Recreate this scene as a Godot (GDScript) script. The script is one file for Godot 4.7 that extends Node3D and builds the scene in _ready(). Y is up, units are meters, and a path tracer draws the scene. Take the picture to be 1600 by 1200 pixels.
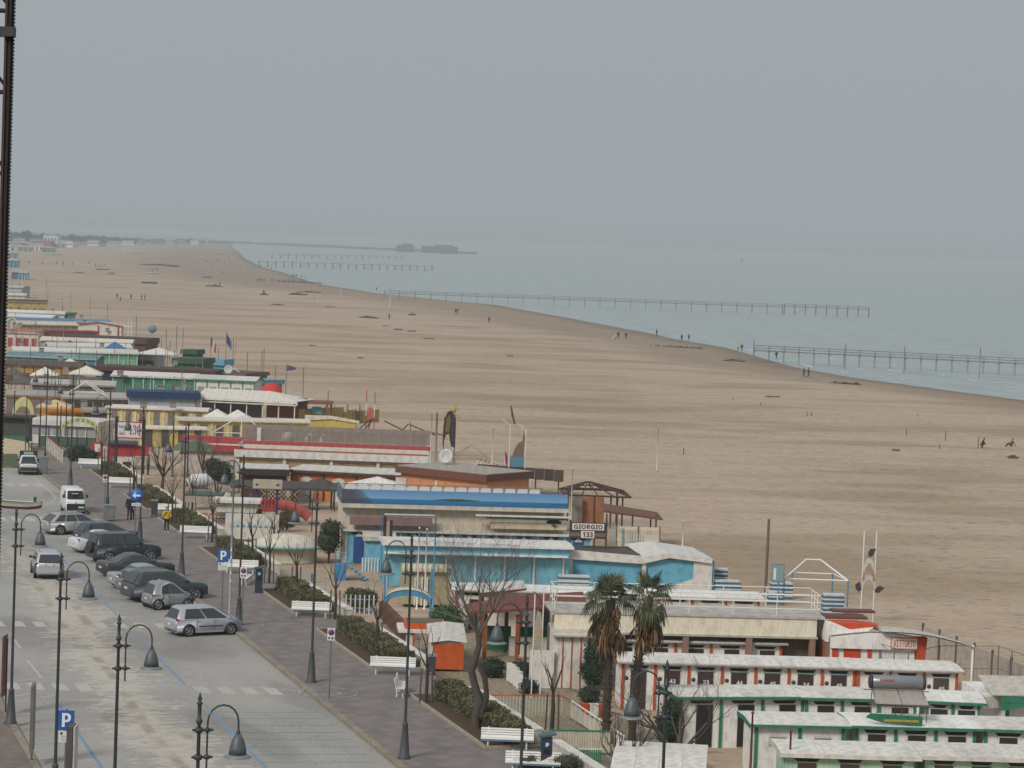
extends Node3D
# Adriatic beach front seen from a hotel balcony: street and promenade on the left, rows of bathing huts, wide sand, sea and piers.
# Units are metres. y = 0 is the road, the beach lies at -0.8, the sea at -1.7. u runs along the kerb, v across it towards the sea.
const K0 := Vector3(-4.11, 0, -106.59)
const DU := Vector3(-0.282, 0, -0.959)
const DV := Vector3(0.959, 0, -0.282)
const STREET_YAW := 0.286
var used := {}
var mats := {}
var tex := {}
var boxes := {}
var rng := RandomNumberGenerator.new()

func v3(x: float, y: float, z: float) -> Vector3:
	return Vector3 (x, y, z)

func v2(x: float, y: float) -> Vector2:
	return Vector2 (x, y)

func P(u: float, v: float, h := 0.0) -> Vector3:
	return K0 + DU * u + DV * v + v3(0, h, 0)

func _ready() -> void:
	rng.seed = 7
	var cam := Camera3D.new()
	cam.name = "camera"
	add_child(cam)
	cam.transform = Transform3D(Basis(v3(0.9992960, 0.0374654, -0.0019433), v3(-0.0375158, 0.9979545, -0.0517621), v3(0.0000000, 0.0517986, 0.9986576)).orthonormalized(), v3(0, 21, 0))
	cam.fov = 16.26
	cam.near = 0.5
	cam.far = 90000.0
	cam.current = true
	var we := WorldEnvironment.new()
	we.name = "environment"
	var e := Environment.new()
	e.background_mode = Environment.BG_SKY
	var sky := Sky.new()
	var sm := ProceduralSkyMaterial.new()
	sm.sky_horizon_color = Color8(154, 160, 164)
	sm.sky_top_color = Color8(224, 229, 234)
	sm.sky_curve = 2.4
	sm.ground_horizon_color = Color8(150, 156, 158)
	sm.ground_bottom_color = Color8(110, 106, 98)
	sky.sky_material = sm
	e.sky = sky
	e.tonemap_mode = Environment.TONE_MAPPER_LINEAR
	e.tonemap_exposure = 1.06
	e.fog_enabled = true
	e.fog_density = 0.00021
	e.fog_light_color = Color8(188, 195, 198)
	e.sdfgi_enabled = true
	e.ssao_enabled = true
	e.ssil_enabled = true
	we.environment = e
	add_child(we)
	var sun := DirectionalLight3D.new()
	sun.name = "sun"
	sun.light_energy = 0.68
	sun.light_color = Color(1.0, 0.98, 0.95)
	sun.light_angular_distance = 15.0
	sun.shadow_enabled = true
	sun.rotation_degrees = v3(-37, -36, 0)
	add_child(sun)
	make_textures()
	ground()
	sea_things()
	far_coast()
	rows_near()
	rows_giorgio()
	rows_middle()
	rows_far()
	promenade()
	plants()
	vehicles()
	people()
	beach_things()
	hoist()

# ---------------------------------------------------------------- helpers
func numbered(called: String) -> String:
	used[called] = used.get(called, 0) + 1
	return called if used[called] == 1 else "%s_%03d" % [called, used[called] - 1]

func tag(o: Node, label: String, category := "", group := "", kind := "") -> Node:
	if label: o.set_meta("label", label)
	if category: o.set_meta("category", category)
	if group: o.set_meta("group", group)
	if kind: o.set_meta("kind", kind)
	return o

func thing(called: String, label: String, category: String, at := Vector3.ZERO, yaw := 0.0, group := "") -> Node3D:
	var o := Node3D.new()
	o.name = numbered(called)
	add_child(o)
	o.position = at
	o.rotation.y = yaw
	tag(o, label, category, group)
	return o

func copy(o: Node3D, label: String, at: Vector3, yaw: float) -> Node3D:
	var base := str(o.name)
	if base.right(4).left(1) == "_" and base.right(3).is_valid_int(): base = base.left(-4)
	var c: Node3D = o.duplicate()
	c.name = numbered(base)
	add_child(c)
	c.position = at
	c.rotation.y = yaw
	if label: c.set_meta("label", label)
	return c

func S() -> SurfaceTool:
	var st := SurfaceTool.new()
	st.begin(Mesh.PRIMITIVE_TRIANGLES)
	st.set_smooth_group(-1)
	return st

func mi(called: String, mesh: Mesh, m: Material, parent: Node = self, at := Vector3.ZERO, b := Basis()) -> MeshInstance3D:
	var o := MeshInstance3D.new()
	o.name = numbered(called) if parent == self else called
	o.mesh = mesh
	o.material_override = m
	parent.add_child(o, true)
	o.transform = Transform3D(b, at)
	return o

func put(called: String, st: SurfaceTool, m: Material, parent: Node = self, at := Vector3.ZERO, b := Basis()) -> MeshInstance3D:
	st.generate_normals()
	return mi(called, st.commit(), m, parent, at, b)

func struct(called: String, st: SurfaceTool, m: Material) -> MeshInstance3D:
	var o := put(called, st, m)
	o.set_meta("kind", "structure")
	return o

func bx(parent: Node, called: String, c: Vector3, s: Vector3, m: Material, b := Basis()) -> MeshInstance3D:
	var k := "%.3f,%.3f,%.3f" % [s.x, s.y, s.z]
	if not boxes.has(k):
		var st := S()
		box(st, Vector3.ZERO, s)
		st.generate_normals()
		boxes[k] = st.commit()
	return mi(called, boxes[k], m, parent, c, b)

func tri(st: SurfaceTool, a: Vector3, b: Vector3, c: Vector3) -> void:
	st.add_vertex(a); st.add_vertex(b); st.add_vertex(c)

func quad(st: SurfaceTool, a: Vector3, b: Vector3, c: Vector3, d: Vector3) -> void:
	tri(st, a, b, c); tri(st, a, c, d)

func box(st: SurfaceTool, c: Vector3, s: Vector3, b := Basis()) -> void:
	var h := s / 2.0
	var v := []
	for i in 8:
		v.append(c + b * v3(h.x if i & 1 else -h.x, h.y if i & 2 else -h.y, h.z if i & 4 else -h.z))
	st.set_smooth_group(-1)
	for f in [[0, 2, 3, 1], [4, 5, 7, 6], [0, 4, 6, 2], [1, 3, 7, 5], [2, 6, 7, 3], [0, 1, 5, 4]]:
		quad(st, v[f[3]], v[f[2]], v[f[1]], v[f[0]])

var smooth_n := 0
func rings(st: SurfaceTool, rr: Array, caps := true, closed := true) -> void:
	# rr: rings of equal point counts
	smooth_n += 1
	st.set_smooth_group(smooth_n)
	var n: int = rr[0].size()
	for i in rr.size() - 1:
		for j in (n if closed else n - 1):
			var k := (j + 1) % n
			quad(st, rr[i][j], rr[i + 1][j], rr[i + 1][k], rr[i][k])
	st.set_smooth_group(-1)
	if caps:
		for q in [0, rr.size() - 1]:
			var c := Vector3.ZERO
			for p in rr[q]: c += p
			c /= n
			for j in n:
				if q == 0: tri(st, c, rr[q][j], rr[q][(j + 1) % n])
				else: tri(st, c, rr[q][(j + 1) % n], rr[q][j])

func bar(st: SurfaceTool, a: Vector3, b: Vector3, ra: float, rb := -1.0, n := 6) -> void:
	tube(st, [a, b], [ra, ra if rb < 0 else rb], n)

func tube(st: SurfaceTool, pts: Array, rad: Array, n := 6) -> void:
	var rr := []
	for i in pts.size():
		var d: Vector3 = (pts[min(i + 1, pts.size() - 1)] - pts[max(i - 1, 0)]).normalized()
		var s := d.cross(Vector3.UP if absf(d.y) < 0.9 else Vector3.RIGHT).normalized()
		var t := d.cross(s)
		var ring := []
		for j in n:
			var an := TAU * j / n
			ring.append(pts[i] + (s * cos(an) + t * sin(an)) * rad[min(i, rad.size() - 1)])
		rr.append(ring)
	rings(st, rr)

func lathe(st: SurfaceTool, prof: Array, n := 12, at := Vector3.ZERO, b := Basis()) -> void:
	# prof: v2(radius, height)
	var rr := []
	for p in prof:
		var ring := []
		for j in n:
			var an := TAU * j / n
			ring.append(at + b * v3(cos(an) * maxf(p.x, 0.0005), p.y, sin(an) * maxf(p.x, 0.0005)))
		rr.append(ring)
	rings(st, rr)

func prism(st: SurfaceTool, poly: Array, z0: float, z1: float, b := Basis(), at := Vector3.ZERO) -> void:
	# poly: Vector2 outline in x,y, extruded along z
	st.set_smooth_group(-1)
	var p2 := PackedVector2Array(poly)
	var ix := Geometry2D.triangulate_polygon(p2)
	for z in [z0, z1]:
		for i in range(0, ix.size(), 3):
			var q := [0, 1, 2]
			for k in 3: q[k] = at + b * v3(p2[ix[i + k]].x, p2[ix[i + k]].y, z)
			if (z == z1) == (z1 > z0): tri(st, q[0], q[2], q[1])
			else: tri(st, q[0], q[1], q[2])
	for i in p2.size():
		var a := p2[i]
		var c := p2[(i + 1) % p2.size()]
		quad(st, at + b * v3(a.x, a.y, z0), at + b * v3(c.x, c.y, z0), at + b * v3(c.x, c.y, z1), at + b * v3(a.x, a.y, z1))

func yb(a: float) -> Basis:
	return Basis(Vector3.UP, a)

func words(parent: Node, called: String, text: String, at: Vector3, height: float, width: float, m: Material, b := Basis(), bold := true, font := "Droid Sans") -> MeshInstance3D:
	var t := TextMesh.new()
	var f := SystemFont.new()
	f.font_names = PackedStringArray([font])
	f.font_weight = 700 if bold else 400
	t.font = f
	t.text = text
	t.font_size = 48
	t.pixel_size = 0.01
	t.depth = 0.02
	var a := t.get_aabb()
	var o := MeshInstance3D.new()
	o.name = called
	o.mesh = t
	o.material_override = m
	parent.add_child(o, true)
	o.transform = Transform3D(b.scaled_local(v3(width / maxf(a.size.x, 0.01), height / maxf(a.size.y, 0.01), 1.0)), at)
	return o

func lin(hex: String) -> Color:
	return Color(hex).srgb_to_linear()

func mt(hex: String, rough := 0.8, t := "grime", scale := 0.35, metal := 0.0) -> StandardMaterial3D:
	var k := "%s %.2f %s %.3f %.2f" % [hex, rough, t, scale, metal]
	if mats.has(k): return mats[k]
	var m := StandardMaterial3D.new()
	m.albedo_color = Color(hex)
	m.roughness = rough
	m.metallic = metal
	if t:
		m.albedo_texture = tex[t]
		m.uv1_triplanar = true
		m.uv1_world_triplanar = true
		m.uv1_scale = v3(scale, scale, scale)
	mats[k] = m
	return m

func vmat(rough := 0.9, t := "", scale := 0.35, back := Color.BLACK) -> StandardMaterial3D:
	var k := "v%.2f%s%.3f%s" % [rough, t, scale, back]
	if mats.has(k): return mats[k]
	var m := StandardMaterial3D.new()
	m.vertex_color_use_as_albedo = true
	m.roughness = rough
	if t:
		m.albedo_texture = tex[t]
		m.uv1_triplanar = true
		m.uv1_world_triplanar = true
		m.uv1_scale = v3(scale, scale, scale)
	if back != Color.BLACK:
		m.backlight_enabled = true
		m.backlight = back
	mats[k] = m
	return m

func noise(sd: int, freq: float, oct := 4, kind := FastNoiseLite.TYPE_SIMPLEX_SMOOTH) -> FastNoiseLite:
	var n := FastNoiseLite.new()
	n.seed = sd
	n.noise_type = kind
	n.frequency = freq
	n.fractal_octaves = oct
	return n

func grey_tex(called: String, size: int, fn: Callable) -> void:
	var d := PackedByteArray()
	d.resize(size * size * 3)
	var i := 0
	for y in size:
		for x in size:
			var c: Color = fn.call(x, y)
			d[i] = int(clampf(c.r, 0, 1) * 255.0)
			d[i + 1] = int(clampf(c.g, 0, 1) * 255.0)
			d[i + 2] = int(clampf(c.b, 0, 1) * 255.0)
			i += 3
	var im := Image.create_from_data(size, size, false, Image.FORMAT_RGB8, d)
	tex[called] = ImageTexture.create_from_image(im)

func seamless(sd: int, size: int, freq: float, oct := 5) -> PackedByteArray:
	var im := noise(sd, freq, oct).get_seamless_image(size, size)
	im.convert(Image.FORMAT_L8)
	return im.get_data()

func make_textures() -> void:
	var a := seamless(1, 256, 0.012)
	var b := seamless(2, 256, 0.06)
	var c := seamless(3, 256, 0.2, 2)
	# painted or plastered surfaces: faint stains
	grey_tex("grime", 256, func(x, y):
		var k: float = a[y * 256 + x] / 255.0
		var q: float = b[y * 256 + x] / 255.0
		var w: float = b[((y / 6 + 90) % 256) * 256 + (x * 2) % 256] / 255.0
		var v: float = 1.0 - 0.07 * smoothstep(0.45, 0.8, k) - 0.05 * smoothstep(0.5, 0.85, q) - 0.08 * smoothstep(0.55, 0.8, w)
		return Color(v, v * 0.996, v * 0.99))
	# fibre cement roofing with peeling white paint: stretched stains
	grey_tex("roofing", 256, func(x, y):
		var k: float = a[y * 256 + x] / 255.0
		var q: float = b[y * 256 + (x * 2) % 256] / 255.0
		var r: float = c[((y * 2) % 256) * 256 + (x * 3) % 256] / 255.0
		var s: float = smoothstep(0.5, 0.66, q * 0.35 + r * 0.65)
		var v: float = 1.0 - 0.22 * s - 0.08 * smoothstep(0.4, 0.7, k)
		return Color(v, v * 0.99, v * 0.97))
	grey_tex("asphalt", 256, func(x, y):
		var k: float = a[y * 256 + x] / 255.0
		var r: float = c[y * 256 + x] / 255.0
		var v: float = 0.80 + 0.18 * k + 0.10 * (r - 0.5)
		return Color(v, v, v * 0.99))
	grey_tex("bark", 256, func(x, y):
		var q: float = b[y * 256 + (x * 3) % 256] / 255.0
		var r: float = c[y * 256 + x] / 255.0
		var v: float = 0.6 + 0.3 * q + 0.2 * (r - 0.5)
		return Color(v, v * 0.98, v * 0.95))
	grey_tex("stone", 256, func(x, y):
		var q: float = b[y * 256 + x] / 255.0
		var r: float = c[y * 256 + x] / 255.0
		var v: float = 0.76 + 0.2 * smoothstep(0.3, 0.7, q) + 0.18 * (r - 0.5)
		return Color(v, v * 0.97, v * 0.92))
	# sand: long wind and rake lines
	var sn := noise(11, 0.02, 5)
	var s1 := sn.get_seamless_image(64, 512); s1.convert(Image.FORMAT_L8); s1.resize(512, 512, Image.INTERPOLATE_CUBIC)
	var s2 := noise(12, 0.13, 3).get_seamless_image(128, 512); s2.convert(Image.FORMAT_L8); s2.resize(512, 512, Image.INTERPOLATE_CUBIC)
	var d1 := s1.get_data()
	var d2 := s2.get_data()
	grey_tex("sand", 512, func(x, y):
		var k: float = d1[y * 512 + x] / 255.0
		var q: float = d2[y * 512 + x] / 255.0
		var v: float = 0.95 - 0.04 * smoothstep(0.45, 0.8, k) - 0.2 * smoothstep(0.68, 0.85, q) + 0.08 * (c[(y % 256) * 256 + x % 256] / 255.0 - 0.5) + 0.08 * (b[(y % 256) * 256 + x % 256] / 255.0 - 0.5)
		return Color(v, v * 0.985, v * 0.965))
	var s3 := noise(14, 0.05, 4).get_seamless_image(128, 512); s3.convert(Image.FORMAT_L8); s3.resize(512, 512, Image.INTERPOLATE_CUBIC)
	var d3 := s3.get_data()
	grey_tex("swell", 512, func(x, y):
		var v: float = 0.84 + 0.26 * smoothstep(0.3, 0.7, d3[y * 512 + x] / 255.0)
		return Color(v * 0.97, v, v))
	var wn := noise(21, 0.03, 4).get_seamless_image(512, 512)
	wn.convert(Image.FORMAT_RGBA8)
	wn.bump_map_to_normal_map(3.0)
	tex["waves"] = ImageTexture.create_from_image(wn)

# ---------------------------------------------------------------- ground, road, sand, sea
const SHORE := [Vector3(94.57, -1.7, -430.79), Vector3(86.29, -1.7, -452.28), Vector3(78.92, -1.7, -473.06), Vector3(66.95, -1.7, -509.64), Vector3(60, -1.7, -546.55), Vector3(55.26, -1.7, -620.48), Vector3(53.95, -1.7, -642.28), Vector3(44.65, -1.7, -688.66), Vector3(39.14, -1.7, -737.45), Vector3(35.07, -1.7, -760.45), Vector3(21.6, -1.7, -846.66), Vector3(-4.19, -1.7, -1000.66), Vector3(-26.28, -1.7, -1052.92), Vector3(-54.48, -1.7, -1132.34), Vector3(-95.03, -1.7, -1314.92), Vector3(-138.17, -1.7, -1648.49), Vector3(-175.89, -1.7, -1897.72), Vector3(-254.41, -1.7, -2552.08), Vector3(-364.6, -1.7, -3552.74), Vector3(-471.83, -1.7, -4491.49), Vector3(-703.32, -1.7, -6691.73)]

func shore_x(z: float) -> float:
	# x of the waterline at a depth z (negative away)
	var first: Vector3 = SHORE[0]
	if z > first.z: return first.x + (z - first.z) * 0.25
	for i in SHORE.size() - 1:
		var a: Vector3 = SHORE[i]
		var b: Vector3 = SHORE[i + 1]
		if z <= a.z and z >= b.z:
			return lerpf(a.x, b.x, (a.z - z) / maxf(a.z - b.z, 0.001))
	var l: Vector3 = SHORE[SHORE.size() - 1]
	return l.x

func drop(p: Vector3) -> Vector3:
	# lets a thing that was placed on the level sand slide down to where the beach slopes to the water
	if absf(p.y + 0.87) > 0.04: return p
	for i in 4:
		var y := -0.82 - 0.98 * smoothstep(45.0, -6.0, shore_x(p.z) - p.x)
		var k := (21.0 - y) / (21.0 - p.y)
		p = v3(p.x * k, y, p.z * k)
	return p

func ground() -> void:
	# inland ground, one sheet to the horizon on the land side
	var st := S()
	quad(st, P(-560, -9000, -0.86), P(-560, 9, -0.86), P(9000, 9, -0.86), P(9000, -9000, -0.86))
	quad(st, v3(-9000, -0.9, -6300), v3(-700, -0.9, -6300), v3(-6700, -0.9, -60000), v3(-60000, -0.9, -60000))
	struct("ground", st, mt("8c8476", 0.95, "asphalt", 0.2))
	# road with the sandy sweepings down its middle
	var w := 320
	var h := 1400
	var n1 := noise(31, 0.02, 4)
	var n2 := noise(32, 0.05, 3)
	var n3 := noise(33, 0.25, 2)
	var d := PackedByteArray()
	d.resize(w * h * 3)
	var i := 0
	for y in h:
		var u := -60.0 + 192.0 * (1.0 - y / float(h))
		var on := smoothstep(95.0, 45.0, u)
		for x in w:
			var v := -14.0 + 14.0 * x / w
			var crack := absf(n1.get_noise_2d(v * 16.0 + 90.0, u * 9.0))
			var g := 0.59 - 0.07 * smoothstep(0.018, 0.0, crack) + 0.06 * n1.get_noise_2d(v * 6.0, u * 3.0) + 0.03 * n3.get_noise_2d(x, y)
			# patched and worn strips
			g -= 0.05 * smoothstep(0.1, 0.4, n2.get_noise_2d(v * 3.0, u * 1.2))
			var c := Color(g, g * 0.975, g * 0.94)
			var jag := n2.get_noise_2d(v * 5.0 + 300.0, u * 26.0) * 1.5 + n1.get_noise_2d(v * 5.0, u * 9.0 + 70.0) * 1.5 + n3.get_noise_2d(v * 4.0, u * 9.0) * 1.1
			var e := 1.75 - absf(v + 7.9 + 0.4 * sin(u * 0.09)) + jag
			var s := smoothstep(0.0, 0.7, e) * on * (0.6 + 0.6 * smoothstep(-0.35, 0.25, n2.get_noise_2d(v * 22.0, u * 34.0) + 0.5 * n3.get_noise_2d(v * 9.0, u * 6.0)))
			s = clampf(s, 0.0, 1.0)
			c = c.lerp(Color(0.765, 0.73, 0.67), 0.66 * s)
			var track := maxf(smoothstep(0.35, 0.1, absf(v + 8.4 + 0.2 * sin(u * 0.2))), smoothstep(0.35, 0.1, absf(v + 7.0 + 0.2 * sin(u * 0.2))))
			c = c.lerp(Color(0.54, 0.47, 0.39), clampf(0.3 + 1.1 * n2.get_noise_2d(v * 9.0, u * 7.0 + 40.0), 0.0, 0.7) * s * track)
			d[i] = int(clampf(c.r, 0, 1) * 255); d[i + 1] = int(clampf(c.g, 0, 1) * 255); d[i + 2] = int(clampf(c.b, 0, 1) * 255)
			i += 3
	var rm := StandardMaterial3D.new()
	rm.roughness = 0.9
	rm.albedo_texture = ImageTexture.create_from_image(Image.create_from_data(w, h, false, Image.FORMAT_RGB8, d))
	rm.texture_repeat = false
	st = S()
	for q in [[-60, -14, 0, 1], [132, -14, 0, 0], [132, 0, 1, 0], [-60, -14, 0, 1], [132, 0, 1, 0], [-60, 0, 1, 1]]:
		st.set_uv(v2(q[2], q[3]))
		st.add_vertex(P(q[0], q[1]))
	struct("road", st, rm)
	# promenade slab, kerbs, left pavement
	st = S()
	quad(st, P(-60, 0.32, 0.12), P(134, 0.32, 0.12), P(134, 7.05, 0.12), P(-60, 7.05, 0.12))
	quad(st, P(134, -30, 0.12), P(136, -30, 0.12), P(136, 7.05, 0.12), P(134, 7.05, 0.12))
	quad(st, P(-60, 7.05, 0.12), P(134, 7.05, 0.12), P(134, 7.05, -1.0), P(-60, 7.05, -1.0))
	struct("promenade", st, mt("847b79", 0.9, "asphalt", 0.23))
	st = S()
	quad(st, P(-60, -40, 0.12), P(134, -40, 0.12), P(134, -14.3, 0.12), P(-60, -14.3, 0.12))
	struct("pavement", st, mt("82746c", 0.9, "asphalt", 0.3))
	for s in [["kerb", 0.0, 0.3], ["kerb", -14.3, 0.3]]:
		var k := thing(s[0], "", "")
		k.set_meta("kind", "structure")
		var len := 1.5
		var km: Array = [mt("a39c93", 0.9, "stone", 0.5), mt("958f87", 0.9, "stone", 0.4), mt("9e978c", 0.9, "stone", 0.6)]
		for j in 126:
			var c := P(-58 + j * len + len / 2, s[1] + s[2] / 2, 0.065)
			bx(k, "kerb_stone", c, v3(s[2], 0.135 + 0.01 * (j % 3), len - 0.025), km[(j * 7 + j / 3) % 3], yb(STREET_YAW))
	# painted markings
	var white := mt("bfbdb8", 0.85, "roofing", 1.6)
	var blue := mt("7490ac", 0.85, "grime", 0.8)
	st = S()
	for z in [[17.4, -13.4, 12, 1.06, 0.55, 1.9, -0.19], [38.0, -13.2, 11, 1.06, 0.5, 1.9, -0.12], [90.5, -8.0, 8, 1.0, 0.55, 3.0, -0.1], [116.5, -8.5, 7, 1.15, 0.6, 2.6, -0.1]]:
		for j in int(z[2]):
			var v: float = z[1] + j * z[3]
			if j > 5 and j < 8 and z[0] < 20: continue
			if z[0] == 38.0 and j in [4, 5, 10]: continue
			var u: float = z[0] + z[6] * v
			quad(st, P(u - z[5] / 2, v, 0.004), P(u + z[5] / 2, v - 0.05, 0.004), P(u + z[5] / 2 - 0.1, v + z[4], 0.004), P(u - z[5] / 2 - 0.1, v + z[4] + 0.05, 0.004))
	struct("zebra_crossings", st, white)
	st = S()
	for l in [[v3(-23.68, 0, -129.39), v3(-22.97, 0, -129.56)], [v3(-23.03, 0, -129.55), v3(-21.33, 0, -124.17)], [v3(-22.63, 0, -123.13), v3(-21.36, 0, -124.34)], [v3(-22.34, 0, -121.94), v3(-21.12, 0, -123.66)], [v3(-21.81, 0, -119.1), v3(-20.67, 0, -120.73)], [v3(-21.35, 0, -117.85), v3(-19.91, 0, -120.03)], [v3(-24.97, 0, -136.27), v3(-23.98, 0, -133.04)], [v3(-25.8, 0, -137.18), v3(-25.21, 0, -137.56)], [v3(-13.94, 0, -121.2), v3(-12.5, 0, -120.83)], [v3(-12.48, 0, -121.18), v3(-10.99, 0, -120.82)], [v3(-12.2, 0, -124.07), v3(-10.77, 0, -124.04)], [v3(-10.69, 0, -123.88), v3(-9.48, 0, -123.61)], [v3(-19.19, 0, -144.14), v3(-17.01, 0, -143.25)], [v3(-43.24, 0, -230.14), v3(-40.77, 0, -229.28)], [v3(-39.82, 0, -224.63), v3(-36.71, 0, -214.14)], [v3(-36.71, 0, -214.14), v3(-35.09, 0, -208.26)], [v3(-35.09, 0, -208.26), v3(-34.79, 0, -204.23)], [v3(-34.79, 0, -204.23), v3(-35.19, 0, -201.56)], [v3(-36.19, 0, -200.68), v3(-35.2, 0, -201.07)], [v3(-35.96, 0, -197.38), v3(-34.1, 0, -198.09)], [v3(-35.57, 0, -194.25), v3(-33.47, 0, -195.03)], [v3(-35.85, 0, -199.35), v3(-34.51, 0, -199.86)]]:
		line(st, l[0], l[1], 0.13)
	struct("white_road_lines", st, white)
	st = S()
	line(st, P(-40, -5.2), P(14.5, -5.2), 0.14)
	line(st, P(19.8, -5.2), P(36, -5.2), 0.14)
	line(st, P(40, -5.2), P(84, -5.2), 0.12)
	line(st, P(-40, -11.6), P(15, -11.6), 0.14)
	for j in 22:
		line(st, P(12.6 - j * 1.62, -5.1), P(12.2 - j * 1.62, -0.5), 0.06)
		if j % 2 == 0: line(st, P(12.6 - j * 1.62, -11.6), P(12.2 - j * 1.62, -14.0), 0.05)
	for j in 12:
		line(st, P(42.6 + j * 2.9, -5.1), P(44.6 + j * 2.9, -0.4), 0.07)
	struct("blue_parking_lines", st, blue)
	# chalk rings on the promenade
	st = S()
	for c in [[v3(-7.91, 0.12, -122.72), 1.35], [v3(-8.04, 0.12, -122.51), 0.7], [v3(-13.65, 0.12, -143.3), 0.8]]:
		for j in 40:
			if (j * 5) % 13 < 3: continue
			line(st, c[0] + v3(cos(TAU * j / 40), 0, sin(TAU * j / 40)) * c[1], c[0] + v3(cos(TAU * (j + 1) / 40), 0, sin(TAU * (j + 1) / 40)) * c[1], 0.05)
	struct("painted_rings", st, white)
	sand()

func line(st: SurfaceTool, a: Vector3, b: Vector3, w: float) -> void:
	var s := (b - a).cross(Vector3.UP).normalized() * w / 2
	var up := v3(0, 0.006, 0)
	quad(st, a - s + up, b - s + up, b + s + up, a + s + up)

func sand() -> void:
	var st := SurfaceTool.new()
	st.begin(Mesh.PRIMITIVE_TRIANGLES)
	var big := noise(41, 0.011, 4)
	var mid := noise(42, 0.05, 3)
	var wav := noise(43, 0.02, 3)
	# depths of the rows of vertices: finer near, coarser far
	var zs := []
	var z := 20.0
	while z > -6500.0:
		zs.append(z)
		z -= clampf(-z * 0.006, 2.0, 60.0)
	zs.append(-6600.0)
	var nx := 120
	for zi in zs.size():
		var zz: float = zs[zi]
		var xs := shore_x(zz)
		var x0: float = (K0 + DU * ((zz - K0.z) / DU.z) + DV * 7.0).x
		x0 = minf(x0, xs - 60.0) if zz > -900.0 else minf(x0 * 0.7, xs - 250.0)
		for j in nx + 1:
			var t := j / float(nx)
			var x := lerpf(x0, xs + 6.0, t)
			var off := xs - x
			var y := -0.8
			y -= 0.98 * smoothstep(45.0, -6.0, off)
			y += 0.10 * mid.get_noise_2d(x * 0.5, zz * 0.5) * smoothstep(-150.0, -190.0, zz) * smoothstep(0.0, 20.0, off)
			# dry sand, darker damp bands, wet strip by the water: colours of the sand itself
			var k := big.get_noise_2d(x * 0.7 - zz * 0.1, zz * 1.7 + x * 0.25)
			var q := mid.get_noise_2d(x * 0.6, zz * 1.5 + x * 0.3)
			var q2 := mid.get_noise_2d(x * 0.34 + 400.0, zz * 0.75 + x * 0.14) + 0.35 * q
			var damp := 0.55 * smoothstep(0.0, 0.40, k) + 0.8 * smoothstep(0.02, 0.4, q2) + 0.25 * smoothstep(0.0, 0.45, q)
			var c := lin("b8a592").lerp(lin("97836c"), clampf(damp, 0.0, 1.1) * 0.66)
			var wob := 7.0 * wav.get_noise_2d(zz * 1.2, 3.0) + 4.0 * wav.get_noise_2d(zz * 4.0, 30.0)
			var scale := clampf(-zz / 600.0, 0.8, 3.0)
			c = c.lerp(lin("958370"), 0.85 * smoothstep(44.0 * scale, 22.0 * scale, off + wob * scale))
			c = c.lerp(lin("807263"), smoothstep(15.0, 5.0, off + wob * 0.5))
			st.set_color(c)
			st.set_uv(v2(x / 37.0, zz / 53.0 + x * 0.0016))
			st.set_smooth_group(0)
			st.add_vertex(v3(x, y, zz))
	for zi in zs.size() - 1:
		for j in nx:
			var a := zi * (nx + 1) + j
			for q in [a, a + nx + 1, a + 1, a + 1, a + nx + 1, a + nx + 2]: st.add_index(q)
	st.generate_normals()
	var m := StandardMaterial3D.new()
	m.vertex_color_use_as_albedo = true
	m.albedo_texture = tex["sand"]
	m.roughness = 0.95
	var o := mi("beach", st.commit(), m)
	o.set_meta("kind", "structure")

func sea_things() -> void:
	var st := S()
	quad(st, v3(-2500, -1.7, -300), v3(3000, -1.7, -100), v3(40000, -1.7, -60000), v3(-30000, -1.7, -60000))
	var m := StandardMaterial3D.new()
	m.albedo_color = Color("9ca7a7")
	m.roughness = 0.32
	m.albedo_texture = tex["swell"]
	m.metallic_specular = 0.5
	m.normal_enabled = true
	m.normal_texture = tex["waves"]
	m.normal_scale = 0.55
	m.uv1_triplanar = true
	m.uv1_world_triplanar = true
	m.uv1_scale = v3(0.012, 0.05, 0.02)
	struct("sea", st, m)
	# small breaking waves along the waterline
	st = S()
	var r := RandomNumberGenerator.new()
	r.seed = 5
	for k in 170:
		var z := -r.randf_range(400.0, 2000.0) if k > 150 else -r.randf_range(400.0, 1000.0)
		var row := r.randi_range(0, 3)
		var x := shore_x(z) + 1.0 + row * r.randf_range(4.0, 9.0) * (1.0 if row else 0.3)
		var len := r.randf_range(2.0, 14.0)
		var dx := (shore_x(z - len) - shore_x(z))
		var wd := r.randf_range(0.15, 0.6)
		var a := v3(x, -1.66, z)
		var b := v3(x + dx, -1.66, z - len)
		var c := (a + b) / 2
		quad(st, a, c + v3(-wd, 0.03, 0), b, c + v3(wd, 0.03, 0))
	var f := put("foam", st, mt("d9dede", 0.8, ""))
	f.set_meta("kind", "stuff")
	tag(f, "white foam of small waves breaking along the waterline", "foam")

# ---------------------------------------------------------------- bathing huts
const GROUND := -0.8

func slope_panel(parent: Node, called: String, a: Vector3, b: Vector3, w: float, m: Material, jig := 0.0) -> void:
	# a thin sheet from the ridge point a down to the eave point b (both in the parent's axes), w wide along x
	var d := b - a
	var z := d.normalized()
	var x := Vector3.RIGHT
	var y := z.cross(x).normalized()
	var bs := Basis(x, y, z) * Basis(v3(0, 0, 1), jig)
	bx(parent, called, (a + b) / 2, v3(w, 0.055, snappedf(d.length(), 0.01)), m, bs)

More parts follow.
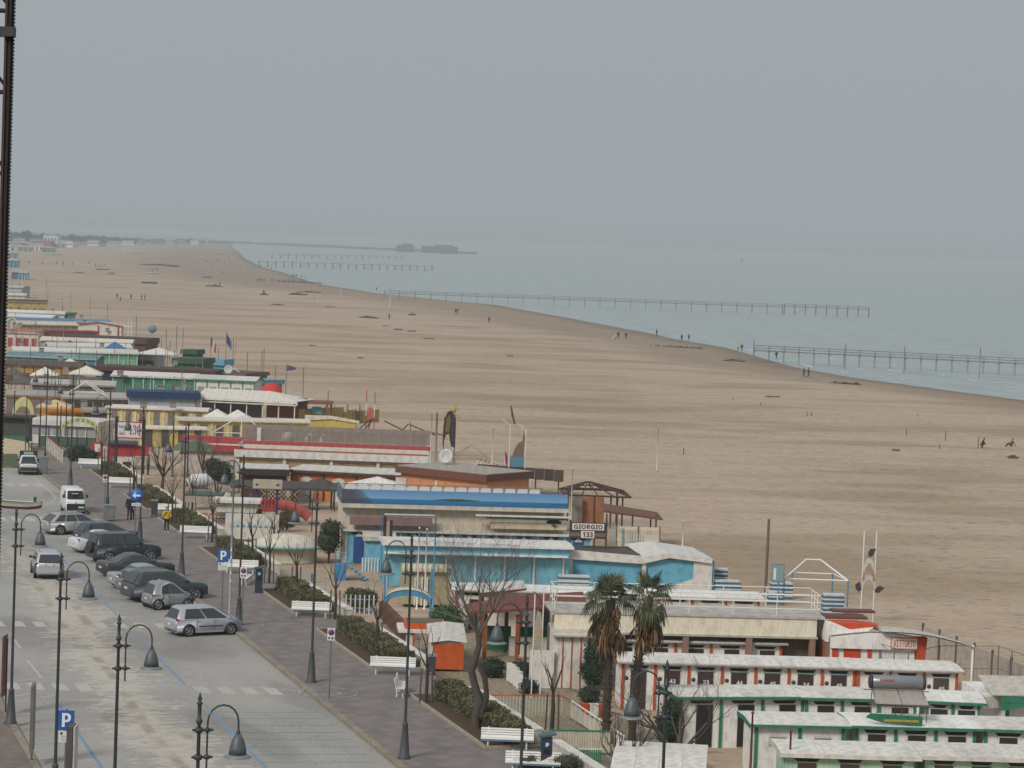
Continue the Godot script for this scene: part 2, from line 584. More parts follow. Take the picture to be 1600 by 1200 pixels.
func cabin_row(called: String, label: String, a: Vector3, b: Vector3, n: int, o: Dictionary) -> Node3D:
	# a, b: ends of the front wall at eave height; the huts stand on the ground below and reach back dp metres
	var base: float = o.get("base", GROUND)
	var h: float = a.y - base + 0.06
	var len := v2(b.x - a.x, b.z - a.z).length()
	var yaw := atan2(-(b.z - a.z), b.x - a.x)
	var dp: float = o.get("dp", 2.6)
	var up: float = o.get("up", 0.06)
	var ov: float = o.get("ov", 0.28)
	var t := thing(called, label, o.get("cat", "beach huts"), v3(a.x, base, a.z), yaw, o.get("group", ""))
	var wm := mt(o.get("wall", "e2e0d9"), 0.8)
	var st := S()
	box(st, v3(len / 2, h / 2, -dp / 2), v3(len, h, dp))
	# gable ends
	for x in [0.0, len]:
		quad(st, v3(x, h, 0), v3(x, h + up, -dp / 2), v3(x, h, -dp), v3(x, h, -dp / 2))
	put("wall", st, wm, t)
	var cw := len / n
	var pw: float = o.get("panel", 1.1)
	var pn := maxi(1, roundi((len + 0.5) / pw))
	pw = (len + 0.5) / pn
	var rh: String = o.get("roof", "bfbbb4")
	var rt: String = o.get("rtex", "roofing")
	var rm: Array = [mt(rh, 0.85, rt, 0.55), mt(Color(rh).darkened(0.05).to_html(false), 0.85, rt, 0.43), mt(Color(rh).lightened(0.06).to_html(false), 0.85, rt, 0.7)]
	var ey := h - up * ov / (dp / 2) + 0.05
	for i in pn:
		var x := -0.25 + pw * (i + 0.5)
		var j := rng.randf_range(-0.006, 0.006)
		var yy := rng.randf_range(0.0, 0.012)
		slope_panel(t, "roof_sheet", v3(x, h + up + 0.05 + yy, -dp / 2), v3(x, ey + yy, ov), pw - 0.012, rm[rng.randi_range(0, 2)], j)
	slope_panel(t, "rear_roof", v3(len / 2, ey, -dp - ov), v3(len / 2, h + up + 0.05, -dp / 2), len + 0.5, rm[0])
	if o.has("trim"):
		var tm := mt(o.trim, 0.7)
		bx(t, "fascia", v3(len / 2, ey - 0.045, ov + 0.02), v3(len + 0.54, o.get("fas", 0.1), 0.05), mt(o.get("fc", o.trim), 0.7))
		for x in [-0.27, len + 0.27]:
			var fs := S()
			for s in [[h + up + 0.09, -dp / 2, ey + 0.02, ov], [h + up + 0.09, -dp / 2, ey + 0.02, -dp - ov]]:
				var p := v3(x, s[0], s[1])
				var q := v3(x, s[2], s[3])
				quad(fs, p, q, q - v3(0, 0.2, 0), p - v3(0, 0.2, 0))
			put("gable_trim", fs, tm, t)
		if not o.get("noposts", false):
			for i in n + 1:
				bx(t, "post", v3(clampf(i * cw, 0.06, len - 0.06), h / 2 - 0.02, 0.03), v3(o.get("pw", 0.13), h - 0.06, 0.07), tm)
	var dm := mt(o.get("door", "3a3431"), 0.6)
	var dw: float = o.get("dw", 0.74)
	var dh: float = o.get("dh", 1.86)
	var skip: Array = o.get("skip", [])
	var shift: float = o.get("shift", 0.0)
	var nums: Array = o.get("nums", [])
	if dw > 0.0:
		for i in n:
			if i in skip: continue
			var x := cw * (i + 0.5) + shift
			var dr := bx(t, "door", v3(x, dh / 2 + 0.05, 0.02), v3(dw, dh, 0.05), dm)
			if o.has("frame"): bx(dr, "door_frame", v3(0, dh / 2 + 0.03, 0.0), v3(dw + 0.12, 0.06, 0.09), mt(o.frame, 0.7))
			if o.has("peak"):
				var ps := S()
				prism(ps, [v2(-0.3, 0), v2(0.3, 0), v2(0, 0.28)], -0.01, 0.03)
				put("door_ornament", ps, mt(o.peak, 0.7), dr, v3(0, dh / 2 - 0.08, 0.025))
			if i < nums.size() and nums[i]:
				words(dr, "number", nums[i], v3(0.04, 0.42, 0.03), 0.2, 0.3, mt("d8d5cf", 0.7, ""))
			if o.has("badge"):
				var bs := S()
				lathe(bs, [v2(0, 0.0), v2(0.1, 0.0), v2(0.1, 0.02), v2(0, 0.02)], 10, Vector3.ZERO, Basis(Vector3.RIGHT, PI / 2))
				put("badge", bs, mt(o.badge, 0.7, ""), t, v3(x - dw / 2 - 0.2, 1.5, 0.005))
	if o.get("vent", true):
		var k := "vent%.2f" % cw
		if not boxes.has(k):
			var vs := S()
			var vw: float = minf(cw * 0.62, 1.15)
			prism(vs, [v2(-vw / 2, 0.07), v2(-vw / 2 + 0.14, -0.07), v2(vw / 2 - 0.14, -0.07), v2(vw / 2, 0.07)], -0.02, 0.012)
			vs.generate_normals()
			boxes[k] = vs.commit()
		for i in n:
			mi("vent", boxes[k], mt("2a2523", 0.8, ""), t, v3(cw * (i + 0.5) + shift * 0.3, h - 0.22, 0.0))
	return t

func local(t: Node3D, p: Vector3) -> Vector3:
	return t.transform.affine_inverse() * p

func post_line(st: SurfaceTool, a: Vector3, b: Vector3, n: int, h: float, r: float) -> void:
	for i in n + 1:
		var p := a.lerp(b, i / float(n))
		bar(st, p, p + v3(0, h, 0), r)

func railing(parent: Node, a: Vector3, b: Vector3, n: int, h: float, m: Material, rails := 3, r := 0.025) -> void:
	for i in n + 1:
		var p := a.lerp(b, i / float(n))
		var st := S()
		bar(st, p, p + v3(0, h, 0), r)
		put("railing_post", st, m, parent)
	for k in rails:
		var st := S()
		var y := h * (1.0 - k / float(rails)) - 0.01
		bar(st, a + v3(0, y, 0), b + v3(0, y, 0), r)
		put("rail", st, m, parent)

func rows_near() -> void:
	var t: Node3D
	# forecourt paving by the huts
	var st := S()
	for k in 14:
		for j in 5:
			var c := P(-6.0 + k * 3.3, 8.4 + j * 1.35, -0.79)
			box(st, c + v3(0, 0.004 * ((k * 3 + j) % 4), 0), v3(1.3, 0.05, 3.25), yb(STREET_YAW))
	struct("hut_paving", st, mt("a09684", 0.9, "stone", 0.3))
	# --- mint huts at the very bottom
	var green := "2c7a60"
	cabin_row("beach_hut_row", "mint green huts with peeling white roof, left half of the bottom row", v3(11.29, 1.4, -104.62), v3(16.35, 1.4, -104.82), 3, {"wall": "a9c9ae", "trim": "d4d0c6", "roof": "e3e2de", "panel": 0.85, "fas": 0.16, "noposts": true, "door": "4a2f2a"})
	cabin_row("beach_hut_row", "mint green beach huts at the bottom right corner, right half of the row", v3(16.85, 1.4, -105.19), v3(22.82, 1.4, -105.43), 4, {"wall": "a9c9ae", "trim": "cfccc3", "roof": "dcdad6", "panel": 0.85, "fas": 0.16, "noposts": true, "door": "4a2f2a"})
	cabin_row("beach_hut", "mint hut with a flat white roof beside the green gate, bottom centre", v3(4.42, 1.3, -99.5), v3(7.51, 1.3, -99.24), 2, {"wall": "a9cdb4", "roof": "e0deda", "panel": 0.9, "up": 0.2, "dp": 6.6, "vent": false, "dw": 0.0})
	# --- white huts with green trim
	t = cabin_row("beach_hut_row", "two white huts with green trim and slatted wall vents", v3(10.64, 1.4, -110.95), v3(14.41, 1.4, -111.29), 2, {"trim": green, "roof": "e3e2de", "dw": 0.0, "vent": false, "wall": "e5e4df"})
	for i in 2:
		for j in 4:
			bx(t, "vent_slat", v3(0.97 + i * 1.9, 1.72 - j * 0.1, 0.02), v3(0.68, 0.035, 0.04), mt("7d7872", 0.8, ""))
		bx(t, "vent_frame", v3(0.97 + i * 1.9, 1.57, 0.0), v3(0.78, 0.5, 0.03), mt("cfcac0", 0.8))
	cabin_row("beach_hut_row", "white huts with green posts directly below the solar water heater", v3(14.9, 1.4, -111.54), v3(19.99, 1.4, -111.86), 3, {"trim": green, "roof": "e6e5e1", "wall": "e5e4df", "door": "2d2725", "rtex": "grime", "shift": 0.05})
	cabin_row("beach_hut_row", "white huts with green posts and grey roof at the lower right edge", v3(20.35, 1.4, -111.93), v3(24.46, 1.4, -112.04), 2, {"trim": green, "roof": "dedcd8", "wall": "e5e4df", "door": "2d2725"})
	cabin_row("beach_hut_row", "white huts with green posts and tall dark doors behind the bare tree", v3(7.87, 1.4, -117.12), v3(13.46, 1.4, -118.37), 3, {"trim": green, "roof": "e2e0dc", "wall": "e5e4df", "door": "231e1e", "shift": 0.2})
	cabin_row("beach_hut_row", "white huts with green posts half hidden by the solar panel", v3(13.5, 1.4, -118.21), v3(18.5, 1.4, -118.65), 3, {"trim": green, "roof": "dedcd8", "wall": "e5e4df", "door": "2d2725", "shift": 0.1})
	cabin_row("beach_hut_row", "white hut with green posts and a flat pale roof, right of the solar tank", v3(18.89, 1.4, -118.56), v3(21.31, 1.4, -118.43), 2, {"trim": green, "roof": "e4e2de", "wall": "e5e4df", "door": "2d2725", "rtex": "grime"})
	# kiosk with green gable at the right edge
	t = thing("beach_kiosk", "white kiosk with green pointed gable and boxed sign, at the right edge", "kiosk", v3(21.77, 1.2, -121.05) + v3(0, -2.0, 0), deg_to_rad(4.5))
	bx(t, "wall", v3(2.2, 1.1, -2.0), v3(4.2, 2.2, 3.8), mt("e5e4df"))
	bx(t, "sign_box", v3(0.35, 1.95, 0.35), v3(0.95, 0.55, 0.12), mt("d6d1c8"), yb(0.5))
	st = S()
	prism(st, [v2(-0.1, 0), v2(4.6, 0.1), v2(4.6, 0.65), v2(2.2, 0.42)], 0.42, 0.5)
	prism(st, [v2(0, -0.35), v2(0.25, -0.35), v2(2.6, 0.3), v2(0, 0.3)], 0.4, 0.48)
	put("green_gable", st, mt(green), t, v3(0.85, 1.95, 0))
	bx(t, "post", v3(1.25, 0.9, 0.05), v3(0.17, 1.8, 0.08), mt(green))
	slope_panel(t, "roof_sheet", v3(2.6, 2.75, -2.2), v3(2.6, 2.3, 0.5), 4.4, mt("c6c2bb", 0.85, "roofing", 0.5))
	# solar water heater on the roof
	t = thing("solar_heater", "grey solar water tank above a tilted collector, on the green trimmed hut roof", "solar heater", v3(16.86, 1.6, -112.96), deg_to_rad(2))
	st = S()
	lathe(st, [v2(0, -1.14), v2(0.27, -1.13), v2(0.3, -1.08), v2(0.3, 1.08), v2(0.27, 1.13), v2(0, 1.14)], 20, Vector3.ZERO, Basis(v3(0, 0, 1), PI / 2))
	var tank := put("tank", st, mt("8f9092", 0.35, "", 1, 0.6), t, v3(0.02, 1.42, -0.65))
	for s in [-1, 1]:
		st = S()
		lathe(st, [v2(0, -0.05), v2(0.305, -0.05), v2(0.305, 0.05), v2(0.22, 0.09), v2(0, 0.1)], 20, Vector3.ZERO, Basis(v3(0, 0, 1), -s * PI / 2))
		put("tank_cap", st, mt("26282b", 0.5, ""), tank, v3(s * 1.12, 0, 0))
	words(tank, "brand_lettering", "Solahart", v3(-0.48, 0.12, 0.285), 0.13, 0.62, mt("8d2b25", 0.6, ""), Basis(Vector3.RIGHT, -0.42))
	for s in [-1, 1]:
		var pan := bx(t, "collector_panel", v3(s * 0.56, 0.93, 0.15), v3(1.09, 0.07, 1.6), mt("a59c94", 0.3, "grime", 0.8), Basis(Vector3.RIGHT, 0.27))
		bx(pan, "collector_frame", v3(0, -0.03, 0.8), v3(1.1, 0.08, 0.05), mt("6e6a66", 0.4, "", 1, 0.5))
	st = S()
	for s in [-1.05, 0, 1.05]:
		bar(st, v3(s, 0, 0.85), v3(s, 0.75, 0.8), 0.022)
		bar(st, v3(s, 0.75, 0.8), v3(s, 1.2, -0.65), 0.022)
		bar(st, v3(s, -0.1, -0.65), v3(s, 1.2, -0.65), 0.022)
	bar(st, v3(-1.45, 1.12, -0.38), v3(1.35, 1.1, -0.38), 0.024)
	bar(st, v3(-1.45, 0.74, 0.95), v3(1.35, 0.68, 0.95), 0.024)
	put("stand", st, mt("6a625c", 0.5, "", 1, 0.5), t)
	st = S()
	prism(st, [v2(-1.4, 0.1), v2(-1.2, 0.28), v2(1.0, 0.2), v2(1.0, -0.25), v2(-0.7, -0.1)], 0, 0.04)
	var bn := thing("green_board", "green board with faded yellow lettering lying under the solar collector", "board", v3(16.67, 1.75, -111.47), deg_to_rad(2))
	put("panel", st, mt("2c7350", 0.7), bn)
	bx(bn, "yellow_lettering_band", v3(0.1, 0.0, 0.045), v3(1.5, 0.1, 0.02), mt("b9a24a", 0.8, "roofing", 1.2))
	# --- white huts with orange trim
	var orange := "b4512c"
	cabin_row("beach_hut_row", "white huts with orange posts and numbered dark doors, the long nearest row", v3(5.71, 1.4, -126.54), v3(16.88, 1.4, -127.28), 7, {"trim": orange, "roof": "e4e3e0", "panel": 0.8, "door": "3c302c", "nums": ["", "43", "33", "44", "45", "14", "45"], "badge": "3b4046", "wall": "e5e3dc", "frame": "8aa3a0", "fas": 0.06, "fc": "a39c94"})
	cabin_row("beach_hut_row", "white hut row with orange posts seen through the wire mesh fence", v3(16.93, 1.4, -127.19), v3(21.8, 1.4, -127.48), 3, {"trim": orange, "roof": "e4e3e0", "panel": 0.8, "door": "4f443e", "badge": "3b4046", "skip": [0], "nums": ["", "", "45"], "wall": "e5e3dc", "fas": 0.06, "fc": "a39c94"})
	cabin_row("beach_hut_row", "white huts with orange posts and fish signs, just below the cream terrace", v3(3.29, 1.4, -133.36), v3(14.07, 1.4, -134.36), 6, {"trim": orange, "roof": "d4d3d1", "panel": 1.7, "rtex": "grime", "door": "352b28", "badge": "c06a35", "wall": "e5e3dc", "fas": 0.05, "fc": "aaa39b", "shift": 0.15})
	cabin_row("beach_hut_row", "white huts with orange posts behind the railed terrace roof", v3(-2.74, 1.4, -150.74), v3(14.49, 1.4, -151.53), 9, {"trim": orange, "roof": "e3e2de", "panel": 1.4, "rtex": "grime", "door": "352b28", "wall": "d9d4ca", "fas": 0.05, "fc": "aaa39b", "shift": 0.2, "dh": 1.7})
	# white entrance wall between the palms and the hedge
	t = thing("changing_cabin", "white cabin wall with thin orange door lines, left of the dark conifer", "hut", v3(2.55, -0.8, -131.7), deg_to_rad(4.5))
	bx(t, "wall", v3(0.9, 1.35, -1.2), v3(1.8, 2.7, 2.2), mt("d8d3ca"))
	for i in 4:
		bx(t, "door_line", v3(0.45 + i * 0.45, 1.3, -0.08), v3(0.05, 2.5, 0.05), mt(orange))
	st = S()
	quad(st, v3(-0.1, 2.95, -2.3), v3(2.0, 2.95, -2.3), v3(2.0, 2.62, 0.2), v3(-0.1, 2.62, 0.2))
	box(st, v3(0.95, 2.66, 0.2), v3(2.1, 0.08, 0.05))
	put("roof", st, mt("c3bfb9", 0.85, "roofing", 0.5), t)
	# --- cream terrace building
	var a := v3(2.56, 1.9, -132.82)
	var b := v3(15.75, 1.9, -134.03)
	t = thing("terrace_building", "long cream building with a railed white roof terrace behind the orange huts", "building", v3(a.x, GROUND, a.z), atan2(-(b.z - a.z), b.x - a.x))
	var len := v2(b.x - a.x, b.z - a.z).length()
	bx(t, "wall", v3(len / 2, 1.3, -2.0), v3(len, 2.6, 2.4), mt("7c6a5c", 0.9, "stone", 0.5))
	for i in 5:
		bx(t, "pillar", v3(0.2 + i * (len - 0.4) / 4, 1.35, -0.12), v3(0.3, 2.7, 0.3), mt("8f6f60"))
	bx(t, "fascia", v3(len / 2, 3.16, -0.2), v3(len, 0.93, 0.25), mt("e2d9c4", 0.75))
	bx(t, "gutter", v3(len / 2, 2.66, -0.02), v3(len + 0.1, 0.1, 0.16), mt("b4b2a2", 0.6))
	bx(t, "terrace_floor", v3(len / 2 + 0.1, 3.66, -1.75), v3(len + 0.6, 0.12, 3.5), mt("bcb9b5", 0.85, "roofing", 0.3))
	bx(t, "soffit", v3(len / 2, 2.66, -1.2), v3(len, 0.1, 2.1), mt("8f887e"))
	railing(t, v3(0.1, 3.72, -0.3), v3(len + 0.2, 3.72, -0.3), 6, 1.05, mt("dcdad5", 0.5, ""), 3)
	railing(t, v3(0.1, 3.72, -3.3), v3(len + 0.2, 3.72, -3.3), 6, 1.05, mt("dcdad5", 0.5, ""), 3)
	railing(t, v3(len + 0.2, 3.72, -3.3), v3(len + 0.2, 3.72, -0.3), 4, 1.05, mt("dcdad5", 0.5, ""), 3)
	railing(t, v3(0.1, 3.72, -3.3), v3(0.1, 3.72, -0.3), 3, 1.05, mt("dcdad5", 0.5, ""), 3)
	# --- kiosk with the name board
	kiosk_vittorio()
	gazebo()
	wire_court()
	arch_sign()
	lifeguard_totem()
	orange_shed()
	ramps()

func kiosk_vittorio() -> void:
	var orange := mt("c4481f", 0.6)
	var white := mt("eceae6", 0.7)
	var a := v3(16.37, 1.5, -133.41)
	var b := v3(20.75, 1.5, -133.87)
	var len := v2(b.x - a.x, b.z - a.z).length()
	var t := thing("beach_kiosk", "white and orange kiosk with the name board VITTORIO under a low arched roof", "kiosk", v3(a.x, GROUND, a.z), deg_to_rad(6))
	bx(t, "wall", v3(len / 2, 1.2, -1.6), v3(len - 0.1, 2.4, 3.0), white)
	bx(t, "shutter", v3(len * 0.26, 1.55, -0.07), v3(len * 0.19, 1.45, 0.06), orange)
	for x in [0.12, 0.46]:
		bx(t, "trim_post", v3(len * x - (0.25 if x < 0.2 else 0.0), 1.15, -0.06), v3(0.3 if x < 0.2 else 0.18, 2.3, 0.08), orange)
	var st := S()
	var w := len
	prism(st, [v2(0, 2.3), v2(w - 1.25, 2.28), v2(w, 2.28), v2(w, 2.92), v2(w * 0.8, 3.05), v2(w * 0.62, 3.12), v2(w * 0.44, 3.12), v2(w * 0.2, 3.0), v2(0, 2.88)], -0.1, 0.12)
	put("fascia", st, white, t)
	# dark line of the roof edge over the fascia, then the parapet with its notch
	st = S()
	for q in [[0, 2.88, 0.2, 3.0], [0.2, 3.0, 0.44, 3.12], [0.44, 3.12, 0.62, 3.12], [0.62, 3.12, 0.8, 3.05], [0.8, 3.05, 1.0, 2.92]]:
		bar(st, v3(w * q[0], q[1] + 0.02, 0.12), v3(w * q[2], q[3] + 0.02, 0.12), 0.022)
	put("roof_edge", st, mt("5d5550", 0.7, ""), t)
	st = S()
	prism(st, [v2(-0.05, 2.92), v2(w * 0.2, 3.04), v2(w * 0.44, 3.15), v2(w * 0.5, 3.35), v2(w * 0.24, 3.2), v2(-0.05, 3.62)], -0.28, -0.12)
	put("parapet", st, white, t)
	st = S()
	prism(st, [v2(w * 0.03, 3.5), v2(w * 0.24, 3.2), v2(w * 0.5, 3.34), v2(w * 0.58, 3.42), v2(w * 0.3, 3.52)], -1.4, -0.3)
	put("orange_roof_panel", st, orange, t)
	st = S()
	box(st, v3(w * 0.22, 3.62, -2.0), v3(w * 0.55, 0.12, 1.3))
	box(st, v3(w * 0.4, 3.78, -3.0), v3(w * 0.5, 0.1, 0.9))
	put("brown_roof", st, mt("6a4038", 0.8), t)
	bx(t, "side_fascia", v3(-0.1, 3.05, -1.7), v3(0.12, 1.0, 3.0), white)
	bx(t, "side_stripe", v3(-0.165, 3.3, -1.1), v3(0.03, 0.5, 0.12), mt("4b4642", 0.7, ""), Basis(Vector3.RIGHT, 0.3))
	bx(t, "stone_wall", v3(-0.05, 1.25, -1.7), v3(0.16, 2.5, 2.9), mt("93836e", 0.9, "stone", 0.9))
	for z in [-0.35, -1.6, -2.9]:
		bx(t, "side_post", v3(-0.12, 1.25, z), v3(0.12, 2.5, 0.14), orange)
	# tapered corner support
	st = S()
	prism(st, [v2(w + 0.02, 0), v2(w + 0.3, 0), v2(w + 0.52, 2.92), v2(w + 0.02, 2.92)], -0.4, 0.1)
	put("corner_support", st, orange, t)
	var sg := bx(t, "name_board", v3(w - 0.68, 2.62, 0.16), v3(1.36, 0.58, 0.06), mt("cf6e4d", 0.6))
	bx(sg, "board_face", v3(0, 0, 0.02), v3(1.28, 0.5, 0.05), mt("dfd3c4", 0.7, ""))
	words(sg, "lettering", "VITTORIO", v3(0, 0, 0.055), 0.34, 1.12, mt("a8452f", 0.7, ""), Basis(), true, "Droid Sans Mono")
	# awning roof running on to a thin post at the right
	var p0 := local(t, v3(18.87, 2.5, -133.83))
	var p1 := local(t, v3(23.33, 2, -133.12))
	st = S()
	for k in 9:
		var q0 := p0.lerp(p1, k / 9.0)
		var q1 := p0.lerp(p1, (k + 0.97) / 9.0)
		var s0 := v3(0, -0.07 + 0.2 * sin(PI * k / 9.0), 0)
		var s1 := v3(0, -0.07 + 0.2 * sin(PI * (k + 1) / 9.0), 0)
		for y in [0.0, -0.06]:
			quad(st, q0 + s0 + v3(-0.2, y, -1.3), q1 + s1 + v3(-0.2, y, -1.3), q1 + s1 + v3(0, y, 0.6), q0 + s0 + v3(0, y, 0.6))
	put("awning_roof", st, mt("cbc8c3", 0.85, "roofing", 0.6), t)
	st = S()
	bar(st, v3(p1.x, 0, p1.z + 0.4), p1 + v3(0, 0.0, 0.4), 0.07)
	put("awning_post", st, white, t)

func gazebo() -> void:
	var brown := mt("6e3e35", 0.75)
	var wood := mt("9a4a2c", 0.75)
	var t := thing("gazebo", "brown roofed open pavilion on orange timber posts behind the big bare tree", "gazebo", v3(0.95, -0.8, -140.74), deg_to_rad(4.5))
	for q in [[-1.9, 0.3], [-0.2, 0.4], [-0.6, -2.2], [1.75, 0.1], [2.3, -2.0]]:
		bx(t, "post", v3(q[0], 1.2, q[1]), v3(0.2, 2.4, 0.2), wood)
	for q in [[-0.9, 0.35, 1.9, 2.55, 0.9], [0.9, 0.1, 2.5, 2.75, 0.6]]:
		var st := S()
		var cx: float = q[0]
		var z: float = q[1]
		var hw: float = q[2]
		var y: float = q[3]
		var c := [v3(cx - hw, y, z + 0.5), v3(cx + hw, y + 0.35, z + 0.5), v3(cx + hw, y + 0.35, z - 2.6), v3(cx - hw, y, z - 2.6)]
		var p := [v3(cx - hw * 0.2, y + 0.6, z - 0.7), v3(cx + hw * 0.95, y + 0.85, z - 0.7)]
		quad(st, c[0], p[0], p[1], c[1])
		quad(st, c[3], p[0], p[1], c[2])
		tri(st, c[0], p[0], c[3])
		tri(st, c[1], p[1], c[2])
		for k in 4: quad(st, c[k], c[(k + 1) % 4], c[(k + 1) % 4] - v3(0, 0.14, 0), c[k] - v3(0, 0.14, 0))
		put("roof", st, brown, t)
	for q in [[-1.1, -2.0, 1.5], [0.9, -1.9, 1.6]]:
		bx(t, "green_panel", v3(q[0], 0.8, q[1]), v3(q[2], 1.3, 0.06), mt("17694b", 0.6))
	bx(t, "counter", v3(0.6, 0.5, -1.2), v3(2.2, 1.0, 0.5), mt("d0cabf"))
	var pf := thing("white_pavilion_roof", "white sloping shelter with a brown edge, left of the brown gazebo", "shelter", v3(-0.88, -0.8, -147.17), deg_to_rad(4.5))
	for x in [-0.3, 1.9]:
		bx(pf, "post", v3(x, 1.2, 0), v3(0.18, 2.4, 0.18), mt("7a3a2c"))
	var st := S()
	prism(st, [v2(-0.5, 2.35), v2(-0.5, 2.62), v2(2.1, 2.95), v2(2.1, 2.86)], 0.2, 0.28)
	put("brown_edge", st, brown, pf)
	st = S()
	quad(st, v3(-0.5, 2.63, 0.28), v3(2.1, 2.96, 0.28), v3(2.1, 3.1, -2.2), v3(-0.5, 2.85, -2.2))
	put("roof", st, mt("c9c6c2", 0.8, "roofing", 0.6), pf)
	bx(pf, "wall", v3(0.9, 1.2, -1.6), v3(2.6, 2.4, 0.15), mt("d6d0c4"))
	var w := thing("white_screen", "plain white screen wall behind the twin white poles", "wall", v3(1.98, -0.8, -131.57), deg_to_rad(4.5))
	bx(w, "panel", v3(0, 0.95, 0), v3(1.2, 1.9, 0.14), mt("d6d3cc", 0.75))

func arch_sign() -> void:
	# tall white twin poles carrying a pointed board
	var t := thing("arch_sign", "tall white twin poles with a worn pointed sign board between them", "sign", v3(1.71, -0.8, -128.52), deg_to_rad(4.5))
	for x in [-0.22, 0.2]:
		var st := S()
		bar(st, v3(x, 0, 0), v3(x, 5.18, 0), 0.035)
		put("pole", st, mt("d9d7d2", 0.5, ""), t)
	var st := S()
	prism(st, [v2(-0.2, 2.0), v2(-0.13, 2.45), v2(0, 2.62), v2(0.13, 2.45), v2(0.19, 1.9), v2(0.2, 3.3), v2(0.1, 4.2), v2(-0.08, 4.3), v2(-0.2, 3.4)], -0.03, 0.03)
	put("board", st, mt("bdb6ad", 0.8, "stone", 0.6), t)
	st = S()
	prism(st, [v2(0.0, 2.85), v2(0.07, 2.75), v2(0.12, 3.2), v2(0.05, 3.5)], 0.03, 0.05)
	put("yellow_patch", st, mt("b9973b", 0.8, ""), t)
	st = S()
	bar(st, v3(0.18, 4.55, 0), v3(-0.15, 5.05, 0.1), 0.022)
	bar(st, v3(-0.15, 5.05, 0.1), v3(-0.3, 5.2, 0.1), 0.03)
	put("top_rod", st, mt("2f4b40", 0.6, ""), t)

func wire_court() -> void:
	# wire mesh fence of the sports court
	var m := mt("77736e", 0.5, "", 1, 0.4)
	var t := thing("mesh_fence", "tall grey wire mesh fence of the court, right of the kiosk", "fence", Vector3.ZERO)
	var pts := [v3(18.9, -0.8, -133.67), v3(19.44, -0.8, -132.46), v3(19.94, -0.8, -131.08), v3(21.9, -0.8, -133.77), v3(24.98, -0.8, -134.46), v3(25.39, -0.8, -133.03), v3(26.2, -0.8, -130.26)]
	var ht := 2.55
	for i in pts.size():
		var st := S()
		bar(st, pts[i], pts[i] + v3(0, ht, 0), 0.035)
		put("fence_post", st, m, t)
	for i in pts.size() - 1:
		for y in [ht, ht * 0.55]:
			var st := S()
			bar(st, pts[i] + v3(0, y, 0), pts[i + 1] + v3(0, y, 0), 0.018)
			put("rail", st, m, t)
	var ms := S()
	for i in pts.size() - 1:
		var n := int(pts[i].distance_to(pts[i + 1]) / 0.3) + 1
		for j in n:
			var p: Vector3 = pts[i].lerp(pts[i + 1], j / float(n))
			bar(ms, p, p + v3(0, ht, 0), 0.004, -1, 3)
		for j in 8:
			bar(ms, pts[i] + v3(0, ht * j / 8.0, 0), pts[i + 1] + v3(0, ht * j / 8.0, 0), 0.004, -1, 3)
	put("wire_mesh", ms, m, t).set_meta("kind", "stuff")
	# pale canvas fence that runs along the beach side
	t = thing("canvas_fence", "long pale canvas windbreak on dark posts running towards the right corner", "fence", Vector3.ZERO)
	var a := v3(23.03, -0.8, -146.58)
	var b := v3(26.85, -0.8, -130.4)
	for i in 8:
		var p := a.lerp(b, i / 7.0)
		var q := a.lerp(b, (i + 1) / 7.0)
		bx(t, "fence_post", p + v3(0, 0.95, 0), v3(0.13, 1.95, 0.13), mt("5f5852", 0.7))
		if i < 7:
			var st := S()
			var s := v3(0.02, 0, 0.03)
			for k in 4:
				var m0 := p.lerp(q, k / 4.0)
				var m1 := p.lerp(q, (k + 1) / 4.0)
				quad(st, m0 + s * (k % 2), m1 + s * ((k + 1) % 2), m1 + s * ((k + 1) % 2) + v3(0, 1.75, 0), m0 + s * (k % 2) + v3(0, 1.75, 0))
			put("canvas", st, mt("a99f94", 0.9), t)

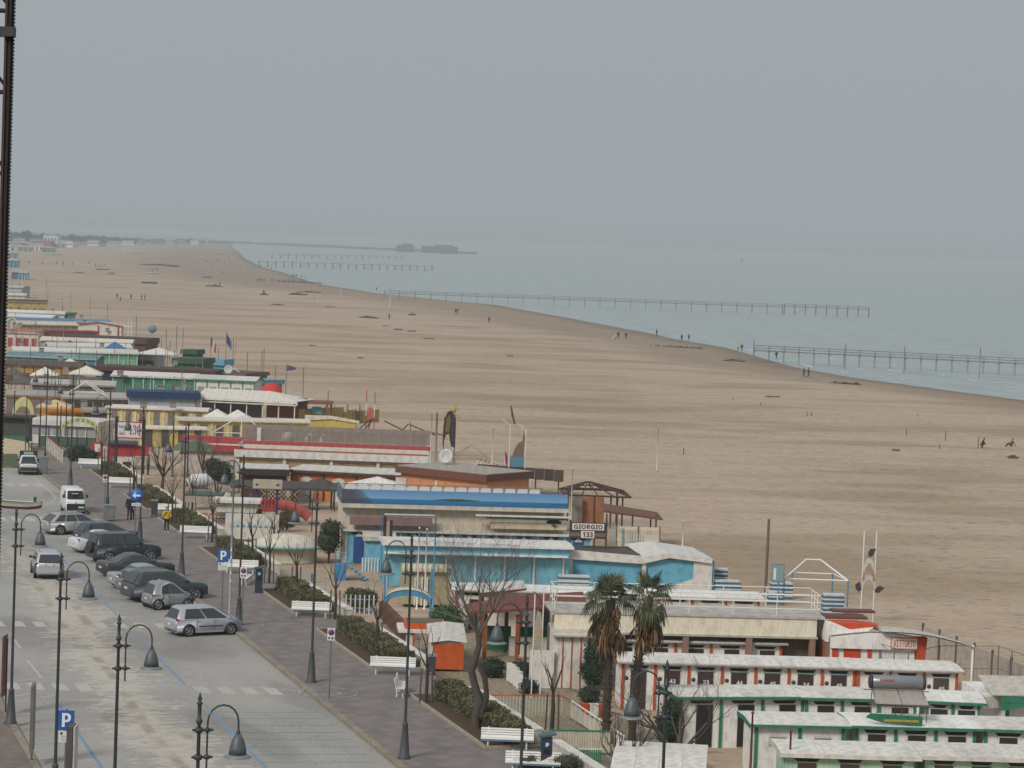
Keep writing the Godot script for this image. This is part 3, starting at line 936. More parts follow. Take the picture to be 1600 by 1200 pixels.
func lifeguard_totem() -> void:
	# twin white masts with arched emblem boards at the beach end
	var t := thing("emblem_masts", "twin white masts with stacked arched boards and dark carved ends", "sign", v3(21.67, -0.8, -159.43), 0.05)
	var hh: float = 5.569
	for x in [-0.37, 0.37]:
		var st := S()
		bar(st, v3(x, 0, 0), v3(x, hh, 0), 0.05)
		put("mast", st, mt("d3d1cd", 0.5, ""), t)
	for k in 3:
		var st := S()
		var y := 2.15 + k * 0.5
		var w := 0.46 - k * 0.06
		var pl := []
		for j in 9:
			var an := PI * j / 8.0
			pl.append(v2(cos(an) * w, y + sin(an) * 0.8))
		for j in 9:
			var an := PI * (8 - j) / 8.0
			pl.append(v2(cos(an) * (w - 0.13), y - 0.12 + sin(an) * 0.62))
		prism(st, pl, -0.05, 0.05)
		put("arched_board", st, mt(["c9bfb2", "b08f86", "d0c8bd"][k], 0.8, "roofing", 1.0), t)
	for q in [[-0.45, 1.95, -0.4], [0.5, 1.85, 0.5], [0.08, 4.0, 0.1]]:
		var st := S()
		prism(st, [v2(-0.12, 0), v2(0.1, 0.1), v2(0.2, 0.55), v2(-0.1, 0.5), v2(-0.2, 0.25)], -0.06, 0.06, Basis(v3(0, 0, 1), q[2] * -1.2))
		put("carved_end", st, mt("3c3532", 0.7, ""), t, v3(q[0], q[1], 0))
	# info board and open frame shelter beside them
	t = thing("info_board", "blue framed notice board with a pale picture, on a blue post by the wooden pole", "sign", v3(16.9, -0.8, -165.76))
	bx(t, "post", v3(0.07, 1.1, 0), v3(0.1, 2.2, 0.1), mt("4f87a6"))
	var bd := bx(t, "board", v3(0, 2.1, 0.07), v3(0.82, 1.15, 0.07), mt("6f8694"))
	bx(bd, "picture", v3(0, 0, 0.02), v3(0.7, 1.0, 0.05), mt("8fb0bd", 0.7, "stone", 1.4))
	bx(bd, "white_figure", v3(-0.2, -0.05, 0.035), v3(0.16, 0.7, 0.04), mt("ccd6d8", 0.7, ""))
	t = thing("frame_shelter", "white roof frame on blue posts without its canvas, on the sand", "shelter", v3(19.33, -0.8, -167.33), deg_to_rad(3))
	var m := mt("e4e3e0", 0.5, "")
	for q in [[-2.0, 0.9], [2.0, 0.9], [-1.0, -2.4], [1.6, -2.4]]:
		var st := S()
		bar(st, v3(q[0], 0, q[1]), v3(q[0], 1.7, q[1]), 0.05)
		put("post", st, mt("4f87a6"), t)
	var st := S()
	var tp := [v3(-0.4, 2.75, -0.8), v3(0.5, 2.75, -0.8)]
	var cr := [v3(-2.0, 1.7, 0.9), v3(2.0, 1.7, 0.9), v3(1.6, 1.7, -2.4), v3(-1.0, 1.7, -2.4)]
	for k in 4: bar(st, cr[k], cr[(k + 1) % 4], 0.045)
	for k in 4: bar(st, cr[k], cr[(k + 1) % 4] * 0.5 + cr[k] * 0.5 if k == 9 else (tp[0] if k in [0, 3] else tp[1]), 0.05)
	bar(st, tp[0], tp[1], 0.05)
	put("roof_frame", st, m, t)
	# wooden pole
	t = thing("wooden_pole", "weathered tall timber pole beside the blue notice board", "pole", v3(16.87, -0.8, -172.82))
	st = S()
	bar(st, Vector3.ZERO, v3(0.03, 4.737, 0), 0.1, 0.085, 8)
	put("pole", st, mt("8d8275", 0.9, "bark", 0.8), t)
	# stacks of striped loungers
	var r := RandomNumberGenerator.new()
	r.seed = 3
	var lb := ["blue and white striped loungers stacked against the gable end wall", "low blue and white striped lounger stack right of the gable end", "striped lounger pile by the turquoise hut wall left of the palms", "striped lounger stack behind the notice board", "striped lounger stack at the right end of the terrace railing", "striped lounger pile beside the notice board post"]
	var q := [[v3(13.78, -0.8, -173.53), 5, 1.2], [v3(14.26, -0.8, -171.75), 3, 1.7], [v3(4.34, -0.8, -169.18), 4, 2], [v3(17.55, -0.8, -169.56), 4, 1.4], [v3(19.98, -0.8, -162.57), 5, 1.3], [v3(16.89, -0.8, -166.94), 3, 0.9]]
	for i in q.size():
		t = thing("lounger_stack", lb[i], "sun loungers", q[i][0], deg_to_rad(4), "stacked loungers")
		for k in int(q[i][1]):
			var w: float = q[i][2]
			bx(t, "lounger_cushion", v3(r.randf_range(-0.05, 0.05), 0.12 + k * 0.26, 0), v3(w, 0.13, 0.7), mt("476f8e", 0.85, "roofing", 1.0))
			bx(t, "white_stripe", v3(r.randf_range(-0.04, 0.04), 0.25 + k * 0.26, 0), v3(w * 0.98, 0.11, 0.68), mt("c3cbcc", 0.85))

func orange_shed() -> void:
	var orange := mt("c4581f", 0.7)
	var white := mt("d4d1ca", 0.75)
	var t := thing("orange_shed", "small orange fronted shed with a white felt roof by the promenade wall", "shed", v3(-3.48, -0.6, -135.42), deg_to_rad(4.5))
	bx(t, "wall", v3(0.62, 0.7, -1.4), v3(1.5, 1.5, 2.8), white)
	bx(t, "orange_front", v3(0.78, 0.62, 0.03), v3(1.52, 1.3, 0.06), orange)
	var st := S()
	for k in 4:
		var z0 := 0.18 - k * 0.8
		quad(st, v3(-0.25, 1.36 + 0.12 * k, z0), v3(0.7, 1.5 + 0.12 * k, z0), v3(0.7, 1.5 + 0.12 * (k + 1), z0 - 0.8), v3(-0.25, 1.36 + 0.12 * (k + 1), z0 - 0.8))
		quad(st, v3(0.7, 1.5 + 0.12 * k, z0), v3(1.68, 1.42 + 0.12 * k, z0), v3(1.68, 1.42 + 0.12 * (k + 1), z0 - 0.8), v3(0.7, 1.5 + 0.12 * (k + 1), z0 - 0.8))
	put("roof", st, mt("cbc9c5", 0.85, "roofing", 0.7), t)
	st = S()
	bar(st, v3(-0.25, 1.34, 0.19), v3(0.7, 1.48, 0.19), 0.025)
	bar(st, v3(0.7, 1.48, 0.19), v3(1.68, 1.4, 0.19), 0.025)
	put("roof_edge", st, mt("d6d4d0", 0.8, ""), t)
	# planter canopy behind it
	t = thing("entrance_canopy", "white slab canopy with an orange planter on top, behind the orange shed", "canopy", v3(-4.8, -0.6, -139.14), deg_to_rad(4.5))
	bx(t, "column", v3(-0.05, 0.6, 0), v3(0.34, 1.3, 0.3), white)
	bx(t, "orange_column_face", v3(0.16, 0.6, 0.02), v3(0.1, 1.3, 0.3), orange)
	bx(t, "slab", v3(0.7, 1.33, -1.0), v3(2.7, 0.16, 2.6), mt("dcdad6"))
	var pl := bx(t, "planter", v3(0.75, 1.56, -1.0), v3(2.1, 0.3, 2.0), orange)
	bx(pl, "gravel_bed", v3(0, 0.13, 0), v3(1.9, 0.08, 1.8), mt("77685a", 0.95, "stone", 1.0))
	bx(t, "far_column", v3(1.85, 0.6, -1.8), v3(0.3, 1.3, 0.3), white)

func wall_run(called: String, label: String, a: Vector3, b: Vector3, h: float, w: float, m: Material, cm: Material, cat := "wall") -> Node3D:
	var t := thing(called, label, cat, a, atan2(-(b.z - a.z), b.x - a.x))
	var len := v2(b.x - a.x, b.z - a.z).length()
	var slope := atan2(b.y - a.y, len)
	bx(t, "wall", v3(len / 2, h / 2 - 0.5 + (b.y - a.y) / 2, 0), v3(len, h + 1.0, w), m, Basis(v3(0, 0, 1), slope))
	bx(t, "coping", v3(len / 2, h + 0.04 + (b.y - a.y) / 2, 0), v3(len + 0.06, 0.08, w + 0.12), cm, Basis(v3(0, 0, 1), slope))
	return t

func ramps() -> void:
	var wm := mt("c4bdb1", 0.85)
	var cm := mt("d3d0ca", 0.8)
	var sp := [[-12, 1.5, "low white promenade wall beside the parking meter"], [4, 14.6, "low white promenade wall behind the hedge with the big bare tree"], [22, 33, "low white promenade wall behind the second hedge"], [40, 51.5, "low white promenade wall behind the third hedge"], [60, 72, "low white promenade wall behind the fourth hedge"], [79.5, 91, "low white promenade wall behind the fifth hedge"], [96, 110, "low white promenade wall behind the sixth hedge"], [117, 131, "low white promenade wall behind the farthest hedge"]]
	for s in sp:
		wall_run("promenade_wall", s[2], P(s[0], 7.2, 0.1), P(s[1], 7.2, 0.1), 0.5, 0.3, wm, cm)
	# ramp beside the big tree with orange rail, green gate fences
	var t := thing("access_ramp", "concrete ramp going down to the huts between the hedge and the palms", "ramp", Vector3.ZERO)
	var st := S()
	quad(st, P(-3, 7.4, 0.1), P(8, 7.4, 0.1), P(8, 10.5, -0.72), P(-3, 10.5, -0.72))
	put("ramp_slab", st, mt("8a8073", 0.95, "stone", 0.4), t)
	t = thing("orange_handrail", "orange painted handrail over white balusters across the ramp", "railing", Vector3.ZERO)
	var rail := [v3(-0.87, 0.5, -121.34), v3(0.53, 0.5, -121.65), v3(2.82, 0.5, -121.99), v3(3.26, 0.3, -121.88), v3(5.45, -0.2, -116.24)]
	for i in 4:
		st = S()
		bar(st, rail[i], rail[i + 1], 0.045)
		put("handrail" if i < 3 else "white_rail", st, mt("b65a34", 0.6, "") if i < 3 else mt("d8d5cf", 0.6, ""), t)
	for i in 26:
		st = S()
		var p: Vector3 = rail[0].lerp(rail[2], i / 25.0)
		bar(st, p - v3(0, 0.85, 0), p, 0.016)
		put("baluster", st, mt("c9cfc4", 0.6, ""), t)
	for i in 12:
		st = S()
		var p: Vector3 = rail[3].lerp(rail[4], i / 11.0)
		bar(st, p - v3(0, 0.75, 0), p, 0.02)
		put("baluster", st, mt("d8d5cf", 0.6, ""), t)
	t = thing("ramp_side_panel", "white sloping side panel of the ramp below the orange rail", "railing panel", Vector3.ZERO)
	st = S()
	quad(st, rail[3] + v3(0, -0.15, 0), rail[4] + v3(0, -0.15, 0), rail[4] - v3(0, 0.75, 0), rail[3] - v3(0, 0.75, 0))
	put("panel", st, mt("c9c3b8", 0.8), t)
	t = thing("green_gate", "green slatted gate in a pale frame at the bottom of the ramp", "gate", v3(3.83, -0.6, -111.2), deg_to_rad(4.5))
	bx(t, "frame", v3(0, 0.72, 0), v3(1.0, 0.06, 0.06), mt("cfd4c8"))
	for i in 11:
		bx(t, "slat", v3(-0.45 + i * 0.09, 0.35, 0), v3(0.05, 0.7, 0.04), mt("1f7b51"))
	bx(t, "lower_board", v3(0.2, 0.0, 0), v3(0.6, 0.34, 0.03), mt("1f7b51"))
	t = thing("pale_fence", "pale slatted fence with a green top rail above the green gate", "fence", v3(3.47, -0.6, -114.24), deg_to_rad(4.5))
	bx(t, "top_rail", v3(0, 0.92, 0), v3(2.6, 0.07, 0.06), mt("2c7a55"))
	for i in 24:
		bx(t, "slat", v3(-1.25 + i * 0.109, 0.45, 0), v3(0.085, 0.9, 0.03), mt("c2bba9"))
	t = thing("sloping_path_wall", "brown cobbled ramp wall between the blue arch and the orange canopy", "wall", Vector3.ZERO)
	var a := v3(-6.83, -0.4, -151.6)
	var b := v3(-5.3, -0.6, -144.69)
	for i in 10:
		var p := a.lerp(b, i / 10.0)
		for j in 4:
			bx(t, "stone", p + v3(0, 0.1 + 0.23 * j, 0), v3(0.34, 0.22, a.distance_to(b) / 10.0 - 0.03), mt(["6f5148", "7b5a4e", "664940"][(i + j * 2) % 3], 0.9, "stone", 0.8), yb(STREET_YAW))
	t = thing("white_curved_wall", "white curved wall end beside the dark bushes near the ramp", "wall", Vector3.ZERO)
	st = S()
	var c0 := v3(0.42, -0.6, -133.11)
	var c1 := v3(1.24, -0.6, -129.82)
	for i in 5:
		var p := c0.lerp(c1, i / 5.0)
		var q := c0.lerp(c1, (i + 1) / 5.0)
		box(st, (p + q) / 2 + v3(0, 0.35 - 0.02 * i * i, 0), v3(0.18, 0.9 - 0.05 * i, p.distance_to(q)), yb(STREET_YAW + 0.2))
	put("wall", st, mt("d5d2cc", 0.75), t)
	t = thing("checker_planter", "low orange and white planter box beside the round bush", "planter", v3(4.3, -0.7, -124.1), deg_to_rad(4.5))
	for i in 3:
		bx(t, "panel", v3(-0.35 + i * 0.42, 0.25, 0), v3(0.41, 0.55, 0.4), mt("b8441f") if i % 2 == 0 else mt("d9d6cf"))

func rows_giorgio() -> void:
	var t: Node3D
	var st: SurfaceTool
	var turq := "72aec6"
	# cream huts under the mural wall
	cabin_row("beach_hut_row", "cream huts with dark vents just below the long mural wall", v3(-10.95, 1.6, -181.99), v3(4.24, 1.6, -183.67), 8, {"wall": "cfc3a4", "roof": "c3bdb0", "rtex": "grime", "dw": 0.0, "panel": 1.6, "up": 0.3})
	# turquoise huts, upper row with dark blue doors
	cabin_row("beach_hut_row", "turquoise huts with dark blue doors under white peaks, upper row", v3(-10.8, 1.4, -179.82), v3(5.81, 1.4, -181.6), 9, {"wall": turq, "trim": "cfccc4", "roof": "cac6be", "door": "274b8c", "peak": "d3d3cd", "rtex": "grime", "panel": 1.9, "fas": 0.12, "pw": 0.12})
	# front turquoise row with a white canopy line
	t = cabin_row("beach_hut_row", "turquoise huts with pale blue door panels, front row behind the bare tree", v3(-7.51, 1.85, -168.42), v3(4.04, 1.85, -169.76), 6, {"wall": turq, "trim": "dcdcd8", "roof": "d6d4cf", "door": "74b3c4", "dw": 1.0, "dh": 1.9, "rtex": "grime", "panel": 1.9, "dp": 3.4, "noposts": true, "vent": false})
	var len := 11.3
	bx(t, "white_canopy", v3(len / 2, 2.2, 0.4), v3(len + 0.3, 0.07, 0.8), mt("dedcd8", 0.7))
	for i in 7: bx(t, "white_post", v3(0.06 + i * (len - 0.1) / 6.0, 1.08, 0.05), v3(0.12, 2.15, 0.08), mt("d5d4d0"))
	# small block at the left end with its stair
	t = thing("beach_hut", "small turquoise end hut with white picket boards and flat white roof", "hut", v3(-9.28, -0.8, -175.64), deg_to_rad(4.5))
	bx(t, "wall", v3(0.9, 1.05, -1.4), v3(1.7, 2.1, 2.8), mt(turq))
	bx(t, "roof", v3(1.0, 2.2, -1.4), v3(2.2, 0.28, 3.3), mt("cdc9c1", 0.8, "roofing", 0.4))
	for i in 6:
		bx(t, "picket", v3(-0.1 + i * 0.2, 0.45, 0.25), v3(0.1, 1.0, 0.05), mt("cfd6d8"))
	bx(t, "door", v3(1.3, 0.95, 0.03), v3(0.75, 1.9, 0.05), mt("6fb0c6"))
	t = thing("blue_stair", "blue painted stair landing with railing at the left end of the turquoise huts", "stairs", v3(-10.87, -0.8, -171.11), deg_to_rad(4.5))
	bx(t, "base_panel", v3(0.35, 0.5, 0), v3(0.72, 1.0, 1.4), mt("4683b4"))
	railing(t, v3(0, 1.0, 0.7), v3(0.72, 1.0, 0.7), 2, 0.8, mt("4c92b8", 0.6, ""), 2)
	railing(t, v3(0, 1.0, -0.7), v3(0, 1.0, 0.7), 2, 0.8, mt("4c92b8", 0.6, ""), 2)
	for i in 5:
		bx(t, "step", v3(0.9 + i * 0.25, 0.85 - i * 0.18, 0), v3(0.25, 0.08, 1.2), mt("6f9db3"))
	# gabled clubhouse with deep white fascia
	var a := v3(4.12, -0.8, -170.38)
	t = thing("clubhouse", "turquoise clubhouse with deep white fascia and a low gable on the right", "building", a, deg_to_rad(4.5))
	var w: float = 9.3
	bx(t, "wall", v3(w / 2, 1.05, -2.4), v3(w, 2.1, 4.6), mt("66a8c2"))
	st = S()
	prism(st, [v2(-0.1, 1.98), v2(4.6, 1.8), v2(6.3, 2.22), v2(9.1, 1.95), v2(9.1, 2.2), v2(6.3, 2.52), v2(4.6, 2.28), v2(-0.1, 2.55)], 0.0, 0.25)
	put("fascia", st, mt("d5d2cb", 0.75), t)
	st = S()
	quad(st, v3(4.6, 2.28, 0.25), v3(6.3, 2.52, 0.25), v3(5.6, 2.75, -4.6), v3(4.0, 2.5, -4.6))
	quad(st, v3(6.3, 2.52, 0.25), v3(9.2, 2.2, 0.25), v3(8.5, 2.42, -4.6), v3(5.6, 2.75, -4.6))
	put("gable_roof", st, mt("cfccc6", 0.85, "grime", 0.5), t)
	bx(t, "flat_roof", v3(2.2, 2.3, -2.3), v3(4.6, 0.08, 4.6), mt("59504a", 0.95, "stone", 0.8))
	st = S()
	prism(st, [v2(5.4, 0.0), v2(7.95, 0.0), v2(7.95, 0.9)], -0.02, 0.03)
	put("white_lower_wall", st, mt("d2cfc8"), t)
	bx(t, "white_end_wall", v3(8.55, 0.95, -0.05), v3(1.2, 2.05, 0.16), mt("d2cfc8"))
	for x in [-0.15, 4.55]:
		bx(t, "white_post", v3(x + 0.2, 0.98, 0.03), v3(0.26, 1.96, 0.1), mt("cfcbc4"))
	bx(t, "flying_bird_motif", v3(-0.9, 1.35, 0.02), v3(0.35, 0.06, 0.03), mt("b9d2da", 0.8, ""))
	# name board
	var sb := v3(5.21, 1.2, -172.94)
	t = thing("name_sign", "dark lattice sign frame reading GIORGIO 133 on three posts above the clubhouse roof", "sign", sb, deg_to_rad(4.5))
	for x in [-1.1, 0.48, 1.25]:
		bx(t, "post", v3(x, 0.7, 0), v3(0.1, 3.0, 0.1), mt("4a3632", 0.8))
	var fr := bx(t, "frame", v3(0.05, 1.55, 0.06), v3(2.42, 1.05, 0.04), mt("4a3531", 0.8))
	bx(fr, "name_panel", v3(0.0, 0.24, 0.03), v3(2.06, 0.42, 0.03), mt("d8d4cc", 0.7, ""))
	words(fr, "lettering", "GIORGIO", v3(0.0, 0.24, 0.055), 0.29, 1.86, mt("43302c", 0.7, ""))
	bx(fr, "number_panel", v3(-0.02, -0.26, 0.03), v3(0.86, 0.46, 0.03), mt("d8d4cc", 0.7, ""))
	words(fr, "number", "133", v3(-0.02, -0.26, 0.055), 0.32, 0.66, mt("5c2f26", 0.7, ""))
	for s in [-1, 1]:
		var lm := mt("9f968a", 0.8, "")
		for i in 7:
			for d in [0.78, -0.78]:
				bx(fr, "lattice", v3(-0.02 + s * 0.78 + (i - 3) * 0.11, -0.27, 0.028), v3(0.016, 0.34, 0.012 + 0.004 * d), lm, Basis(v3(0, 0, 1), d))
	# mural wall and terrace
	var m0 := v3(-11.15, 3.4, -179.54)
	var m1 := v3(4.04, 3.4, -181.43)
	len = v2(m1.x - m0.x, m1.z - m0.z).length()
	t = thing("terrace_building", "long cream building with a blue sea mural along its roof terrace", "building", v3(m0.x, GROUND, m0.z), atan2(-(m1.z - m0.z), m1.x - m0.x))
	bx(t, "wall", v3(len / 2, 2.0, -3.0), v3(len - 0.3, 4.0, 5.5), mt("cfc3b0"))
	bx(t, "ledge", v3(len / 2, 3.95, 0.05), v3(len + 0.2, 0.25, 0.7), mt("c9c1b4"))
	# mural: sky blue fading to sea blue with a tree line
	var im := Image.create(512, 32, false, Image.FORMAT_RGB8)
	for y in 32:
		for x2 in 512:
			var x := x2 / 2.0
			var c := Color("5f8cba").lerp(Color("79a3c6"), y / 20.0) if y < 20 else Color("2f76a0").lerp(Color("235f90"), (y - 20) / 12.0)
			if x < 22 + y * 0.5: c = c.lerp(Color("463d44"), clampf(1.3 - x / (22.0 + y * 0.5), 0, 0.8))
			if y > 15 and y < 23 and x > 104 and x < 156 and y - 19.0 < 2.4 * sin(PI * (x - 104) / 52.0) and 19.0 - y < (1.4 + 2.6 * absf(sin(x2 * 1.7) * sin(x2 * 0.53))) * sin(PI * (x - 104) / 52.0): c = Color("2f3832") if (x2 * 7 + y * 3) % 5 else Color("6d6a52")
			if y > 22 and y < 25 and x > 236: c = Color("3c4f4a")
			im.set_pixel(x2, y, c)
	var mm := StandardMaterial3D.new()
	mm.albedo_texture = ImageTexture.create_from_image(im)
	mm.roughness = 0.8
	st = S()
	for q in [[0, 0, 0, 1], [len, 0, 1, 1], [len, 1, 1, 0], [0, 0, 0, 1], [len, 1, 1, 0], [0, 1, 0, 0]]:
		st.set_uv(v2(q[2], q[3]))
		st.add_vertex(v3(q[0], 4.1 + 0.95 * q[1], 0.2))
	put("mural", st, mm, t)
	bx(t, "parapet", v3(len / 2, 4.55, 0.1), v3(len, 0.94, 0.18), mt("7f9db5"))
	bx(t, "end_parapet", v3(0.08, 4.55, -2.6), v3(0.15, 0.94, 5.3), mt("5b6b7a"))
	bx(t, "terrace_floor", v3(len / 2, 4.05, -2.7), v3(len - 0.2, 0.1, 5.4), mt("b9b3a8"))
	bx(t, "top_rail", v3(len / 2 - 0.8, 5.42, 0.1), v3(len - 1.8, 0.05, 0.07), mt("77756f", 0.6, ""))
	for i in 17:
		st = S()
		var x := 0.15 + i * (len - 2.0) / 16.0
		bar(st, v3(x, 5.0, 0.1), v3(x, 5.42, 0.1), 0.025)
		for s in [-1, 1]: bar(st, v3(x, 5.28, 0.1), v3(x + s * 0.16, 5.41, 0.1), 0.02)
		put("arched_baluster", st, mt("8a877f", 0.6, ""), t)
		if i < 16: bx(t, "white_infill", v3(x + (len - 2.0) / 32.0, 5.18, 0.06), v3((len - 2.0) / 16.0 - 0.12, 0.32, 0.02), mt("d4d2ce", 0.7, ""))
	bx(t, "mauve_awning", v3(len * 0.22, 2.95, 0.35), v3(len * 0.36, 0.5, 0.5), mt("83696b", 0.9))
	bx(t, "cream_shutter_box", v3(len * 0.83, 2.85, 0.2), v3(len * 0.34, 0.42, 0.3), mt("d0bfa4"))
	bx(t, "awning_rod", v3(len * 0.3, 3.45, 0.5), v3(len * 0.22, 0.09, 0.09), mt("c8c6c0", 0.6, ""))
	bx(t, "long_white_awning", v3(len * 0.8, 3.55, 0.7), v3(len * 0.42, 0.1, 0.35), mt("d6d2c9"))
	bx(t, "green_awning_shade", v3(len * 0.82, 3.38, 0.4), v3(len * 0.36, 0.12, 0.12), mt("5f7a72"))
	t = thing("folded_awning", "long white rolled awning pole with a dark blue star bracket above the cream huts", "awning", v3(-0.74, 2, -183.54), deg_to_rad(4.5))
	st = S()
	bar(st, v3(-2.6, 0, 0), v3(3.4, 0, 0), 0.07, 0.06)
	put("roll", st, mt("d9d5cb", 0.7), t)
	st = S()
	for k in 4: bar(st, v3(1.8, 0, 0.07) + v3(cos(k * PI / 4), sin(k * PI / 4), 0) * 0.28, v3(1.8, 0, 0.07) - v3(cos(k * PI / 4), sin(k * PI / 4), 0) * 0.28, 0.05)
	put("star_bracket", st, mt("3d5a73", 0.7, ""), t)
	# boards and surf skis on the roofs
	var cols := ["d8d8d4", "cfd9de", "d9d6cf"]
	var lb := ["white rescue board lying on the turquoise hut roof, left", "white and blue rescue board on the turquoise hut roof, middle", "white board on the turquoise hut roof, right"]
	var bp := [v3(-6.02, 2.2, -167.24), v3(-3.43, 2.2, -167.39), v3(-0.62, 2.2, -167.26)]
	for i in 3:
		t = thing("rescue_board", lb[i], "board", bp[i], deg_to_rad(4))
		st = S()
		prism(st, [v2(-1.4, 0), v2(-1.1, 0.2), v2(0.9, 0.24), v2(1.5, 0.02), v2(0.9, -0.2), v2(-1.1, -0.18)], -0.06, 0.06, Basis(Vector3.RIGHT, -PI / 2))
		put("hull", st, mt(cols[i], 0.4), t)
		bx(t, "blue_stripe", v3(0, 0.065, 0.05), v3(1.9, 0.02, 0.1), mt("4d82b0", 0.5, ""))
	# timber pavilion behind the sign
	t = thing("timber_pavilion", "weathered bare timber roof frame on posts beyond the name sign", "pavilion", v3(6.63, -0.8, -208), deg_to_rad(4.5))
	var wood := mt("5d483c", 0.85, "bark", 0.7)
	for q in [[-1.7, 0], [0.1, 0.2], [1.4, 0], [2.3, 0.1], [-1.5, -4.5], [2.4, -4.5], [1.9, 0.1]]:
		st = S()
		bar(st, v3(q[0], 0, q[1]), v3(q[0], 2.6, q[1]), 0.075)
		put("post", st, wood, t)
	var ap := v3(-0.2, 3.5, -2.3)
	var cn := [v3(-2.2, 2.6, 0.3), v3(2.9, 2.55, 0.3), v3(2.9, 2.6, -4.8), v3(-2.2, 2.6, -4.8)]
	for k in 4:
		for j in 4:
			st = S()
			var e: Vector3 = cn[k].lerp(cn[(k + 1) % 4], j / 4.0)
			bar(st, e, ap.lerp(e, 0.06), 0.05)
			put("rafter", st, wood, t)
		st = S()
		bar(st, cn[k], cn[(k + 1) % 4], 0.08)
		put("beam", st, wood, t)
		st = S()
		bar(st, cn[k].lerp(ap, 0.5), cn[(k + 1) % 4].lerp(ap, 0.5), 0.05)
		put("purlin", st, wood, t)
	bx(t, "grey_screen", v3(-1.2, 1.3, -1.0), v3(0.95, 2.4, 0.1), mt("827a70"))
	bx(t, "orange_screen", v3(0.2, 1.2, -1.6), v3(1.7, 2.2, 0.1), mt("a06a45"))
	t = thing("brown_veranda", "brown sloping veranda roof on two dark posts at the sand edge", "veranda", v3(10.37, -0.8, -197.67), deg_to_rad(4.5))
	st = S()
	quad(st, v3(-3.6, 2.95, -1.4), v3(0.9, 2.35, -1.4), v3(1.0, 2.1, 1.0), v3(-3.4, 2.6, 1.0))
	quad(st, v3(-3.4, 2.6, 1.0), v3(1.0, 2.1, 1.0), v3(1.0, 1.98, 1.0), v3(-3.4, 2.44, 1.0))
	put("roof", st, mt("6b4c3e", 0.85), t)
	for q in [[-1.2, 0.7], [0.55, 0.7], [-3.1, 0.6], [0.4, -1.2]]:
		st = S()
		bar(st, v3(q[0], 0, q[1]), v3(q[0], 2.3, q[1]), 0.06)
		put("post", st, wood, t)
	t = thing("board_fence", "pale horizontal board windbreak below the brown veranda", "fence", v3(9.58, -0.8, -194.91), deg_to_rad(4.5))
	for j in 6:
		bx(t, "board", v3(0, 0.15 + j * 0.27, 0), v3(3.3, 0.25, 0.04), mt(["cdc5b0", "c5bda8", "d2cab6"][j % 3], 0.85))
	for i in 3:
		bx(t, "post", v3(-1.6 + i * 1.6, 0.85, 0.05), v3(0.07, 1.75, 0.07), mt("6b6257"))
	t = thing("slat_fence", "blue grey slatted fence leading back from the clubhouse to the sand", "fence", Vector3.ZERO)
	var f0 := v3(7.62, -0.8, -197.6)
	var f1 := v3(9.73, -0.8, -190.13)
	for i in 14:
		var p := f0.lerp(f1, i / 13.0)
		bx(t, "slat", p + v3(0, 0.75, 0), v3(0.06, 1.5, 0.1), mt("8fa0a8"))
	# blue entrance arch, pergola
	t = thing("blue_arch", "pale blue wooden entrance arch with a stone coloured back by the cobbled ramp", "arch", v3(-5.46, -0.5, -151.9), deg_to_rad(4.5))
	var bl := mt("4e93b8", 0.7)
	for x in [-1.32, 1.32]:
		bx(t, "post", v3(x, 1.2, 0), v3(0.13, 3.4, 0.13), bl)
	st = S()
	var up := []
	for j in 11:
		var an := PI * (0.12 + 0.76 * j / 10.0)
		up.append(v2(-cos(an) * 1.42, 0.95 + sin(an) * 0.75))
	for j in 11:
		var an := PI * (0.12 + 0.76 * (10 - j) / 10.0)
		up.append(v2(-cos(an) * 1.4, 0.68 + sin(an) * 0.72))
	prism(st, up, 0.0, 0.22)
	put("arched_beam", st, bl, t)
	st = S()
	var rr := []
	for j in 11:
		var an := PI * (0.12 + 0.76 * j / 10.0)
		rr.append([v3(-cos(an) * 1.42, 0.97 + sin(an) * 0.75, 0.25), v3(-cos(an) * 1.42, 0.97 + sin(an) * 0.75, -1.0), v3(-cos(an) * 1.42, 1.02 + sin(an) * 0.75, -1.0), v3(-cos(an) * 1.42, 1.02 + sin(an) * 0.75, 0.25)])
	rings(st, rr)
	put("arch_roof", st, mt("c5bfb2", 0.8), t)
	t = thing("khaki_shed", "khaki hut with a canvas frill along its roof inside the blue arch", "hut", v3(-4.76, -0.6, -159.09), deg_to_rad(4.5))
	bx(t, "wall", v3(0.1, 1.1, -1.2), v3(2.9, 2.2, 2.2), mt("a89f82"))
	for i in 9:
		st = S()
		lathe(st, [v2(0.16, -0.2), v2(0.2, 0.0), v2(0.1, 0.22), v2(0, 0.26)], 8)
		put("canvas_frill", st, mt("cbc6ae", 0.9), t, v3(-1.2 + i * 0.31, 2.2, 0.1))
	for x in [0.55, 0.95, 1.25]:
		bx(t, "white_slat", v3(x - 1.1, 0.8, 0.04), v3(0.09, 1.7, 0.05), mt("dad8d2"))
	t = thing("brown_totem", "two dark brown carved posts with a pale lettered panel between them", "sign", v3(-7.6, -0.8, -172.09), deg_to_rad(4.5))
	for q in [[-0.22, 4.1], [0.18, 3.8]]:
		bx(t, "post", v3(q[0], q[1] / 2, 0), v3(0.2, q[1], 0.16), mt("4b3a35", 0.85, "bark", 0.6))
	bx(t, "panel", v3(-0.03, 3.0, 0.05), v3(0.22, 1.5, 0.05), mt("b0a79c", 0.8, "stone", 1.5))
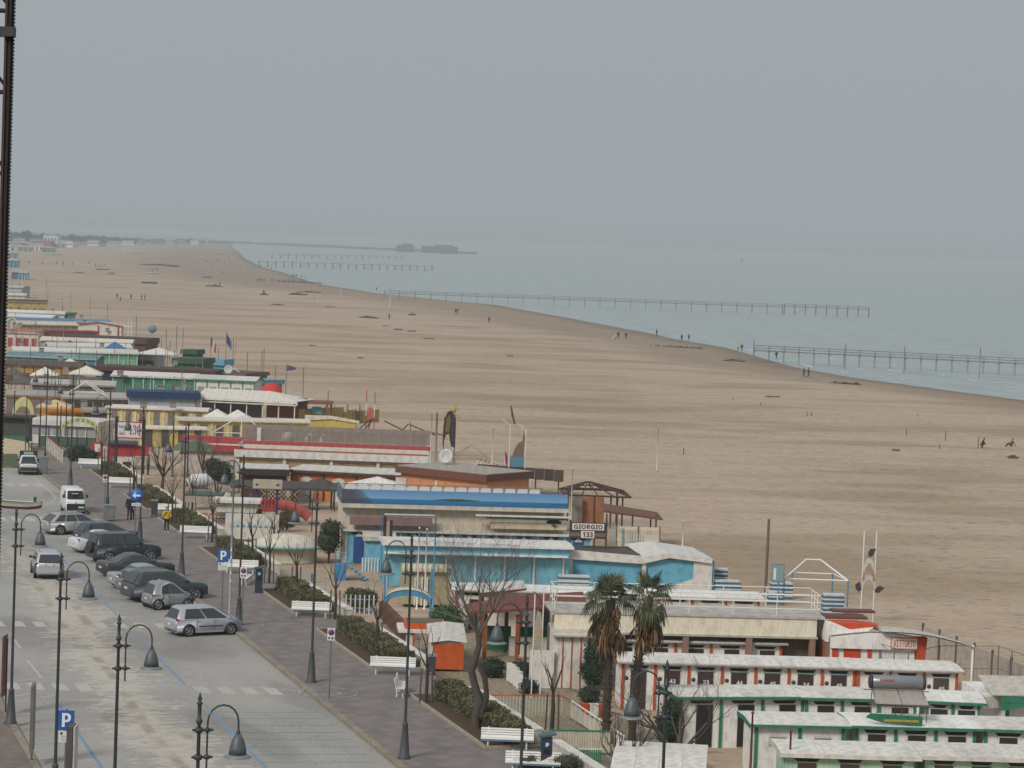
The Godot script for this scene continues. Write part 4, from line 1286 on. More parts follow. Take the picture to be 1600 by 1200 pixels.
	# blue masts
	var mp := [[v3(-8, -0.8, -171.97), 4.011, "4f93b8", "thin blue mast left of the brown carved posts"], [v3(-4.13, -0.6, -155.92), 5.589, "5a93b4", "thin blue mast at the right leg of the blue arch"], [v3(-5.1, -0.6, -157.03), 4.761, "d5d2cc", "slim white flagpole in front of the khaki hut, left"], [v3(-4.66, -0.6, -157.15), 4.689, "d5d2cc", "slim white flagpole in front of the khaki hut, right"], [v3(4.57, -0.8, -191.62), 5.98, "d6d4d0", "tall white pole beside the left end of the name sign"], [v3(12.71, -0.8, -192.68), 2.361, "d6d4d0", "white pole standing on the sand right of the gable"]]
	for q in mp: pole(q[3], q[0], q[1], 0.045, q[2])
	var bp2 := [[v3(10.26, -0.8, -108.23), 3.173, "thin rust brown post at the left corner of the vented white huts"], [v3(11.49, -0.8, -104.98), 3.08, "rust brown post in front of the left mint hut roof"], [v3(13.25, -0.8, -105.53), 2.15, "short rust brown post in front of the mint huts at the bottom edge"]]
	for q in bp2: pole(q[2], q[0], q[1], 0.05, "6b3d34")

func pole(label: String, at: Vector3, h: float, r: float, hex: String, group := "") -> Node3D:
	var t := thing("slim_pole", label, "pole", at, 0, group)
	var st := S()
	lathe(st, [v2(r * 2.2, 0), v2(r * 2.2, 0.06), v2(r * 1.2, 0.1), v2(r, h * 0.5), v2(r * 0.75, h), v2(r * 1.3, h), v2(r * 1.3, h + 0.06), v2(0, h + 0.12)], 8)
	put("shaft", st, mt(hex, 0.6, ""), t)
	return t

func flat_block(called: String, label: String, cat: String, a: Vector3, b: Vector3, dp: float, wall: String, roof: String, o := {}) -> Node3D:
	# a flat roofed building; a and b are the ends of its front roof edge
	var base: float = o.get("base", GROUND)
	var h := a.y - base
	var len := v2(b.x - a.x, b.z - a.z).length()
	var t := thing(called, label, cat, v3(a.x, base, a.z), atan2(-(b.z - a.z), b.x - a.x))
	bx(t, "wall", v3(len / 2, h / 2 - 0.1, -dp / 2), v3(len, h - 0.2, dp), mt(wall, 0.85))
	var fh: float = o.get("fas", 0.35)
	bx(t, "roof", v3(len / 2, h - fh / 2 + 0.02, -dp / 2 + 0.1), v3(len + 0.5, fh, dp + 0.7), mt(roof, 0.85, o.get("rtex", "grime"), 0.4))
	if o.has("top"): bx(t, "roof_covering", v3(len / 2, h + 0.05, -dp / 2), v3(len + 0.4, 0.06, dp + 0.5), mt(o.top, 0.85, "roofing", 0.4))
	var n: int = o.get("n", 0)
	for i in n:
		var x := len * (i + 0.5) / n
		bx(t, o.get("open", "window"), v3(x, o.get("oy", 1.1), 0.02), v3(o.get("ow", 0.8), o.get("oh", 1.6), 0.06), mt(o.get("oc", "3c3836"), 0.5, ""))
	if o.has("posts"):
		for i in n + 1: bx(t, "post", v3(clampf(len * i / n, 0.1, len - 0.1), h / 2 - 0.15, 0.05), v3(0.14, h - 0.3, 0.1), mt(o.posts, 0.8))
	return t

func canopy(called: String, label: String, at: Vector3, w: float, d: float, eave: float, top: float, hex: String, legs := true, yaw := 0.08, cat := "canopy") -> Node3D:
	# square tent roof on four legs
	var t := thing(called, label, cat, at, yaw)
	var st := S()
	var c := [v3(-w, eave, d), v3(w, eave, d), v3(w, eave, -d), v3(-w, eave, -d)]
	for k in 4:
		tri(st, c[k], c[(k + 1) % 4], v3(0, top, 0))
		quad(st, c[k], c[(k + 1) % 4], c[(k + 1) % 4] - v3(0, 0.18, 0), c[k] - v3(0, 0.18, 0))
	put("roof", st, mt(hex, 0.85, "grime", 0.5), t)
	if legs:
		for k in 4:
			st = S()
			bar(st, v3(c[k].x * 0.95, 0, c[k].z * 0.95), c[k] * 0.95, 0.05)
			put("leg", st, mt("77706a", 0.7, ""), t)
	return t

func rows_middle() -> void:
	var t: Node3D
	var st: SurfaceTool
	# orange block with brown fascia, teal tarpaulin beside it
	var a := v3(-8.79, 2.6, -219.03)
	var b := v3(-1.67, 2.6, -213.59)
	t = flat_block("beach_bar", "peach walled beach bar with a deep brown fascia and a roof dish", "building", a, b, 5.5, "c98a5f", "6b4438", {"fas": 0.55, "top": "a8a19a"})
	bx(t, "white_column", v3(3.8, 1.3, 0.05), v3(0.3, 2.4, 0.12), mt("d0c8ba"))
	bx(t, "end_wall", v3(0.1, 1.25, 0.06), v3(1.1, 2.4, 0.1), mt("cdc2b2"))
	words(t, "lettering", "RISTORANTE", v3(2.35, 1.35, 0.06), 0.28, 1.7, mt("4e443c", 0.8, ""), Basis(), true)
	bx(t, "counter_awning", v3(3.5, 0.9, 0.35), v3(4.6, 0.12, 0.8), mt("d5d1c8"))
	bx(t, "teal_writing_patch", v3(5.0, 1.55, 0.06), v3(1.3, 0.5, 0.02), mt("79b3a0", 0.8, "roofing", 1.6))
	t = thing("satellite_dish", "large pale satellite dish on the brown edged roof", "satellite dish", v3(-5.19, 2.7, -221.39), -0.3)
	st = S()
	lathe(st, [v2(0.02, 0.0), v2(0.4, 0.07), v2(0.62, 0.2), v2(0.6, 0.23), v2(0.38, 0.11), v2(0.02, 0.04)], 18, v3(0, 0.62, 0), Basis(Vector3.RIGHT, PI * 0.42))
	put("dish", st, mt("b9bab9", 0.5, "grime", 0.8), t)
	st = S()
	bar(st, v3(0, 0, -0.1), v3(0, 0.65, -0.05), 0.05)
	put("mount", st, mt("7d7d7a", 0.6, ""), t)
	t = thing("teal_tarpaulin", "crumpled bright teal tarpaulin wrapped over a bundle, right of the peach bar", "tarpaulin", v3(-2.65, 0.9, -221.81), 0.1)
	st = S()
	var r := RandomNumberGenerator.new()
	r.seed = 12
	var rr := []
	for q in [[-1.15, 0.06], [-0.9, 0.42], [-0.4, 0.5], [0.0, 0.36], [0.45, 0.62], [0.95, 0.5], [1.15, 0.08]]:
		var ring := []
		for j in 7:
			var an := TAU * j / 7.0
			ring.append(v3(q[0] + r.randf_range(-0.08, 0.08), 0.55 + sin(an) * q[1] * r.randf_range(0.8, 1.15), cos(an) * q[1] * r.randf_range(0.7, 1.0)))
		rr.append(ring)
	rings(st, rr)
	put("cloth", st, mt("2fae94", 0.6, "grime", 0.8), t)
	# black A shaped sign, yellow disc, wooden pole
	t = thing("silhouette_sign", "tall dark pointed sign on two poles with a small yellow disc above", "sign", v3(-5.81, -0.8, -256.39))
	var hp: float = 5.096
	for x in [-0.52, 0.52]:
		st = S()
		bar(st, v3(x, 0, 0), v3(x + 0.02, hp, 0), 0.05)
		put("pole", st, mt("4d4038", 0.7, ""), t)
	st = S()
	prism(st, [v2(-0.62, 2.3), v2(-0.3, 3.4), v2(-0.05, 3.5), v2(0.2, 2.3), v2(0.6, 2.2), v2(0.6, 4.6), v2(0.42, 5.4), v2(0.1, 5.75), v2(-0.25, 5.6), v2(-0.48, 5.0), v2(-0.6, 4.2)], -0.05, 0.05)
	put("board", st, mt("372f31", 0.7), t)
	st = S()
	prism(st, [v2(-0.4, 3.7), v2(-0.05, 3.6), v2(0.1, 4.8), v2(-0.05, 5.4), v2(-0.3, 5.0)], 0.05, 0.07)
	put("ochre_figure", st, mt("7c6d45", 0.8, "stone", 1.0), t)
	st = S()
	lathe(st, [v2(0, -0.03), v2(0.3, -0.03), v2(0.3, 0.03), v2(0, 0.03)], 16, v3(0.3, hp + 0.75, 0), Basis(Vector3.RIGHT, PI / 2))
	put("yellow_disc", st, mt("b39a35", 0.7, ""), t)
	st = S()
	bar(st, v3(0.52, hp, 0), v3(0.55, hp + 1.3, 0), 0.025)
	bar(st, v3(-0.6, hp, 0), v3(1.0, hp, 0), 0.02)
	put("aerial", st, mt("5a5048", 0.7, ""), t)
	pole("thick greenish timber pole left of the dark pointed sign", v3(-7.17, -0.8, -260.98), 5.124, 0.1, "7f7868")
	t = thing("wire_canopy", "bare grey wire frame of a tent canopy behind the peach bar", "canopy", v3(-3.47, -0.8, -243.48), 0.1)
	var gm := mt("8c857b", 0.6, "")
	for k in 4:
		st = S()
		var an := k * PI / 2 + PI / 4
		bar(st, v3(cos(an) * 2.2, 2.4, sin(an) * 2.2), v3(0, 3.5, 0), 0.03)
		bar(st, v3(cos(an) * 2.2, 0, sin(an) * 2.2), v3(cos(an) * 2.2, 2.4, sin(an) * 2.2), 0.04)
		bar(st, v3(cos(an) * 2.2, 2.4, sin(an) * 2.2), v3(cos(an + PI / 2) * 2.2, 2.4, sin(an + PI / 2) * 2.2), 0.03)
		put("frame", st, gm, t)
	# white bollard fence with dark caps running down to the sand
	t = thing("bollard_fence", "line of short white posts with red brown caps running towards the sand", "fence", Vector3.ZERO)
	var p0 := v3(-3.04, -0.8, -255.45)
	var p1 := v3(2.4, -0.8, -237.71)
	for i in 15:
		var q := p0.lerp(p1, i / 14.0)
		st = S()
		bar(st, q, q + v3(0, 1.25, 0), 0.06)
		var ps := put("post", st, mt("d5d1ca", 0.7, ""), t)
		bx(ps, "cap", q + v3(0, 1.3, 0), v3(0.15, 0.12, 0.15), mt("6b3a30", 0.7, ""))
	t = thing("reed_roof", "long dark brown reed roof sloping to the sand, right of the teal tarpaulin", "shelter", v3(1.2, -0.8, -234.78), deg_to_rad(-1))
	for x in [-3.2, -1.0, 1.2, 3.2]:
		bx(t, "post", v3(x, 0.9, 0.6), v3(0.12, 1.8, 0.12), mt("5b463c"))
	for i in 9:
		slope_panel(t, "reed_bundle", v3(-3.6 + i * 0.85, 2.35 - i * 0.03, -1.4), v3(-3.6 + i * 0.85, 1.75 - i * 0.05, 1.2), 0.83, mt(["52403a", "4a3a35", "5a463e"][i % 3], 0.95, "bark", 0.8))
	t = thing("flag_gateway", "two tall white masts with slanted arms, a furled flag and a painted figure board", "flag masts", v3(0.75, -0.8, -235.81), 0.1)
	for q in [[-0.75, 5.902], [0.65, 5.555]]:
		st = S()
		bar(st, v3(q[0], 0, 0), v3(q[0], q[1], 0), 0.05)
		bar(st, v3(q[0], q[1], 0), v3(q[0] - 0.75, q[1] + 0.55, 0), 0.035)
		put("mast", st, mt("d5d3cf", 0.5, ""), t)
	bx(t, "blue_board", v3(-0.05, 2.75, 0), v3(1.25, 0.95, 0.06), mt("6a9dbb", 0.8, "stone", 1.2))
	st = S()
	prism(st, [v2(-0.5, 3.2), v2(0.5, 3.2), v2(0.6, 5.0), v2(0.45, 5.5), v2(0.35, 4.6), v2(0.0, 4.4), v2(-0.3, 3.9)], -0.04, 0.04)
	put("figure_board", st, mt("8b7a6a", 0.8, "stone", 1.0), t)
	st = S()
	prism(st, [v2(-0.82, 7.6), v2(-0.72, 7.7), v2(-0.3, 6.1), v2(-0.45, 6.0), v2(-0.7, 6.8)], -0.05, 0.05)
	put("furled_flag", st, mt("6e4940", 0.9), t)
	t = thing("furled_flag_mast", "short white mast with a furled red flag and a blue knob", "flag mast", v3(-0.39, -0.8, -239.06))
	st = S()
	bar(st, Vector3.ZERO, v3(0, 3.209, 0), 0.05)
	put("mast", st, mt("d0ceca", 0.6, ""), t)
	st = S()
	tube(st, [v3(0.03, 3.3, 0), v3(0.12, 2.8, 0), v3(0.2, 2.0, 0)], [0.08, 0.14, 0.05])
	put("flag", st, mt("8e3a35", 0.9), t)
	# long orange bar with arched doors
	a = v3(-18, 1.7, -221.86)
	b = v3(-7.6, 1.7, -220.24)
	t = flat_block("beach_bar", "long orange beach bar with white arched doors under a flat white roof", "building", a, b, 5.0, "c77643", "4a403b", {"fas": 0.18, "top": "d4d2ce"})
	for i in 4:
		st = S()
		var pl := [v2(-0.62, 0), v2(0.62, 0)]
		for j in 9: pl.append(v2(cos(PI * j / 8.0) * 0.62, 1.4 + sin(PI * j / 8.0) * 0.62))
		prism(st, pl, -0.02, 0.05)
		put("arched_door", st, mt("c8c6c2", 0.7), t, v3(1.3 + i * 2.75, 0, 0))
		bx(t, "dark_post", v3(0.05 + i * 2.75, 1.1, 0.06), v3(0.12, 2.2, 0.1), mt("3d302b"))
	t = thing("timber_terrace", "dark timber terrace rail with tables in front of the long orange bar", "terrace", v3(-10.98, -0.8, -237.18), 0.06)
	for i in 9:
		bx(t, "post", v3(-3.4 + i * 0.85, 0.8, 0), v3(0.1, 1.6, 0.1), mt("463832"))
	for y in [1.55, 1.1]:
		bx(t, "rail", v3(0, y, 0.06), v3(7.0, 0.12, 0.06), mt("4e3e37"))
	canopy("white_gazebo", "white peaked gazebo tent just above the left part of the mural railing", v3(-10.46, -0.8, -214.68), 2.4, 2.0, 2.1, 2.85, "d9d7d4", true, 0.08, "tent")
	# dark veranda with lattice, left part
	a = v3(-21.57, 2.1, -216.74)
	b = v3(-17.98, 2.1, -217.11)
	t = flat_block("veranda", "dark veranda with crossed white lattice left of the orange bar", "building", a, b, 4.0, "5a3a30", "3a312e", {"fas": 0.5, "top": "d2d0cc"})
	for i in 8:
		for d in [0.78, -0.78]:
			bx(t, "lattice", v3(1.9 + i * 0.34, 0.9, 0.04), v3(0.05, 1.35, 0.015 + 0.006 * d), mt("c9b49d", 0.8, ""), Basis(v3(0, 0, 1), d))
	for i in 3:
		t = thing("folded_sunshade", ["dark grey fabric roof sagging below the lattice veranda", "dark flat shade roof in front of the orange bar", "grey pyramid sunshade roof before the orange bar doors"][i], "sunshade", [v3(-19.49, -0.8, -213.69), v3(-16.58, -0.8, -214.34), v3(-14.99, -0.8, -215.01)][i], 0.1)
		st = S()
		var w: float = [2.6, 3.0, 0.95][i]
		var c := [v3(-w, 1.9, 1.2), v3(w, 1.8, 1.2), v3(w, 2.1, -1.2), v3(-w, 2.2, -1.2)]
		for k in 4: tri(st, c[k], c[(k + 1) % 4], v3(0, [2.05, 2.0, 2.55][i], 0))
		for k in 4: quad(st, c[k], c[(k + 1) % 4], c[(k + 1) % 4] - v3(0, 0.2, 0), c[k] - v3(0, 0.2, 0))
		put("fabric", st, mt("4b4644", 0.9), t)
		for k in 4:
			st = S()
			bar(st, v3(c[k].x * 0.9, 0, c[k].z * 0.9), c[k] * 0.9, 0.05)
			put("leg", st, mt("4a423d", 0.8, ""), t)
	# terrace with red band and glass screens over a brick base
	a = v3(-24.2, 1.5, -237.04)
	b = v3(-7.21, 1.5, -237.22)
	var len := v2(b.x - a.x, b.z - a.z).length()
	t = thing("terrace_building", "long white terrace building with a red band, glass screens and a pale brick base", "building", v3(a.x, GROUND, a.z), atan2(-(b.z - a.z), b.x - a.x))
	bx(t, "wall", v3(len / 2, 1.1, -3.2), v3(len, 2.2, 6.0), mt("b9ac95"))
	var bm: Array = [mt("c0b08f", 0.9, "stone", 0.6), mt("b4a484", 0.9, "stone", 0.5), mt("c9ba9c", 0.9, "stone", 0.7)]
	for j in 9:
		for i in 31:
			bx(t, "brick", v3(0.25 + (i + 0.5 * (j % 2)) * (len - 0.5) / 31.0, 0.5 + j * 0.165, -0.18), v3((len - 0.5) / 31.0 - 0.025, 0.145, 0.12), bm[(i * 5 + j * 3) % 3])
	for i in 5:
		bx(t, "pillar", v3(0.2 + i * (len - 0.4) / 4, 1.1, -0.05), v3(0.3, 2.2, 0.25), mt("cfcabd"))
	bx(t, "lower_white_band", v3(len / 2, 2.5, 0.0), v3(len + 0.2, 0.62, 0.6), mt("d5d3cf", 0.75))
	bx(t, "red_line", v3(len / 2, 2.9, -0.2), v3(len, 0.08, 0.5), mt("9b4038"))
	bx(t, "upper_white_band", v3(len / 2 + 0.4, 3.12, -0.3), v3(len - 0.6, 0.36, 0.5), mt("cfc9bd", 0.75))
	bx(t, "red_band", v3(len / 2 + 0.4, 3.46, -0.35), v3(len - 0.4, 0.32, 0.5), mt("aa474a", 0.7))
	bx(t, "terrace_floor", v3(len / 2, 3.3, -3.3), v3(len - 0.4, 0.1, 5.8), mt("9c9184"))
	var glass := StandardMaterial3D.new()
	glass.transparency = BaseMaterial3D.TRANSPARENCY_ALPHA
	glass.albedo_color = Color(0.55, 0.5, 0.47, 0.35)
	glass.roughness = 0.1
	for i in 11:
		var gx := 0.8 + (i + 0.5) * (len - 0.9) / 11.0
		bx(t, "glass_screen", v3(gx, 4.15, -0.3), v3((len - 0.9) / 11.0 - 0.08, 1.05, 0.015), glass)
		bx(t, "screen_post", v3(gx - (len - 0.9) / 22.0, 4.15, -0.3), v3(0.04, 1.1, 0.04), mt("8e8a86", 0.5, ""))
	bx(t, "rear_parapet", v3(len / 2, 4.0, -6.0), v3(len, 1.3, 0.12), mt("8d8078"))
	bx(t, "white_lettering_board", v3(2.0, 4.0, -0.2), v3(0.35, 1.6, 0.1), mt("cfd0ce"))
	t = thing("round_lamp_decoration", "pair of white carved horse like heads standing on the red banded terrace", "decoration", v3(-17.35, 2.7, -238.88))
	for x in [-0.7, 0.6]:
		st = S()
		tube(st, [v3(x, -0.2, 0), v3(x - 0.08, 0.35, 0), v3(x + 0.15, 0.75, 0), v3(x + 0.4, 0.65, 0)], [0.16, 0.2, 0.16, 0.08])
		put("head", st, mt("cfcfcc", 0.7), t)
	t = thing("glass_ball_lamp", "large pale round glass panel on the terrace, left of the white heads", "lamp", v3(-19.78, 2.7, -239.2))
	st = S()
	lathe(st, [v2(0.3, -0.5), v2(0.62, 0.2), v2(0.55, 0.65), v2(0.25, 0.85), v2(0, 0.9)], 14)
	put("bowl", st, mt("b5b3ac", 0.4), t)
	# red pavilions at the left
	a = v3(-29.57, 2, -241.35)
	b = v3(-24.39, 2, -240.87)
	t = flat_block("red_pavilion", "low pavilion with two bright red canopy bands and white edges", "building", a, b, 5.0, "b6aca0", "a53e42", {"fas": 0.55})
	bx(t, "upper_red_band", v3(3.4, 3.15, -1.8), v3(7.5, 0.55, 1.2), mt("a03c41", 0.7))
	bx(t, "white_edge", v3(3.6, 2.8, -1.0), v3(7.6, 0.12, 1.6), mt("d6d2cc"))
	t = thing("green_domed_canvas", "grey green arched canvas roof between the red canopy bands", "canopy", v3(-27.18, 2.3, -229.61), 0.05)
	st = S()
	rr = []
	for k in 2:
		var ring := []
		for j in 9: ring.append(v3(-cos(PI * j / 8.0) * 1.7, sin(PI * j / 8.0) * 0.85, -k * 2.0))
		rr.append(ring)
	rings(st, rr, true, false)
	put("canvas", st, mt("6d7d68", 0.85), t)
	for q in [[v3(-33.26, -0.2, -230.42), v3(-37.4, 0, -258.52)], []]:
		if q.is_empty(): continue
	a = v3(-36.32, 1.6, -244.11)
	b = v3(-34.09, 1.6, -244.45)
	t = flat_block("red_kiosk", "small red fronted ticket kiosk below the Bagno 130 board", "kiosk", a, b, 2.6, "d0ccc3", "3a3f4e", {"fas": 0.15})
	bx(t, "red_panel", v3(1.75, 1.75, 0.06), v3(3.4, 0.95, 0.08), mt("b03036", 0.7))
	bx(t, "red_side", v3(-0.05, 1.1, 0.1), v3(0.5, 2.2, 0.1), mt("a13034", 0.7))
	t = thing("red_frame_board", "square red framed white notice board left of the red kiosk", "sign", v3(-37.65, 0.1, -244.69), 0.1)
	bx(t, "red_frame", v3(0, 0.85, 0), v3(0.95, 1.3, 0.08), mt("b83238", 0.7))
	bx(t, "white_panel", v3(0.05, 0.95, 0.03), v3(0.5, 0.7, 0.06), mt("d6d3ce", 0.7, ""))
	# the 130 board
	t = thing("name_sign", "white board with a big red 130 on two dark brown posts", "sign", v3(-33.44, -0.4, -235.92), deg_to_rad(-6))
	for q in [[-1.2, 5.0], [1.25, 4.9]]:
		bx(t, "post", v3(q[0], q[1] / 2, 0), v3(0.24, q[1], 0.24), mt("43342f", 0.8, "bark", 0.7))
	var fr := bx(t, "red_frame", v3(0, 3.85, 0.05), v3(2.3, 1.5, 0.05), mt("9c2f34"))
	bx(fr, "board", v3(0, 0, 0.02), v3(2.16, 1.3, 0.05), mt("c9cacc", 0.7, ""))
	words(fr, "number", "130", v3(0.45, 0.02, 0.05), 0.82, 1.05, mt("a52a34", 0.7, ""), Basis(), true, "Droid Serif")
	words(fr, "upper_word", "Bagno", v3(-0.66, 0.3, 0.05), 0.3, 0.66, mt("a8444c", 0.7, ""))
	words(fr, "lower_word", "Chiari", v3(-0.7, -0.32, 0.05), 0.3, 0.56, mt("a8444c", 0.7, ""))
	# pizzeria style arch lettering at the white hall
	a = v3(-48.48, 1.6, -270.33)
	b = v3(-41.49, 1.6, -269.42)
	t = flat_block("white_hall", "long low white hall with slim columns left of the arched lettering", "building", a, b, 6.0, "cfccc6", "cdc9c2", {"fas": 0.5, "n": 6, "open": "window", "oc": "8d8f92", "ow": 1.0, "oh": 0.9, "oy": 1.4})
	t = thing("arched_lettering", "yellow green arched sign lettering over the entrance of the white hall", "sign", v3(-42.06, -0.4, -262.25), 0.0)
	var wd := "ORCHIDEA"
	st = S()
	var up := []
	for j in 13: up.append(v2(-cos(PI * (0.14 + 0.72 * j / 12.0)) * 2.1, 1.2 + sin(PI * (0.14 + 0.72 * j / 12.0)) * 1.75))
	for j in 13: up.append(v2(cos(PI * (0.14 + 0.72 * j / 12.0)) * 1.85, 0.95 + sin(PI * (0.14 + 0.72 * j / 12.0)) * 1.5))
	prism(st, up, -0.06, 0.0)
	put("arch_board", st, mt("bcbf88", 0.8), t)
	for i in 8:
		var an := PI * (0.2 + 0.6 * i / 7.0)
		words(t, "letter", wd[i], v3(-cos(an) * 1.98, 1.07 + sin(an) * 1.63, 0.02), 0.3, 0.24, mt("7c8236", 0.7, ""), Basis(v3(0, 0, 1), PI / 2 - (PI - an)))
	for x in [-1.8, 1.8]:
		bx(t, "support", v3(x, 0.9, -0.03), v3(0.1, 1.8, 0.08), mt("9c9a72"))
	t = thing("yellow_half_arch", "pale yellow crescent arch left of the white hall", "arch", v3(-52.32, -0.4, -287.83), 0.1)
	st = S()
	up = []
	for j in 11: up.append(v2(-cos(PI * j / 10.0) * 1.15, 1.2 + sin(PI * j / 10.0) * 1.9))
	for j in 11: up.append(v2(cos(PI * j / 10.0) * 0.8, 1.2 + sin(PI * j / 10.0) * 0.9))
	prism(st, up, -0.5, 0.0)
	put("arch", st, mt("cfc98f", 0.8), t)
	# yellow huts
	cabin_row("beach_hut_row", "yellow huts with grey doors behind the white tent frame and red terrace", v3(-34.33, 1.5, -278.01), v3(-21.19, 1.5, -281.45), 8, {"wall": "d0b864", "trim": "cfc8b4", "roof": "cbc6b6", "rtex": "grime", "door": "615a58", "panel": 3.0, "pw": 0.3, "vent": false, "up": 0.2})
	cabin_row("beach_hut_row", "lower row of yellow huts behind the 130 board", v3(-37.33, 1, -271.05), v3(-30.91, 1, -272.66), 4, {"wall": "ceb662", "dw": 0.7, "trim": "d0cab8", "roof": "cfc9ba", "rtex": "grime", "door": "575250", "panel": 3.0, "vent": false, "up": 0.15})
	cabin_row("beach_hut_row", "white and yellow huts with grey doors below the light blue building", v3(-44.4, 1.4, -295.33), v3(-33.52, 1.4, -295.1), 7, {"wall": "c9b670", "dw": 0.65, "trim": "d3cec4", "roof": "cfcbc3", "rtex": "grime", "door": "74706e", "panel": 3.0, "pw": 0.2, "vent": false, "up": 0.2})
	t = thing("gable_end", "small pale yellow gable front with white roof edge at the right of the yellow huts", "hut", v3(-21.73, -0.8, -285.89), 0.1)
	st = S()
	prism(st, [v2(0, 0), v2(5.2, 0), v2(5.2, 2.2), v2(2.6, 2.55), v2(0, 2.35)], -3.0, 0.0)
	put("wall", st, mt("c6b15d", 0.8), t)
	st = S()
	prism(st, [v2(-0.2, 2.25), v2(2.6, 2.5), v2(5.6, 2.1), v2(5.6, 2.4), v2(2.6, 2.85), v2(-0.2, 2.85)], 0.0, 0.15)
	put("fascia", st, mt("d5cfbd", 0.8), t)
	for i in 2:
		canopy("peaked_tent", ["left of two small white peaked tents behind the yellow huts", "right of two small white peaked tents behind the yellow huts"][i], [v3(-31.03, -0.8, -283.51), v3(-28.88, -0.8, -283.71)][i], 1.8, 1.8, 2.2, 3.3, "d9d5cc", true, 0.05, "tent")
	t = thing("tent_frame", "white triangular tent frame without cloth above the red banded terrace", "tent frame", v3(-27.06, -0.2, -270.08), 0.08)
	st = S()
	for s in [-1, 1]:
		bar(st, v3(0, 3.0, 0), v3(s * 2.9, 1.2, 0), 0.06)
		bar(st, v3(s * 2.9, 0, 0), v3(s * 2.9, 1.2, 0), 0.06)
	bar(st, v3(-2.9, 1.2, 0), v3(2.9, 1.2, 0), 0.05)
	bar(st, v3(0, 0, 0), v3(0, 3.0, 0), 0.06)
	put("frame", st, mt("d8d6d2", 0.6, ""), t)
	# large white roof over a dark restaurant
	a = v3(-35.64, 2.2, -305.64)
	b = v3(-24.42, 2.2, -304.11)
	len = v2(b.x - a.x, b.z - a.z).length()
	t = thing("restaurant_roof", "big white sloping roof over a dark open restaurant with a brown right end", "building", v3(a.x, GROUND, a.z), atan2(-(b.z - a.z), b.x - a.x))
	bx(t, "dark_glazing", v3(len * 0.32, 1.4, -1.5), v3(len * 0.62, 2.8, 0.2), mt("4a4a48", 0.3))
	bx(t, "blue_panel", v3(0.9, 1.5, -1.35), v3(1.6, 2.4, 0.12), mt("6f8694"))
	for i in 7: bx(t, "post", v3(0.1 + i * (len - 0.2) / 6.0, 1.45, 0), v3(0.12, 2.9, 0.12), mt("cfccc6"))
	bx(t, "brown_end", v3(len * 0.83, 1.8, -2.0), v3(len * 0.33, 1.5, 0.2), mt("6f4237"))
	st = S()
	quad(st, v3(-0.3, 3.1, 0.3), v3(len + 0.2, 3.1, 0.3), v3(len * 0.66, 3.9, -4.5), v3(-0.4, 3.9, -4.5))
	quad(st, v3(len + 0.2, 3.1, 0.3), v3(len + 1.0, 3.1, -5.5), v3(len * 0.66, 3.9, -4.5), v3(len * 0.66, 3.9, -4.5))
	put("roof", st, mt("d5d0c8", 0.8, "grime", 0.4), t)
	bx(t, "roof_edge", v3(len / 2, 2.98, 0.3), v3(len + 0.5, 0.24, 0.08), mt("d9d5ce"))
	bx(t, "lower_beam", v3(len / 2, 2.66, 0.25), v3(len + 0.3, 0.14, 0.08), mt("cfcbc4"))
	t = thing("red_umbrella", "bright red open beach umbrella behind the big white roof", "umbrella", v3(-28.65, -0.8, -320.13))
	st = S()
	lathe(st, [v2(1.35, 3.2), v2(1.1, 3.75), v2(0.6, 4.15), v2(0, 4.3)], 10)
	put("canopy", st, mt("c23a2e", 0.8), t)
	st = S()
	bar(st, Vector3.ZERO, v3(0, 4.2, 0), 0.04)
	put("pole", st, mt("b8b2a8", 0.7, ""), t)
	# brown pergola and mustard fence towards the sand
	t = thing("brown_pergola", "reddish brown flat pergola on posts right of the big white roof", "pergola", v3(-22.8, -0.8, -307.7), 0.02)
	bx(t, "roof", v3(0, 2.85, -1.0), v3(4.6, 0.28, 3.2), mt("7d4f3c"))
	for q in [[-2.1, 0.4], [1.7, 0.4], [2.1, 0.4], [2.1, -2.3], [-2.1, -2.3]]:
		bx(t, "post", v3(q[0], 1.4, q[1]), v3(0.14, 2.8, 0.14), mt("7a5a3a"))
	bx(t, "grey_board", v3(-1.1, 2.6, -0.2), v3(1.1, 1.5, 0.1), mt("84796f"))
	bx(t, "blue_board", v3(0.5, 1.95, -0.5), v3(1.1, 0.8, 0.08), mt("6fa9c2"))
	t = thing("mustard_fence", "long mustard yellow canvas fence at the sand edge", "fence", Vector3.ZERO)
	var f0 := v3(-24.52, -0.8, -306.45)
	var f1 := v3(-19.56, -0.8, -313.59)
	var f2 := v3(-15.77, -0.8, -321.44)
	for q in [[f0, f1, 2.1, 5], [f1, f2, 1.5, 4]]:
		for i in int(q[3]):
			var s: Vector3 = q[0].lerp(q[1], i / float(q[3]))
			var e: Vector3 = q[0].lerp(q[1], (i + 1) / float(q[3]))
			bx(t, "canvas_panel", (s + e) / 2 + v3(0, q[2] / 2, 0), v3(s.distance_to(e) - 0.05, q[2], 0.05), mt("a8974f", 0.9, "grime", 0.5), yb(atan2(-(e.z - s.z), e.x - s.x)))
			bx(t, "fence_post", s + v3(0, q[2] / 2 + 0.1, 0), v3(0.1, q[2] + 0.3, 0.1), mt("6b5a3f"))
	t = thing("brown_gate_board", "square brown board on two posts set in the mustard fence", "board", v3(-18.54, -0.8, -316.42))
	bx(t, "board", v3(0, 0.95, 0.1), v3(1.4, 1.25, 0.08), mt("6a5044"))
	for x in [-0.72, 0.72]: bx(t, "post", v3(x, 1.1, 0), v3(0.12, 2.3, 0.12), mt("564439"))
	t = thing("red_white_masts", "twin red and white masts with a red shield board", "sign", v3(-15.15, -0.8, -289.26))
